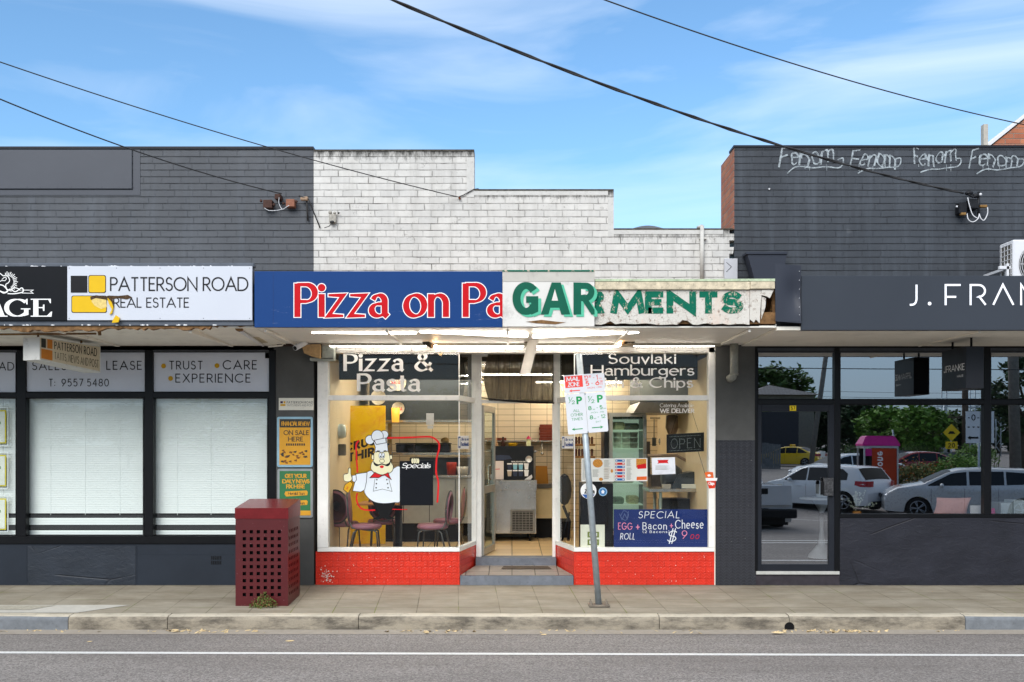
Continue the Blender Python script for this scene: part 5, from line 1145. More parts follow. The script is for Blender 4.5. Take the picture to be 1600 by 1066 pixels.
for (x, y, bx, by, lab) in ((664, 535, 681, 543, 'dark metal lamp holder with glowing bulb above the chef window'), (983, 532, 968, 537, 'dark metal lamp holder with glowing bulb above the menu window')):
    t = empty('spotlight', at(x, y, -.3), lab, 'light', 'bulb fittings under the canopy')
    mb = MB(); p = at(x, y, -.3); q = at(bx, by, -.36); m_ = p.lerp(q, .7); mb.tube([Vector((p.x-.03*(1 if bx > x else -1), -.3, 3.09)), p], .014, 8); mb.ball(p, .035); mb.tube([p, m_], [.024, .034], 10); mb.box(p.x-.05, p.x+.02, -.33, -.25, p.z+.04, p.z+.07)
    obj('holder', mb, M('holder_dark', '#3b342c', .5, .4, var=.2), t)
    mb = MB(); mb.ball(q, .026, .026, .034, 12); obj('bulb', mb, m_bulb, t)
# dangling reflector strip and knot of wires
mb = MB(); A, B = at(831, 531, -.45), at(820, 588, -.62); n = 7; vs = []
for k, P in enumerate((A, B)):
    for i in range(n):
        a_ = -1.2+2.4*i/(n-1); vs.append(P+Vector((.07*math.sin(a_)+.02*(1-k), -.045*math.cos(a_), -.02*(k)*i/n+(.0 if k == 0 else .05*i/(n-1)))))
mb.smooth = True; mb.add(vs, [(i, i+1, n+i+1, n+i) for i in range(n-1)]); tag(obj('reflector_strip', mb, M('reflector', '#d9d3cb', .35, var=.06)), 'loose curved light cover dangling down in front of the door curtain', 'light cover')
mb = MB(); q_ = random.Random(5)
for c in ((822, 531, 14), (828, 514, 7), (660, 528, 8), (988, 531, 8)):
    for k in range(c[2]):
        P = [(c[0]+q_.uniform(-5, 5), c[1]+q_.uniform(-5, 5)) for _ in range(4)]; mb.tube([at(x, y, -.3+q_.uniform(-.05, .05)) for x, y in catmull(P, 4)], .006, 5)
tag(obj('wire_tangle', mb, M('wire_mix', '#6f675a', .6, var=.6, vs=40)), 'knots of loose wires where the light battens meet', 'wires')
# ================================================================== ON THE SHOP GLASS
GY = .036
gq = pm(GY)
# chef decal
z5 = lambda X, Y_: (500+X/5.33, 660+Y_/5.33)
Zp = lambda P: [z5(*p) for p in P]
m_jkt = M('decal_white', '#dfe6ec', .5, var=.02, bump=0); m_skin = M('decal_skin', '#e9e4bd', .5, var=.02, bump=0); m_dred = M('decal_red', '#cf1a1f', .5, bump=0); m_dyel = M('decal_yellow', '#d9a522', .5, bump=0)
dm = [m_black, m_jkt, m_skin, m_dred, m_dyel]
t = empty('window_decal', at(590, 812, GY), 'cartoon cook decal in white jacket and tall hat on the window', 'decal')
def shape(name, groups, base=.0012):
    mb = MB(); d = base
    for mi, P, *o in groups:
        P = Zp(P)
        if o and o[0] == 's': P = catmull(P, 5, True)
        if mi: mb.mi = 0; mb.ribbon(P, .9, gq, d, True)
        mb.mi = mi; mb.poly(P, gq, d-.0003) if False else mb.poly(P, gq, d-.0002); d += .0005
    return obj(name, mb, dm, t)
circ = lambda x, y, rx, ry=None: [(x+rx*math.cos(R(a)), y+(ry or rx)*math.sin(R(a))) for a in range(0, 360, 24)]
shape('trousers', [(0, [(432, 660), (640, 650), (618, 690), (575, 780), (630, 803), (560, 808), (520, 795), (498, 806), (432, 808), (490, 778), (480, 740)])], .001)
shape('jacket', [(4, [(208, 520), (250, 490), (275, 510), (262, 545), (235, 590), (195, 560)]), (1, [(425, 402), (470, 430), (565, 425), (590, 400), (672, 378), (672, 640), (615, 668), (530, 676), (455, 664), (400, 628), (368, 575), (372, 500), (380, 430)], 's'),
    (1, [(297, 432), (340, 424), (392, 418), (386, 500), (372, 562), (340, 580), (272, 572), (290, 500)]), (1, [(268, 444), (300, 438), (304, 480), (288, 500), (270, 490)])], .0022)
shape('hand', [(2, [(200, 435), (232, 425), (238, 385), (256, 384), (258, 430), (268, 470), (250, 492), (215, 494), (198, 478)], 's')], .0045)
shape('hat', [(1, [(440, 150), (555, 130), (568, 245), (520, 252), (455, 250), (462, 210)]), (1, circ(415, 146, 38)), (1, circ(536, 102, 34)), (1, circ(478, 116, 50, 52)), (1, [(450, 150), (545, 130), (552, 170), (470, 185)])], .0022)
shape('head', [(2, circ(440, 290, 11, 22)), (2, circ(592, 290, 11, 20)), (2, [(450, 258), (475, 244), (515, 250), (562, 240), (580, 275), (588, 325), (610, 365), (600, 408), (560, 430), (515, 437), (462, 424), (426, 390), (428, 345), (448, 308)], 's')], .0045)
mb = MB()
for x in (503, 527): mb.mi = 1; mb.poly(Zp(circ(x, 277, 12, 24)), gq, .0068); mb.mi = 0; mb.ribbon(Zp(circ(x, 277, 12, 24)), .55, gq, .0070, True); mb.poly(Zp(circ(x+1, 286, 5, 8)), gq, .0072)
for P in ([(468, 250), (480, 238), (500, 240)], [(530, 240), (545, 236), (553, 248)]): mb.ribbon(Zp(P), 1.3, gq, .0068)
mb.poly(catmull(Zp([(515, 342), (545, 350), (572, 340), (586, 322), (584, 350), (560, 366), (515, 352), (475, 366), (450, 350), (446, 322), (462, 340), (488, 350)]), 4, True), gq, .0068)
mb.mi = 3; mb.poly(Zp(circ(515, 370, 17, 12)), gq, .0064); mb.mi = 2; mb.poly(Zp(circ(517, 322, 21, 15)), gq, .0076); mb.mi = 0; mb.ribbon(Zp(circ(517, 322, 21, 15)), .6, gq, .0078, True)
obj('face', mb, dm, t)
shape('scarf', [(3, [(458, 416), (480, 428), (515, 440), (550, 428), (568, 418), (578, 448), (595, 478), (560, 455), (540, 440), (516, 446), (488, 462), (448, 460), (415, 462)])], .0066)
mb = MB(); mb.mi = 0; mb.ribbon(Zp([(458, 470), (444, 574), (520, 556), (601, 576), (573, 470)]), .55, gq, .0046)
for x, y in ((474, 478), (557, 478), (470, 511), (563, 511), (468, 545), (567, 545)): mb.poly(Zp(circ(x, y, 6)), gq, .005)
mb.mi = 3
for x, y in ((232, 540), (226, 553)): mb.poly(Zp(circ(x, y, 6, 4)), gq, .005)
obj('buttons', mb, dm, t)
mb = MB(); sw = lambda P, w_, d: mb.ribbon(catmull(Zp(P), 8), w_, gq, d); mb.mi = 3
sw([(555, 130), (700, 128), (850, 122), (930, 124), (985, 165), (992, 220), (972, 300), (968, 420), (985, 500), (980, 640), (974, 668)], 2.8, .0004)
sw([(325, 150), (302, 190), (305, 300), (312, 420)], 2.6, .0004); sw([(312, 590), (303, 630), (320, 690), (365, 728), (460, 731)], 2.4, .0004); sw([(590, 724), (660, 726), (728, 727)], 1.2, .0004)
obj('swoosh', mb, dm, t)
t = empty('specials_board', at(650, 790, GY), 'blank black specials panel held beside the cartoon cook', 'decal')
mb = MB(); mb.pbox(624.6, 676.8, 720.4, 789.8, GY-.007, .004); obj('panel', mb, M('board_black', '#101218', .35, var=.1, dirt=0, bump=.05), t)
mb = MB(); text(mb, 'Specials', 626.5, 673, 723.5, 731.5, .17, .08, gq, d=.008, slant=.32, gap=8, mat=0); obj('lettering', mb, m_vinyl, t)
mb = MB(); d = .0082
for x in (772, 788, 803, 817): 
    P = Zp(circ(x, 321, 12, 23)); mb.mi = 0; mb.poly(P, gq, d); mb.mi = 1; mb.ribbon(P, .5, gq, d+.0002, True); d += .0005
obj('fingers', mb, [m_skin, m_black], t)
# stickers
def sticker(x0, x1, y0, y1, Y, side, lab):
    t = empty('window_sticker', at((x0+x1)/2, y1, Y), lab, 'sticker', 'social media stickers on the splayed side glass')
    xf, xb_ = (LF, LB) if side == 'l' else (RF, RB)
    def m_(u_, v_, d=0):
        # on the splayed pane: solve the depth where the sight line u_ meets the pane
        k = (xb_-(-.03 if side == 'r' else .03)-xf)/(By-.05-.045); s0 = (u_-800)/FPX
        Yp = (s0*DIST-xf+k*.045)/(k-s0); p = at(u_, v_, Yp); n_ = Vector((1, -k, 0)).normalized()*(1 if side == 'l' else -1)
        return p+n_*(.004+d)*(1)
    mb = MB(); mb.mi = 0; mb.poly([(x0, y0), (x1, y0), (x1, y1), (x0, y1)], m_); mb.mi = 1; mb.poly([(x0+1, y0+1.5), (x0+4.5, y0+1.5), (x0+4.5, y1-1.5), (x0+1, y1-1.5)], m_, .001)
    text(mb, 'Like us on', x0+5.5, x1-.5, y0+3, y0+7.5, .13, .1, m_, d=.001, mat=1); text(mb, 'Facebook', x0+5.5, x1-.5, y0+10, y0+16, .16, .12, m_, d=.001, mat=1); text(mb, 'f', x0+2, x0+3.6, y0+4, y1-4, .2, .16, m_, d=.002, mat=0)
    obj('print', mb, [m_vinyl, M('sticker_blue', '#2b4c8c', .5, bump=0)], t)
sticker(714.5, 732, 681, 701.5, .4, 'l', 'small blue and white sticker on side glass near the cartoon cook')
sticker(878, 896.5, 681.5, 701, .4, 'r', 'small blue and white sticker on side glass near the menu posters')
def disc(x, y, r, lab, cols, words):
    mb = MB(); c = lambda k: [(x+r*k*math.cos(i*math.pi/12), y+r*k*math.sin(i*math.pi/12)) for i in range(24)]
    mb.mi = 0; mb.poly(c(1), gq, .001)
    mb.mi = 1; mb.poly(c(.82), gq, .0015) if words is None else mb.poly([(x-r*.8, y+r*.45), (x+r*.8, y+r*.45), (x+r*.4, y+r*.9), (x-r*.4, y+r*.9)], gq, .0015)
    mb.mi = 2
    if words: text(mb, words, x-r*.5, x+r*.75, y-r*.2, y+r*.35, .25, .2, gq, d=.002, mat=2)
    else: mb.poly([(x-r*.45, y), (x, y-r*.5), (x+r*.45, y), (x+r*.3, y), (x+r*.3, y+r*.4), (x-r*.3, y+r*.4), (x-r*.3, y)], gq, .002)
    tag(obj('window_sticker', mb, cols), lab, 'sticker')
disc(919.5, 767, 12.5, 'large round white sticker on the glass behind the leaning pole', [m_vinyl, M('sticker_blue2', '#2f5fa6', .5, bump=0), m_txt], 'Zom')
disc(942, 768.5, 6.7, 'little round pale blue sticker beside the leaning pole', [M('sticker_sky', '#9fc0dd', .5, bump=0), M('sticker_mid', '#3f7fb8', .5, bump=0), m_vinyl], None)
# menus
m_menu = M('menu_paper', '#e3e3dc', .6, var=.03, bump=0); m_mt = M('menu_text', '#7d8076', .7, bump=0); m_food = M('menu_food', '#c98a3a', .6, var=.5, vs=90, bump=0); m_bl = M('menu_blue', '#2268ad', .5, bump=0); m_or = M('menu_orange', '#e0662c', .5, bump=0)
t = empty('menu_poster', at(930, 753, GY), 'takeaway menu sheet with pizza picture, its half nearer the doorway', 'menu', 'two menu sheets taped on the glass')
def lines(mb, x0, x1, y0, y1, st, mi, q_):
    y = y0
    while y < y1: mb.mi = mi; mb.poly([(x0, y), (x0+(x1-x0)*q_.uniform(.6, 1), y), (x0+(x1-x0)*.6, y+.55), (x0, y+.55)], gq, .0025); y += st
q_ = random.Random(4)
mb = MB(); mb.mi = 0; mb.poly([(908.5, 716.5), (959.5, 716.5), (959.5, 752.5), (908.5, 752.5)], gq, .002); mb.mi = 2; mb.poly([(934+8*math.cos(i*.5), 724+6.8*math.sin(i*.5)) for i in range(12)], gq, .0026)
mb.poly([(939+3.3*math.cos(i*.5), 749+2.6*math.sin(i*.5)) for i in range(12)], gq, .0026); mb.poly([(956+2*math.cos(i*.5), 736+3*math.sin(i*.5)) for i in range(12)], gq, .0026)
lines(mb, 910, 916, 719, 750, 1.5, 1, q_); lines(mb, 926, 938, 734, 746, 1.5, 1, q_); lines(mb, 944, 955, 719, 729, 1.4, 1, q_); lines(mb, 944, 956, 731, 748, 1.6, 3, q_); lines(mb, 943, 954, 733, 749, 3, 1, q_)
obj('print', mb, [m_menu, m_mt, m_food, M('menu_text2', '#a58d6d', .7, bump=0)], t)
t = empty('menu_poster', at(986, 753, GY), 'takeaway menu sheet with a ladder of blue and red price bars', 'menu', 'two menu sheets taped on the glass')
mb = MB(); mb.mi = 0; mb.poly([(960, 716), (1011.5, 716), (1011.5, 752), (960, 752)], gq, .002)
for k in range(7): mb.mi = 3 if k % 2 else 2; y = 718.2+k*4.9; mb.poly([(961.5, y), (976, y), (976, y+3.4), (961.5, y+3.4)], gq, .0026); mb.mi = 0; mb.poly([(962.3+1.2+1.1*math.cos(i), y+1.7+1.1*math.sin(i)) for i in range(6)], gq, .003); mb.poly([(972.5, y+.9), (975, y+.9), (975, y+2.4), (972.5, y+2.4)], gq, .003)
lines(mb, 979, 988, 718, 728, 1.4, 1, q_); lines(mb, 979, 989, 731, 750, 1.5, 1, q_)
mb.mi = 4; mb.poly([(994, 717), (1010, 717), (1010, 731), (994, 731)], gq, .0026); mb.mi = 3; mb.poly([(995, 727), (1009, 724), (1010, 732), (996, 733)], gq, .003); mb.mi = 5; mb.poly([(995, 745), (1010.5, 744.5), (1010.5, 750), (994.5, 750.5)], gq, .0026)
mb.mi = 1; mb.poly([(1003, 735), (1009, 735), (1009, 741.5), (1003, 741.5)], gq, .0026) if False else None
obj('print', mb, [m_menu, m_mt, m_bl, m_dred, m_food, m_or], t)
t = empty('paper_notice', at(1036, 741, GY), 'white paper notice with red ribbon heading', 'notice')
mb = MB(); mb.mi = 0; mb.poly([(1018, 715.5), (1054.5, 714.5), (1055.5, 740.5), (1019, 742)], gq, .002); mb.mi = 2; mb.poly([(1027, 719), (1044.5, 718.5), (1043, 721.3), (1044.5, 724.5), (1041, 723.6), (1031, 723.9), (1027, 725), (1028.8, 722)], gq, .0026)
lines(mb, 1024, 1050, 728, 734, 1.8, 1, q_); obj('print', mb, [M('notice_paper', '#e4e6ec', .6, bump=0), m_mt, m_dred], t)
mb = MB(); cup = pm(-.006); mb.mi = 1; mb.poly([(1104, 751), (1119.5, 751), (1117, 763), (1108, 763.5)], cup); mb.mi = 0; mb.poly([(1102, 747), (1121, 747), (1120, 751.5), (1103, 751.5)], cup, .001); mb.mi = 2
mb.poly([(1101, 739), (1106, 737), (1114, 738), (1115, 747), (1103, 747)], cup, .002); mb.mi = 0; mb.poly([(1108+3*math.cos(i), 743+2*math.sin(i)) for i in range(6)], cup, .003); text(mb, 'Chips', 1107, 1116, 753, 758, .16, .12, cup, d=.002, mat=0)
tag(obj('window_sticker', mb, [m_vinyl, M('cup_red', '#d93a1e', .5, bump=0), m_or]), 'red cut-out sticker of a snack cup on the window post', 'sticker')
# chalk board
t = empty('chalkboard', at(1035, 856, .06), 'navy board with chalked egg and bacon roll offer', 'chalkboard')
mb = MB(); mb.pbox(959, 1110, 796, 855.5, .07, .012, .001); obj('panel', mb, M('navy_board', '#172a63', .45, var=.12, vs=3, bump=.05), t)
cq = pm(.066); m_ch = M('chalk_white', '#e6e4ea', .9, bump=0); m_cp = M('chalk_pink', '#e58aa8', .9, bump=0)
mb = MB(); ck = dict(jit=.04)
text(mb, 'SPECIAL', 997, 1062, 799, 810, .09, .08, cq, mat=0, slant=.12, **ck); text(mb, 'EGG', 966, 988, 817, 828, .1, .09, cq, mat=1, **ck); text(mb, '+', 993, 1000, 816, 830, .1, .1, cq, mat=1); text(mb, 'Bacon', 1004, 1042, 816, 827.5, .1, .09, cq, mat=0, **ck); text(mb, '+', 1046, 1052, 815, 827, .1, .1, cq, mat=1)
text(mb, 'Cheese', 1055, 1099, 812.5, 826, .09, .08, cq, mat=0, **ck); text(mb, 'ROLL', 969, 992, 833, 843, .1, .09, cq, mat=0, slant=.1, **ck); text(mb, '(2 Bacons)', 1004, 1046, 829, 833, .14, .13, cq, mat=0)
text(mb, '$', 1040, 1056, 828, 848, .07, .07, cq, mat=0, slant=.25); text(mb, '9', 1065, 1074, 829, 842, .08, .08, cq, mat=1); text(mb, '00', 1078, 1092, 835, 842.5, .11, .11, cq, mat=2, slant=.2)
mb.mi = 3; mb.ribbon([(968, 803), (972, 812), (976, 803), (980, 811), (982, 799)], 1, cq, .001); mb.ribbon(catmull([(970, 806), (975, 798), (982, 804), (978, 813), (971, 810)]), .8, cq, .0015)
obj('lettering', mb, [m_ch, m_cp, m_dred, M('chalk_smudge', '#5a6890', .9, bump=0)], t)
# LED open sign hanging behind the glass
t = empty('open_sign', at(1070, 706, .25), 'unlit dotted open sign hanging behind the glass', 'sign')
a = at(1042, 679, .3); bb = at(1100, 675, .3)
om = lambda u_, v_, d=0: at(u_, v_-(u_-1042)*.055, .3-d)
mb = MB(); mb.prism([(1042, 679), (1100, 679), (1100, 708.5), (1042, 708.5)], 0, -.03, lambda u_, v_, d: om(u_, v_)+Vector((0, -d, 0))); obj('panel', mb, M('led_black', '#1a1b1d', .5, var=.1), t)
mb = MB(); q_ = random.Random(2)
def dots(P, st=1.35):
    for p, r_ in zip(P, P[1:]):
        L_1 = math.hypot(r_[0]-p[0], r_[1]-p[1]); k = max(1, int(L_1/st))
        for i in range(k): x = p[0]+(r_[0]-p[0])*i/k; y = p[1]+(r_[1]-p[1])*i/k; mb.poly([(x-.4, y-.4), (x+.4, y-.4), (x+.4, y+.4), (x-.4, y+.4)], om, .004)
dots([(1053.5+5*math.cos(R(a_)), 694-7.5*math.sin(R(a_))) for a_ in range(0, 361, 15)]); dots([(1062, 702), (1062, 687), (1069, 688), (1070, 692), (1068, 695), (1062, 695)]); dots([(1081, 702), (1074, 702), (1074, 687), (1081, 687)]); dots([(1074, 694), (1080, 694)]); dots([(1085, 702), (1085, 687), (1094, 702), (1094, 687)])
dots([(1047, 683), (1096, 683)], 2.2); dots([(1047, 705), (1096, 705)], 2.2)
obj('led_dots', mb, M('led_grey', '#8d9590', .4, bump=0), t)
mb = MB(); mb.tube([at(1049, 677, .32), at(1060, 640, .34)], .002, 4); mb.tube([at(1091, 674, .32), at(1080, 640, .34)], .002, 4); mb.tube([at(1090, 703, .32), at(1096, 722, .33), at(1102, 742, .33)], .003, 4); obj('cord', mb, m_black, t)

# ================================================================== SHOP INTERIOR
FL = zfl+.001
m_chf = M('chair_frame', '#50504e', .35, .6, var=.1); m_vin = M('vinyl_mauve', '#8c5c66', .4, var=.1, vs=6, bump=.1)
def chair(x, y, rz, label):
    t = empty('dining_chair', (x, y, FL), label, 'chair', 'mauve vinyl chairs around the cafe table', rz)
    mb = MB(); mb.smooth = True
    for j in range(1): pass
    prof = [(.0, .0), (.17, 0), (.205, .015), (.21, .04), (.19, .065), (.0, .075)]
    mb.lathe(prof, (0, 0, .42), 'z', 20); obj('seat', mb, m_vin, t, world=False)
    mb = MB(); n = 24; P = []; vs = []
    for k, (sc_, dy) in enumerate(((.86, -.022), (1, -.012), (1, .012), (.86, .022))):
        for i in range(n):
            a_ = 2*math.pi*i/n; vs.append((-.205+dy-.07*(.26*math.sin(a_)*sc_+.26)*1.0, .19*math.cos(a_)*sc_, .70+.215*math.sin(a_)*sc_))
    mb.smooth = True; mb.add(vs, [(k*n+i, k*n+(i+1) % n, (k+1)*n+(i+1) % n, (k+1)*n+i) for k in range(3) for i in range(n)]+[tuple(range(n)), tuple(3*n+i for i in range(n))]); obj('backrest', mb, m_vin, t, world=False)
    mb = MB(); ring = [(-.205-.07*(.26*math.sin(2*math.pi*i/n)+.26), .2*math.cos(2*math.pi*i/n), .70+.225*math.sin(2*math.pi*i/n)) for i in range(n+1)]
    mb.tube(ring, .011, 8); 
    for s_ in (1, -1): mb.tube([(-.21, .12*s_, .53), (-.17, .14*s_, .44), (.05, .15*s_, .41), (.17, .15*s_, .41)], .011, 8)
    obj('back_frame', mb, m_chf, t, world=False)
    for sx, sy in ((1, 1), (1, -1), (-1, 1), (-1, -1)):
        mb = MB(); mb.tube([(.1*sx, .14*sy, .415), (.15*sx, .15*sy, .38), (.18*sx if sx > 0 else -.24, .17*sy, .0)], .011, 8); obj('leg', mb, m_chf, t, world=False)
    return t
chair(at(537, 0, .8).x, .8, R(72), 'mauve chair nearest the side wall, its round back to the street')
chair(at(572, 0, .45).x, .45, R(4), 'mauve chair seen side on just behind the lower window edge')
chair(at(598, 0, 1.15).x, 1.15, R(100), 'mauve chair tucked under the table behind the cook decal')
chair(at(676, 0, .42).x, .42, R(172), 'mauve chair seen side on facing the cafe table')
chair(at(700, 0, 1.25).x, 1.25, R(190), 'mauve chair further back between table and steel counter')
t = empty('cafe_table', (at(600, 0, .85).x, .85, FL), 'small wooden topped cafe table on a black column among chairs', 'table')
mb = MB(); mb.box(-.33, .33, -.3, .3, .72, .745, .006); obj('tabletop', mb, M('table_wood', '#b07a4c', .4, var=.1, vs=12), t, world=False)
mb = MB(); mb.box(.16, .28, -.05, .05, 0, .72, .004) if False else mb.lathe([(.05, 0), (.05, .72)], (.2, 0, 0), 'z', 12); mb.lathe([(.2, 0), (.19, .02), (.05, .04)], (.2, 0, 0), 'z', 20); obj('column', mb, m_black, t, world=False)
# yellow drinks poster panel leaning on side
t = empty('drinks_poster', at(568, 850, 1.9), 'tall yellow drinks advertising panel behind the cartoon cook', 'poster')
yy = 1.9; b = NB('poster_yellow'); m_py = b.pbr(b.mix(b.ramp(b.noise(2.6, 5, .6, None, 1.2), (.5, 0), (.72, 1)), '#f2c603', '#e39a1c'), .35)
mb = MB(); mb.pbox(535, 602, 634, 850, yy, .04, .004); obj('panel', mb, m_py, t)
mb = MB(); qq = pm(yy-.002); rot = lambda u_, v_, d=0: qq(u_, v_-(u_-538)*.25, d); text(mb, 'CRUSH', 537.5, 600, 693.5, 707, .26, .22, rot, gap=38, d=.001); text(mb, 'THIRST', 543, 610, 710, 724, .26, .22, rot, gap=38, d=.001); obj('lettering', mb, M('poster_ink', '#2a2410', .5, bump=0), t)
t = empty('electric_meter', at(521, 700, .9), 'round glass electricity meter on the cream side wall', 'meter')
mb = MB(); mb.lathe([(.1, 0), (.1, .05), (.085, .09), (.0, .1)], (IX0, 1.0, at(0, 674, 1.0).z), 'x', 20); obj('dial', mb, M('meter_glass', '#c4cdc2', .2, var=.1, coat=.5), t)
mb = MB(); mb.box(IX0, IX0+.09, .93, 1.05, at(0, 712, 1.).z, at(0, 694, 1.).z, .01); obj('box', mb, M('meter_base', '#5d5b52', .6), t)
# kitchen bench, hood and shelf at the back, pizza trays
t = empty('kitchen_hood', at(640, 660, 2.6), 'wide dark canopy hood over the pizza ovens', 'hood')
mb = MB(); mb.pbox(577, 735, 545, 658, 2.5, 1.2, .01); obj('hood', mb, M('hood_grey', '#3c4042', .65, .1, var=.15, vs=2), t)
mb = MB(); mb.pbox(574, 737, 656, 661, 2.47, 1.3, .01); obj('rim', mb, m_steel, t)
t = empty('notice_board', at(545, 560, 1.6), 'dark wide menu board hung high behind the window lettering', 'menu board')
mb = MB(); mb.pbox(516, 600, 541, 585, 1.2, .03, .004); obj('panel', mb, M('slate_board', '#3a4540', .35, var=.15), t)
mb = MB(); mb.tube([at(514, 597, 1.2)+Vector((0, 0, 0)), at(520, 598, 1.2), at(534, 592, 1.2), at(541, 585, 1.2)], .006, 6); obj('cord', mb, m_black, t)
t = empty('round_menu', at(600, 640, 2.4), 'cluster of pale round food labels on the dark hood', 'menu discs')
mb = MB()
for x, y, r_ in ((591, 621, 12), (621, 597, 14), (622, 638, 10), (590, 582, 10)):
    mb.lathe([(r_*S(2.4), 0), (r_*S(2.4), .01)], at(x, y, 2.44), 'y', 24)
obj('disc', mb, M('disc_cream', '#cfc7b0', .5, var=.08, vs=20), t)
mb = MB(); dq = pm(2.43); text(mb, 'RANCH', 612, 631, 595, 600, .18, .14, dq); text(mb, 'MEAT', 583, 599, 619, 624, .18, .14, dq); text(mb, 'VEAL', 615, 629, 636, 641, .18, .14, dq); obj('lettering', mb, m_dred, t)
mb = MB(); mb.lathe([(.0, 0), (.055, .0), (.065, .22), (.0, .22)], at(618, 660, 2.2)+Vector((0, 0, 0)), 'z', 14)
tag(obj('pendant_lantern', mb, emat('amber_glow', '#e0a038', .9)), 'small glowing amber lantern hanging in front of the hood', 'lantern')
t = empty('oven_shelf', at(660, 712, 3.0), 'long steel shelf carrying the dark trays in the kitchen', 'shelf')
mb = MB(); mb.pbox(606, 740, 707, 711, 3.0, .5, .004); obj('board', mb, m_steel, t)
mb = MB(); mb.pbox(606, 612, 640, 770, 2.95, .06); mb.pbox(735, 740, 700, 770, 2.95, .06); obj('post', mb, m_steel, t)
ztop = at(0, 707, 3.0).z
for k, (x, lab) in enumerate(((633, 'wide dark tray on the kitchen shelf nearest the hood post'), (662, 'middle one of three dark trays on the kitchen shelf'), (690, 'dark tray at the doorway end of the kitchen shelf'))):
    mb = MB(); p = at(x, 0, 3.1); mb.box(p.x-.14, p.x+.14, 3.02, 3.35, ztop+.002, ztop+.13, .012); mb.box(p.x-.15, p.x+.15, 3.01, 3.36, ztop+.132, ztop+.15, .006); tag(obj('oven_tray', mb, M('tray_black', '#1d1e20', .4, .4, var=.2)), lab, 'tray', 'dark trays on the kitchen shelf')
mb = MB(); p = at(695, 0, 3.1)
mb.ball((p.x, 3.15, ztop+.19), .07, .07, .05); tag(obj('bread_dough', mb, M('dough', '#c9a468', .8, var=.2, vs=30)), 'round lump of dough resting on the end tray', 'dough')
t = empty('kitchen_bench', at(660, 830, 2.5), 'long stainless bench with doors behind the cafe chairs', 'bench')
a = at(590, 745, 2.6); bb = at(752, 818, 2.6)
mb = MB(); mb.box(a.x, bb.x, 2.6, 3.25, bb.z, a.z-.02, .006); obj('cabinet', mb, M('bench_steel', '#a8a79d', .32, .45, var=.15, vs=3), t)
mb = MB(); mb.box(a.x-.02, bb.x+.02, 2.56, 3.3, a.z-.018, a.z+.02, .006); obj('worktop', mb, m_steel, t)
mb = MB()
for k in range(1, 4): x = a.x+(bb.x-a.x)*k/4; mb.box(x-.004, x+.004, 2.594, 2.6, bb.z+.02, a.z-.04)
mb.box(a.x, bb.x, 2.75, 3.2, FL, bb.z-.002); obj('kickboard', mb, m_black, t)
mb = MB(); mb.pbox(640, 735, 715, 742, 3.4, .5, .01); tag(obj('pizza_oven', mb, M('oven_dark', '#4c4d4c', .3, .5, var=.25, vs=5)), 'squat grey pizza oven on the bench under the shelf', 'oven')
mb = MB(); qv = pm(2.0); mb.poly([(666, 646), (678, 646), (678, 664), (666, 664)], qv); mb.poly([(668, 665), (677, 665), (677, 670), (668, 670)], qv)
tag(obj('licence_paper', mb, M('paper_clear', '#b9bcc2', .5)), 'faded paper slips hung before the dark hood', 'paper')
# freezer cabinet seen through the door
t = empty('drinks_cabinet', (at(802, 0, 2.8).x, 2.8, FL), 'stainless cabinet on castors with vent grille facing the doorway', 'cabinet')
Yc = 2.8; a = at(766, 751, Yc); bb = at(838, 834, Yc)
mb = MB(); mb.box(a.x, bb.x, Yc, Yc+.6, bb.z, a.z, .006); obj('cabinet', mb, m_steel, t)
mb = MB(); mb.box(a.x-.005, bb.x+.01, Yc-.012, Yc+.62, at(0, 766, Yc).z, a.z+.006, .004); obj('rim', mb, m_steel, t)
mb = MB(); mb.mi = 0; frame_box(mb, 797, 836, 796, 833, Yc-.01, .009, 3.5); mb.mi = 1; mb.pbox(800.5, 832.5, 799.5, 829.5, Yc-.003, .002); mb.mi = 0
for k in range(11): mb.pbox(800.5, 832.5, 801+k*2.6, 801.9+k*2.6, Yc-.006, .003)
for k in range(5): mb.pbox(805+k*5.5, 805.7+k*5.5, 800, 829, Yc-.008, .002)
obj('vent_grille', mb, [M('grille_grey', '#87857e', .4, .4), m_black], t)
for x, yy in ((762+12, Yc+.06), (828, Yc+.06), (775, Yc+.5), (825, Yc+.5)):
    mb = MB(); p = at(x, 0, yy); mb.lathe([(.045, -.015), (.05, 0), (.045, .015)], (p.x, yy, FL+.052), 'x', 14); mb.box(p.x-.02, p.x+.02, yy-.02, yy+.02, FL+.05, bb.z-.001); obj('castor', mb, m_black, t)
t = empty('cup_display', at(805, 750, Yc+.05), 'black display board printed with two rows of cups', 'display board')
mb = MB(); mb.pbox(769, 834, 697, 750, Yc+.1, .03, .004); obj('panel', mb, M('display_black', '#23262a', .4, var=.15), t)
mb = MB(); dq = pm(Yc+.095); cm_ = [m_vinyl, M('cup_aqua', '#7fb6c8', .5, bump=0), M('cup_tan', '#c9b8a0', .5, bump=0), M('cup_navy', '#3a4256', .5, bump=0)]
for r_ in range(2):
    for k in range(4):
        x = 792.5+k*8.8; y = 724.5+r_*10.5; mb.mi = (3, 1, 1, 0, 2, 3, 3, 0)[r_*4+k]; mb.poly([(x, y), (x+7.2, y), (x+6.3, y+9.3), (x+1, y+9.3)], dq); mb.mi = 0; mb.poly([(x-.2, y-.5), (x+7.4, y-.5), (x+7.2, y+1.4), (x, y+1.4)], dq, .002)
mb.mi = 0; text(mb, 'FRESH, ROASTED FRIES', 799, 822, 720.5, 722.5, .2, .2, dq); mb.mi = 3; mb.poly([(770, 712), (782, 711), (796, 712), (800, 717), (786, 719), (772, 719)], dq, .001); obj('print', mb, cm_, t)
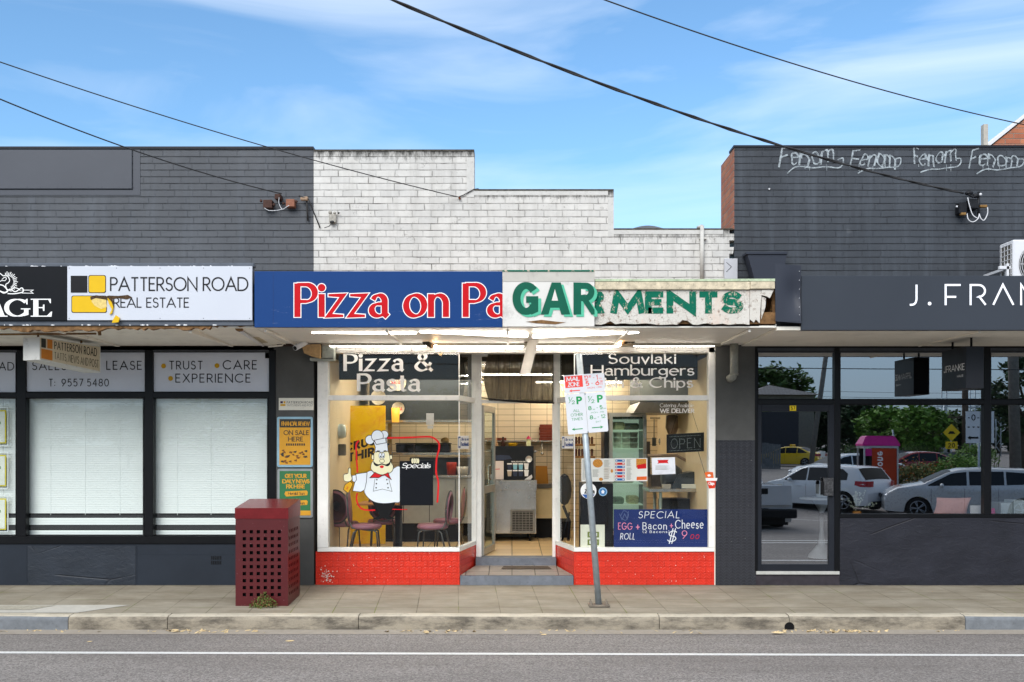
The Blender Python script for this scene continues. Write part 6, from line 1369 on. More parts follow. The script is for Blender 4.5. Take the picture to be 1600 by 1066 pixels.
mb = MB(); mb.pbox(768.5, 787, 720.5, 749.5, Yc+.02, .05, .004); mb.mi = 1; dq2 = pm(Yc+.018); mb.poly([(768.5, 724), (773, 725.5), (771.5, 728.5), (768.5, 729)], dq2); mb.poly([(771, 733), (781, 732.5), (781, 733.5), (771, 734)], dq2)
tag(obj('paper_stack', mb, [M('carton_white', '#ddd2cb', .6, var=.03), m_dred]), 'white carton with a red mark standing on the steel cabinet', 'carton')
mb = MB(); mb.prism([(820, 749.5), (831, 742), (832, 746), (829, 749.8)], 0, -.15, pm(Yc+.0)); tag(obj('folded_napkins', mb, m_white), 'small white folded stand on the cabinet corner', 'napkin holder')
# counter behind with things
t = empty('service_counter', at(800, 712, 3.55), 'grey counter behind the display board', 'counter')
a = at(740, 706.5, 3.5); bb = at(837, 706.5, 3.5); mb = MB(); mb.box(a.x, bb.x, 3.45, 3.95, FL, a.z-.002, .004); obj('cabinet', mb, M('counter_grey', '#8b8478', .4, .2), t)
mb = MB(); mb.box(a.x-.01, bb.x+.02, 3.43, 3.97, a.z, a.z+.03, .004); obj('worktop', mb, m_steel, t); zc = a.z+.032
mb = MB(); p = at(801, 0, 3.55); mb.lathe([(.058, 0), (.075, .1), (.078, .1), (.078, .115), (.0, .115)], (p.x, 3.6, zc), 'z', 18); mb.mi = 1; mb.box(p.x-.03, p.x+.03, 3.535-.012, 3.54, zc+.02, zc+.06)
tag(obj('bucket', mb, [M('bucket_yellow', '#e6b81e', .4), m_dred]), 'yellow plastic tub with red print on the counter', 'tub')
t = empty('slush_dispenser', (at(826, 0, 3.3).x, 3.3, 1.3), 'pink capped drink dispenser with clear column of lime drink', 'dispenser')
p = at(826, 0, 3.0); zz = lambda y: at(0, y, 3.0).z
mb = MB(); mb.lathe([(.045, zz(705)), (.06, zz(700))], (p.x, 3.02, 0), 'z', 14); mb.lathe([(.05, zz(686)), (.03, zz(684)), (.006, zz(681))], (p.x, 3.02, 0), 'z', 14); mb.lathe([(.02, zz(713)), (.03, zz(705))], (p.x, 3.02, 0), 'z', 10); obj('cap', mb, M('pink_plastic', '#c2335a', .3), t)
mb = MB(); mb.lathe([(.036, zz(700)), (.036, zz(686))], (p.x, 3.02, 0), 'z', 14); obj('column', mb, M('lime_drink', '#b7b98a', .2), t)
mb = MB(); mb.lathe([(.05, 0), (.055, .012)], (p.x, 2.88, zz(717.5)), 'y', 20); obj('badge', mb, m_vinyl, t)
for x, hh, c_, lab in ((775, .2, '#c09a72', 'tan topped jar on the counter next to the bottle'), (786, .22, '#3b221a', 'dark sauce bottle between jar and yellow tub'), (770, .1, '#d8d0c2', 'low white salt pot at the counter end')):
    mb = MB(); p = at(x, 0, 3.55); mb.lathe([(.0, 0), (.035, 0), (.038, hh*.55), (.016, hh*.75), (.016, hh), (0, hh)], (p.x, 3.58, zc), 'z', 14); tag(obj('bottle' if hh > .15 else 'salt_pot', mb, M('b'+c_[1:], c_, .3)), lab, 'bottle' if hh > .15 else 'pot')
t = empty('wall_shelf', at(800, 690, 4.3), 'thin steel wall shelf across the tiled rear wall', 'shelf')
a = at(740, 688.5, 4.3); bb = at(905, 688.5, 4.3); mb = MB(); mb.box(a.x, bb.x, 4.28, 4.59, a.z-.02, a.z, .003); obj('board', mb, m_steel, t)
mb = MB(); mb.box(bb.x-.3, bb.x-.28, 4.32, 4.59, a.z-.15, a.z-.021); mb.box(a.x+.3, a.x+.32, 4.32, 4.59, a.z-.15, a.z-.021); obj('bracket', mb, m_steel, t); zs_ = a.z
m_pb = M('pizza_box', '#7a3a2c', .7, var=.2, vs=30, bump=.2)
for k in range(6):
    mb = MB(); x = at(856, 0, 4.4).x+(k % 2)*.012; mb.box(x-.15, x+.17, 4.3, 4.58, zs_+.002+k*.047, zs_+.046+k*.047, .003); lab = ('bottom brown pizza box of the wall shelf stack', 'second pizza box from the shelf in its stack', 'third pizza box up in the shelf stack', 'fourth pizza box up in the shelf stack', 'fifth pizza box, second from top of its stack', 'topmost brown pizza box on the shelf stack')[k]
    tag(obj('pizza_box', mb, m_pb), lab, 'pizza box', 'stacked brown pizza boxes on the wall shelf')
mb = MB(); x = at(776, 0, 4.4).x; mb.box(x-.2, x+.17, 4.3, 4.58, zs_+.002, zs_+.048, .003); tag(obj('pizza_box', mb, m_pb), 'lone flat brown pizza box at the doorway end of the wall shelf', 'pizza box')
mb = MB(); mb.tube([at(847, 691, 4.3), at(847, 702, 4.28), at(846, 708, 4.28)], .012, 6); mb.ball(at(847, 709, 4.28), .03); tag(obj('ladle', mb, m_steel), 'steel ladle hanging from the wall shelf', 'ladle')
mb = MB(); mb.pbox(836, 868, 757, 763, 3.2, .5, .004); tk = empty('side_bench', at(852, 800, 3.2), 'cream fronted side bench with dark worktop by the door frame', 'bench'); obj('worktop', mb, M('worktop_dark', '#5d584f', .4), tk)
mb = MB(); mb.pbox(836, 890, 763.5, 810, 3.22, .45); obj('cabinet', mb, M('bench_cream', '#cdb98c', .5, var=.05), tk); mb = MB(); mb.box(at(836, 0, 3.3).x, at(890, 0, 3.3).x, 3.35, 3.6, FL, at(0, 811, 3.22).z); obj('kickboard', mb, m_black, tk)
mb = MB(); mb.prism([(837, 728), (855, 728.5), (857, 757), (837, 757)], 0, -.02, pm(3.4)); tag(obj('cardboard_sheet', mb, M('cardboard', '#a8732e', .8, var=.06)), 'flat brown cardboard sheet leaning on the side bench', 'cardboard')
# right half: display fridge, prep table
t = empty('display_fridge', (at(975, 0, 2.3).x, 2.3, FL), 'tall glass door fridge with stacked white tubs', 'fridge')
Yk = 2.1; a = at(952, 645, Yk); bb = at(1010, 838, Yk); zT, zB = a.z, FL+.02; W0, W1 = a.x, bb.x
m_fr = M('fridge_black', '#26282a', .35, var=.1); m_fi = emat('fridge_inner_glow', '#c6d2bd', .28)  # inside light imitated by a weak glow in back panel and shelves
mb = MB(); mb.box(W0, W0+.04, Yk+.03, Yk+.6, zB, zT); mb.box(W1-.04, W1, Yk+.03, Yk+.6, zB, zT); mb.box(W0+.04, W1-.04, Yk+.03, Yk+.6, zT-.09, zT-.002); mb.box(W0+.04, W1-.04, Yk+.03, Yk+.6, zB, zB+.2); mb.box(W0+.04, W1-.04, Yk+.56, Yk+.6, zB+.2, zT-.09); obj('carcass', mb, m_fr, t)
mb = MB(); mb.box(W0+.042, W1-.042, Yk+.54, Yk+.556, zB+.2, zT-.09); sz = [at(0, y, Yk).z for y in (673, 702, 757, 790)]
for z_ in sz: mb.box(W0+.042, W1-.042, Yk+.06, Yk+.53, z_, z_+.014)
obj('shelf', mb, m_fi, t)
mb = MB(); 
for (x0, x1, z0, z1) in ((W0, W0+.05, zB+.15, zT), (W1-.05, W1, zB+.15, zT), (W0+.05, W1-.05, zT-.06, zT), (W0+.05, W1-.05, zB+.15, zB+.21)): mb.box(x0, x1, Yk-.02, Yk+.025, z0, z1)
dr_ = obj('door', mb, m_alu2, t); mb = MB(); mb.box(W0+.05, W1-.05, Yk, Yk+.004, zB+.21, zT-.06); obj('door_pane', mb, m_glin, dr_); mb = MB(); mb.tube([(W1-.02, Yk-.06, zT-.1), (W1-.02, Yk-.06, zT-.62)], .016, 8); obj('handle', mb, m_zinc, dr_)
m_tub = M('tub_white', '#e8e6d8', .45, var=.03); m_tub2 = M('tub_clear', '#a59a90', .35, var=.3, vs=40)
names = ('bottom', 'middle', 'top')
for ci_, x in enumerate((965, 978.5, 991)):
    for k in range(3):
        mb = MB(); p = at(x, 0, Yk+.15); z_ = sz[1]+.015+k*.083; mb.lathe([(.0, 0), (.055, 0), (.062, .066), (.066, .066), (.066, .078), (0, .078)], (p.x, Yk+.2, z_), 'z', 16)
        tag(obj('food_tub', mb, m_tub2 if ci_ == 2 else m_tub), ('white tub, %s of the stack at the hinge side of the fridge shelf', 'white tub, %s of the middle fridge stack', 'clear tub, %s of the stack beside the fridge handle')[ci_] % names[k], 'tub', 'tubs stacked in the display fridge')
for (x, shelf, sx, sz_, c_, lab) in ((968, 0, .1, .12, '#b9b08c', 'pale food container on the top fridge shelf'), (988, 0, .13, .1, '#5c5850', 'dark bagged goods on the top fridge shelf'), (965, 3, .13, .1, '#8f9a88', 'green tinged container low in the fridge'), (990, 3, .1, .12, '#cfc49c', 'round cream tub low in the fridge'), (975, 2, .2, .1, '#b3b49a', 'wide flat container on the lower middle fridge shelf')):
    mb = MB(); p = at(x, 0, Yk+.2); mb.box(p.x-sx, p.x+sx*.7, Yk+.12, Yk+.4, sz[shelf]+.015, sz[shelf]+.015+sz_, .02); tag(obj('food_container', mb, M('fc'+c_[1:], c_, .5, var=.3, vs=30)), lab, 'container', 'containers in the display fridge')
t = empty('range_hood', at(1050, 640, 1.6), 'pale steel extractor hood over the grill', 'hood')
mb = MB(); mb.pbox(1000, 1092, 541, 628, 1.7, 1.2, .01); obj('hood', mb, M('hood_pale', '#74766f', .65, .1, var=.08), t)
mb = MB(); mb.prism([(1000, 628.5), (1092, 628.5), (1096, 645), (990, 645)], 0, -1.2, pm(1.65)); obj('skirt', mb, M('skirt_steel', '#6c6459', .35, .5, var=.2), t)
t = empty('prep_table', at(1060, 830, 1.3), 'steel prep table by the window of the menu side', 'table')
Yt = 1.1; a = at(1014, 764, Yt); bb = at(1111, 764, Yt)
mb = MB(); mb.box(a.x, bb.x, Yt, Yt+.65, a.z-.045, a.z, .004); obj('tabletop', mb, m_steel, t)
for x in (1032, 1093):
    for yy in (Yt+.05, Yt+.58): mb = MB(); p = at(x, 0, Yt+.05); mb.tube([(p.x, yy, FL), (p.x, yy, a.z-.046)], .022, 10); obj('leg', mb, M('leg_grey', '#9fb0a8', .4, .3), t)
zt_t = a.z+.001
mb = MB(); p0 = at(1026, 0, Yt+.2).x; p1 = at(1098, 0, Yt+.2).x
mb.smooth = True; mb.lathe([(.0, 0), (.14, .0), (.16, .05), (.16, .2), (.1, .28), (0, .28)], (p0+.09, Yt+.32, zt_t+.17), 'x', 20); mb.smooth = False
mb.prism([(p0+.2, zt_t), (p1, zt_t), (p1-.06, zt_t+.1), (p0+.55, zt_t+.24), (p0+.3, zt_t+.2)], Yt+.12, Yt+.5, lambda u_, v_, d: Vector((u_, d, v_)))
tag(obj('meat_slicer', mb, M('slicer_grey', '#4b5258', .3, .5, var=.2)), 'rounded dark grey slicing machine on the prep table', 'slicer')
mb = MB(); p = at(1082, 0, Yt+.02); mb.box(p.x-.14, p.x+.14, Yt+.02, Yt+.3, zt_t, zt_t+.06, .006); tag(obj('paper_box', mb, m_tub), 'long low white box on the prep table edge', 'box')
mb = MB(); p = at(1042, 0, Yt+.02); mb.prism([(p.x-.05, zt_t), (p.x+.05, zt_t), (p.x+.06, zt_t+.06), (p.x-.06, zt_t+.06)], Yt+.02, Yt+.12, lambda u_, v_, d: Vector((u_, d, v_))); tag(obj('plastic_tub', mb, M('tub_haze', '#b9b2a4', .3)), 'small clear tub on the prep table corner', 'tub')
mb = MB(); p = at(1090, 0, Yt+.2)
for dx in (-.03, .05): mb.lathe([(.03, 0), (.03, .12), (.012, .15), (.012, .19)], (p.x+dx, Yt+.4, zt_t+.065-.06), 'z', 12)
tag(obj('sauce_bottle', mb, m_tub), 'pair of white squeeze bottles beyond the low white box', 'bottle')
mb = MB(); mb.pbox(1035, 1108, 780, 825, 1.55, .4, .02); tag(obj('storage_crate', mb, M('crate_dark', '#3b4148', .5, var=.2)), 'dark storage crate under the prep table', 'crate')
mb = MB(); P = [(1012, 712), (1040, 712), (1058, 712), (1076, 722), (1086, 729), (1086, 745)]; mb.tube([at(x, y, 1.9) for x, y in P], .022, 8); mb.tube([at(1083, 727, 1.9), at(1083, 750, 1.9)], .03, 8)
mb.lathe([(.0, 0), (.05, 0), (.09, -.02), (.1, -.2), (.04, -.34), (0, -.34)], at(1050, 648, 2.2), 'z', 14)
tag(obj('extractor_pipe', mb, M('arm_tan', '#8f7a66', .4, .4, var=.2)), 'curved steel pipe arm rising behind the paper notice', 'pipe')
# coat on the splay side, cabinet with white notice
t = empty('black_jacket', at(925, 822, .45), 'dark jacket draped behind the leaning pole', 'jacket')
mb = MB(); mb.smooth = True; n, k = 14, 8; vs = []
for j in range(k+1):
    v_ = j/k; w_ = (12+12*min(1, v_*2.2)-3*v_)
    for i in range(n):
        a_ = 2*math.pi*i/n; p = at(928+w_*math.cos(a_)+1.2*math.sin(5*a_+j), 752+70*v_+3*math.sin(a_*2)*v_, .5); vs.append((p.x, .5+.09*math.sin(a_)+.02*math.sin(4*a_), p.z))
mb.add(vs, [(j*n+i, j*n+(i+1) % n, (j+1)*n+(i+1) % n, (j+1)*n+i) for j in range(k) for i in range(n)]+[tuple(range(n)), tuple(k*n+i for i in range(n))])
obj('cloth', mb, M('jacket_black', '#14161c', .8, var=.3, vs=14, bump=.6, bs=25), t)
mb = MB(); mb.box(at(910, 0, .62).x, at(958, 0, .62).x, .62, 1.3, FL, at(0, 756, .62).z, .006); tag(obj('low_cabinet', mb, M('cabinet_dark', '#24272c', .4, var=.15)), 'low dark cabinet hidden behind the draped jacket', 'cabinet')
mb = MB(); mb.mi = 0; mb.pbox(907, 945, 820, 855.5, .08, .01, .001); fq = pm(.078); mb.mi = 1; mb.poly([(918, 831), (936, 831), (936, 840), (918, 840)], fq); mb.poly([(918, 843), (936, 843), (936, 852), (918, 852)], fq); mb.mi = 2; mb.poly([(921, 833), (933, 833), (933, 838), (921, 838)], fq, .001); mb.poly([(921, 845), (933, 845), (933, 850), (921, 850)], fq, .001)
tag(obj('window_card', mb, [M('card_cream', '#d9d6c4', .6), M('card_olive', '#6f7a3a', .6, var=.4, vs=60), m_menu]), 'cream card with two framed pictures at the foot of the glass', 'card')
t = empty('black_stool', at(885, 850, .75), 'black folding stool leaning by the splayed glass', 'stool')
mb = MB(); mb.smooth = True; mb.ball(at(882, 765, .85), .1, .1, .22); mb.tube([at(880, 790, .8), at(890, 815, .8), at(888, 845, .8)], .02, 8); mb.tube([at(890, 800, .8), at(878, 845, .85)], .015, 8); obj('seat', mb, _mc['jacket_black'], t)
# shelving seen through right glass (tan crates on the rear wall)
t = empty('spice_rack', at(915, 715, 3.6), 'timber rack of jars on the far tiled wall', 'rack')
mb = MB(); 
for y in (694, 713): mb.pbox(898, 930, y, y+3, 3.6, .3, .003)
obj('shelf', mb, M('rack_wood', '#9c6d3c', .6, var=.15), t)
mb = MB()
for y in (694, 713):
    for k in range(6): p = at(900+k*5, y, 3.7); mb.lathe([(.02, .0), (.022, .1), (.015, .12)], (p.x, 3.72, p.z+.003), 'z', 8)
obj('jars', mb, M('jar_brown', '#5c3522', .4, var=.4, vs=30), t)
mb = MB(); mb.pbox(944, 952, 655, 840, 2.2, .5); tag(obj('fridge_neighbour_cabinet', mb, m_fr), 'narrow black upright panel beside the glass fridge', 'panel')
mb = MB(); mb.pbox(1010, 1016, 690, 745, 2.4, .05); mb.pbox(1018, 1098, 742, 762, 2.3, .4); tag(obj('grill_block', mb, M('grill_steel', '#6f655a', .35, .5, var=.3, vs=8)), 'low brown steel grill block behind the slicing machine', 'grill')
# interior tubes
for (x0, x1, Yq, lab) in ((-2.0, -.9, 1.4, 'ceiling tube inside over the cafe table'), (.8, 2.0, 1.4, 'ceiling tube inside over the prep table'), (-.7, .7, 2.3, 'ceiling tube inside over the doorway cabinet'), (-1.9, -.5, 4.1, 'ceiling tube inside above the rear kitchen bench'), (.4, 1.9, 4.1, 'ceiling tube inside above the rear tiled wall'), (-1.9, -.6, 2.0, 'ceiling tube inside before the dark hood')):
    fluoro(((x0, Yq, 2.86), (x1, Yq, 2.86)), lab, .009, True, 'lit tubes on the shop ceiling')
# small goods around the kitchen
q_ = random.Random(21)
for k, (x, y, Yq, w_, h_, c_, lab) in enumerate(((600, 744, 2.7, .1, .12, '#8d8f8a', 'steel pot on the bench nearest the yellow panel'), (648, 744, 2.7, .16, .07, '#d8d2c4', 'stack of white plates on the long bench'), (705, 744, 2.7, .08, .2, '#b23a2a', 'red sauce drum on the bench by the doorway'), (722, 744, 2.7, .09, .13, '#e3ddd0', 'white tub on the bench end by the doorway'))):
    mb = MB(); p = at(x, y, Yq); mb.lathe([(0, 0), (w_*.9, 0), (w_, h_*.8), (w_*1.03, h_), (w_*.9, h_), (0, h_*.96)], (p.x, Yq+.1, at(590, 745, 2.6).z+.021), 'z', 16)
    tag(obj(('pot', 'plate_stack', 'sauce_drum', 'white_tub')[k], mb, M('kg%d' % k, c_, .4)), lab, ('pot', 'plates', 'drum', 'tub')[k])
for k in range(4):
    mb = MB(); x = 1022+k*11; mb.tube([at(x, 655, 4.3), at(x, 684, 4.3)], .008, 6); mb.ball(at(x, 690, 4.3), .05, .02, .07) if k % 2 else mb.pbox(x-3, x+3, 684, 697, 4.29, .01)
    tag(obj('hanging_utensil', mb, m_steel if k % 2 else _mc['slicer_grey']), ('flat slotted turner', 'round skimmer', 'flat turner', 'round ladle')[k]+(' nearest the fridge' if k < 2 else ' nearest the open sign')+' on the far tiled wall', 'utensil', 'utensils hung on the far tiled wall')
mb = MB(); mb.pbox(1016, 1070, 652, 655, 4.28, .02); tag(obj('utensil_rail', mb, m_steel), 'thin steel rail for utensils on the far tiled wall', 'rail')

# ================================================================== FOOTPATH FURNITURE
t = empty('litter_bin', at(410, 949, -1.2), 'maroon metal litter bin with punched square holes on the footpath', 'bin')
X0b, X1b = at(368, 0, -1.2).x, at(450, 0, -1.2).x; Y0b, Y1b = -1.2, -.6; zb0, zt0 = fz(-.6)-.03, at(0, 811, -1.2).z
b = NB('bin_paint'); c_ = b.mix(b.noise(3, 4), '#560d13', '#46090e'); c_ = b.mix(b.ramp(b.noise(45, 3, .6), (.69, 0), (.72, .6)), c_, '#b9929a'); m_bin = b.pbr(c_, .38, nrm=b.bump(b.noise(40, 3), .15, .003))
def holed(mb, o, u, v, W, H, cols, rows, hs, u0, v0, du, dv, th, nrm):
    xs = [0]+[q for i in range(cols) for q in (u0+i*du, u0+i*du+hs)]+[W]; ys = [0]+[q for j in range(rows) for q in (v0+j*dv, v0+j*dv+hs)]+[H]
    k = len(xs); vs = [o+u*x+v*y for y in ys for x in xs]; fs = []
    for j in range(len(ys)-1):
        for i in range(k-1):
            if i % 2 == 1 and j % 2 == 1:
                a_ = [vs[j*k+i], vs[j*k+i+1], vs[(j+1)*k+i+1], vs[(j+1)*k+i]]; b0 = len(mb.v)
                mb.add(a_+[p-nrm*th for p in a_], [(0, 1, 5, 4), (1, 2, 6, 5), (2, 3, 7, 6), (3, 0, 4, 7)]); continue
            fs.append((j*k+i, j*k+i+1, (j+1)*k+i+1, (j+1)*k+i))
    mb.add(vs, fs)
mb = MB(); W_, H_ = X1b-X0b, zt0-zb0; up = Vector((0, 0, 1)); ux = Vector((1, 0, 0)); uy = Vector((0, 1, 0))
hz = .0395; zh0 = at(0, 932, -1.2).z-zb0
holed(mb, Vector((X0b, Y0b, zb0)), ux, up, W_, H_, 6, 10, hz, .082, zh0, .0805, .0805, .015, -uy); holed(mb, Vector((X1b, Y0b, zb0)), uy, up, .6, H_, 6, 10, hz, .06, zh0, .0805, .0805, .015, ux)
holed(mb, Vector((X0b, Y1b, zb0)), -uy, up, .6, H_, 6, 10, hz, .06, zh0, .0805, .0805, .015, -ux); holed(mb, Vector((X1b, Y1b, zb0)), -ux, up, W_, H_, 6, 10, hz, .082, zh0, .0805, .0805, .015, uy)
obj('body', mb, m_bin, t)
zf0, zf1 = at(0, 794, -1.2).z, at(0, 779.5, -.6).z
mb = MB(); e = .006; mb.add([(X0b-e, Y0b-e, zt0+.002), (X1b+e, Y0b-e, zt0+.002), (X1b+e, Y1b+e, zt0+.002), (X0b-e, Y1b+e, zt0+.002), (X0b-e, Y0b-e, zf0), (X1b+e, Y0b-e, zf0), (X1b+e, Y1b+e, zf1), (X0b-e, Y1b+e, zf1)], [(0, 3, 2, 1), (4, 5, 6, 7), (0, 1, 5, 4), (1, 2, 6, 5), (2, 3, 7, 6), (3, 0, 4, 7)])
obj('lid', mb, M('bin_lid', '#6a1f22', .3, var=.12, vs=10, bump=.1), t)
mb = MB(); mb.box(X0b+.05, X1b-.05, Y0b+.05, Y1b-.05, zb0+.02, zt0-.05); obj('liner', mb, m_black, t)
# weed at the bin foot
mb = MB(); c = at(412, 953, -1.27); q_ = random.Random(9)
for _ in range(420):
    a_ = q_.uniform(0, 6.28); r_ = q_.random()**.6*.17; h = q_.random()*(.2-.95*r_)*1.0; p = Vector((c.x+r_*math.cos(a_), -1.27+.45*r_*math.sin(a_), fz(-1.27)+max(.004, h))); l = q_.uniform(.008, .018)
    u = Vector((q_.uniform(-1, 1), q_.uniform(-1, 1), q_.uniform(-.4, 1))).normalized()*l; v = u.cross(Vector((q_.uniform(-1, 1), 1, .3))).normalized()*l*.5; mb.mi = 1 if q_.random() < .22 else 0
    mb.add([p-u, p+v, p+u, p-v], [(0, 1, 2, 3)])
tw = empty('weed', (c.x, -1.27, fz(-1.27)), 'scruffy green and brown weed growing at the foot of the bin', 'plant'); obj('leaves', mb, [M('weed_green', '#5d6a35', .8, var=.3, vs=60), M('weed_brown', '#7d5b3e', .8, var=.3)], tw)
mb = MB()
for _ in range(14): a_ = q_.uniform(0, 6.28); mb.tube([(c.x, -1.27, fz(-1.27)), (c.x+.1*math.cos(a_), -1.27+.05*math.sin(a_), fz(-1.27)+q_.uniform(.04, .12))], .002, 4)
obj('stem', mb, _mc['weed_brown'], tw)
# parking sign
t = empty('parking_sign', at(935, 948, -1.2), 'leaning galvanised pole carrying parking and mail zone plates', 'sign')
P0 = at(935.5, 946, -1.2); P1 = at(904.5, 553, -1.2); ux_ = (P1-P0).normalized()
mb = MB(); mb.tube([P0, P1], .0365, 18); obj('pole', mb, m_zinc, t)
mb = MB(); g = fz(-1.2); mb.box(P0.x-.12, P0.x+.12, -1.29, -1.11, g+.002, g+.022, .004)
for sx in (-.09, .09):
    for sy in (-1.26, -1.14): mb.lathe([(.014, 0), (.014, .03), (.006, .03), (.006, .05)], (P0.x+sx, sy, g+.02), 'z', 8)
obj('base_plate', mb, M('base_rust', '#7d7468', .7, .3, var=.3, dirt=.5), t)
TL, TR, BR, BL = (880.2, 587), (944, 582.5), (950.8, 674), (887.8, 679.5); Yp = -1.245
def pl(u_, v_, d=0):     # plate coordinates 0..100 across, 0..146 down
    a_, b_ = u_/100, v_/146; x = (TL[0]*(1-a_)+TR[0]*a_)*(1-b_)+(BL[0]*(1-a_)+BR[0]*a_)*b_; y = (TL[1]*(1-a_)+TR[1]*a_)*(1-b_)+(BL[1]*(1-a_)+BR[1]*a_)*b_
    p = at(x, y, Yp); return Vector((p.x, Yp-d, p.z))
m_pw = M('plate_white', '#d6d8dc', .35, var=.03, bump=0); m_pg = M('plate_green', '#179450', .5, bump=0); m_pr = M('plate_red', '#e0453c', .5, bump=0)
def plate(P, name, words, extra=()):
    mb = MB(); mb.prism(P, 0, -.003, pl); p = obj(name, mb, m_pw, t); mb = MB()
    for f_ in extra: f_(mb)
    for (s, x0, x1, yt, yb, w_, mi) in words: text(mb, s, x0, x1, yt, yb, w_, w_*.9, pl, d=.001+.001*(mi == 3), mat=mi, gap=18 if w_ < .16 else 10)
    obj('print', mb, [m_pw, m_pr, m_pg, m_pw], p)
def arrow(mb, x0, x1, y, mi): 
    mb.mi = mi; s_ = 1 if x1 > x0 else -1; mb.poly([(x0, y-1.1), (x1-4*s_, y-1.1), (x1-4*s_, y+1.1), (x0, y+1.1)], pl, .001); mb.poly([(x1, y), (x1-8*s_, y-4), (x1-5*s_, y), (x1-8*s_, y+4)], pl, .0014)
rr = lambda x0, x1, y0, y1: rrect(x0, x1, y0, y1, 3.5)
def half(mb, x, y):
    text(mb, '1', x, x+4, y, y+9, .16, .14, pl, d=.001, mat=2); text(mb, '2', x+8, x+16, y+9, y+18, .16, .14, pl, d=.001, mat=2); mb.ribbon([(x+1, y+15), (x+11, y+1)], 1.1, pl, .0016)
plate(rr(0, 100, 0, 45.5), 'mail_plate', [('MAIL', 6, 40, 5, 15.5, .2, 3), ('ZONE', 9, 38, 18, 28.5, .18, 3), ('12', 50, 60, 4, 16, .13, 1), ('30', 61, 67, 4, 9.5, .14, 1), ('-', 71, 76, 5, 15, .12, 1), ('1', 80, 83, 4, 16, .13, 1), ('PM', 86, 93, 12, 15, .14, 1), ('5', 52, 62, 18, 29.5, .2, 1), ('-', 66, 71, 18, 29, .12, 1), ('6', 76, 87, 18, 29.5, .2, 1), ('30', 88, 95, 18, 24, .14, 1), ('PM', 88, 95, 26, 29, .14, 1), ('MON - FRI', 56, 91, 33, 37, .13, 1)],
      [lambda mb: (setattr(mb, 'mi', 1), mb.poly([(2.5, 2.5), (46, 2.5), (46, 31), (2.5, 31)], pl, .0005)), lambda mb: arrow(mb, 38, 11, 39, 1)])
plate(rr(0, 49.3, 46.5, 146), 'parking_plate', [('P', 27, 41, 54, 73, .24, 2), ('ALL', 17, 33, 85, 91.5, .12, 2), ('OTHER', 10, 40, 95, 102, .12, 2), ('TIMES', 11, 39, 106, 112.5, .12, 2)], [lambda mb: half(mb, 7, 54), lambda mb: arrow(mb, 37, 10, 134, 2)])
plate(rr(50, 100, 46.5, 146), 'parking_plate', [('P', 78, 92, 54, 73, .24, 2), ('8', 54, 63, 80, 90, .18, 2), ('AM', 65, 71, 87, 90, .14, 2), ('-', 74, 79, 80, 90, .12, 2), ('5', 82, 90, 80, 90, .18, 2), ('PM', 92, 98, 87, 90, .14, 2), ('MON - FRI', 60, 92, 95, 98.5, .13, 2), ('8', 56, 65, 103, 113, .18, 2), ('AM', 66, 72, 110, 113, .14, 2), ('-', 75, 80, 103, 113, .12, 2), ('12', 84, 95, 103, 112, .13, 2), ('SAT', 70, 83, 118, 122, .12, 2)], [lambda mb: half(mb, 55, 55), lambda mb: arrow(mb, 60, 88, 134, 2)])
mb = MB(); mb.add([pl(48, 47, .002)+Vector((0, 0, 0)), pl(51, 47, .002), pl(51, 52, .003), pl(48, 52, .003)], [(0, 1, 2, 3)]); mb.ball(pl(49.6, 49, .003), .008); mb.ball(pl(49.6, 143, .003), .008); mb.box(P0.x-.1, P0.x-.1, 0, 0, 0, 0) if False else None
obj('bolt', mb, m_zinc, t)
# salon window contents
t = empty('cushion', at(1485, 808, .3), 'pale pink cushion leaning inside the salon window', 'cushion')
mb = MB(); n = 12; vs = []
for sgn in (1, -1):
    for j in range(n+1):
        for i in range(n+1):
            u_, v_ = i/n*2-1, j/n*2-1; pin = .07*(1-abs(u_)**3)*abs(v_)**4+0; xx = 1487+27*u_*(1-.07*(1-v_*v_))-4*(v_+0)*.9+3*v_*0; y_ = 793+15.5*v_*(1-.06*(1-u_*u_)); th = .075*(max(0, (1-u_**4)*(1-v_**4)))**.5
            p = at(xx, y_, .42); vs.append((p.x, .42-sgn*th+.004*math.sin(7*u_+3*v_), p.z))
k = n+1; mb.smooth = True; mb.add(vs, [(s_*k*k+j*k+i, s_*k*k+j*k+i+1, s_*k*k+(j+1)*k+i+1, s_*k*k+(j+1)*k+i) for s_ in (0, 1) for j in range(n) for i in range(n)])
obj('cover', mb, M('cushion_pink', '#f0b0a2', .8, var=.06, bump=.3, bs=20), t)
mb = MB(); mb.box(at(1312, 0, .1).x, at(1800, 0, .1).x, .12, 1.4, at(0, 809, .12).z-.03, at(0, 809, .12).z-.002); tag(obj('window_bench', mb, M('bench_dark', '#35363a', .5)), 'low dark display ledge behind the salon window', 'ledge')
mb = MB(); mb.pbox(1516.5, 1540, 790, 808, .2, .02, .002); tag(obj('paper_card', mb, m_vinyl), 'blank white card standing beside the pink cushion', 'card')
mb = MB(); mb.prism([(1549, 795), (1554, 794), (1556, 807), (1549, 808)], 0, -.02, pm(.2)); tag(obj('pink_card', mb, M('hot_pink', '#e0398a', .5)), 'small hot pink card behind the window mullion', 'card')
for x0, x1, y0, lab in ((1564, 1583, 786, 'pale grey product box on the salon ledge'), (1584, 1612, 782, 'larger pale blue product box at the end of the ledge')):
    mb = MB(); mb.pbox(x0, x1, y0, 807, .25, .25, .006); mb.pbox(x0+2, x1-2, y0+3, 804, .247, .004); tag(obj('product_box', mb, M('pb%d' % x0, '#b9c8cc' if x0 < 1570 else '#cfe0e6', .3)), lab, 'box')
t = empty('potted_plant', at(1339, 808, .3), 'leafy grey green sprig in a terracotta pot inside the salon window', 'plant')
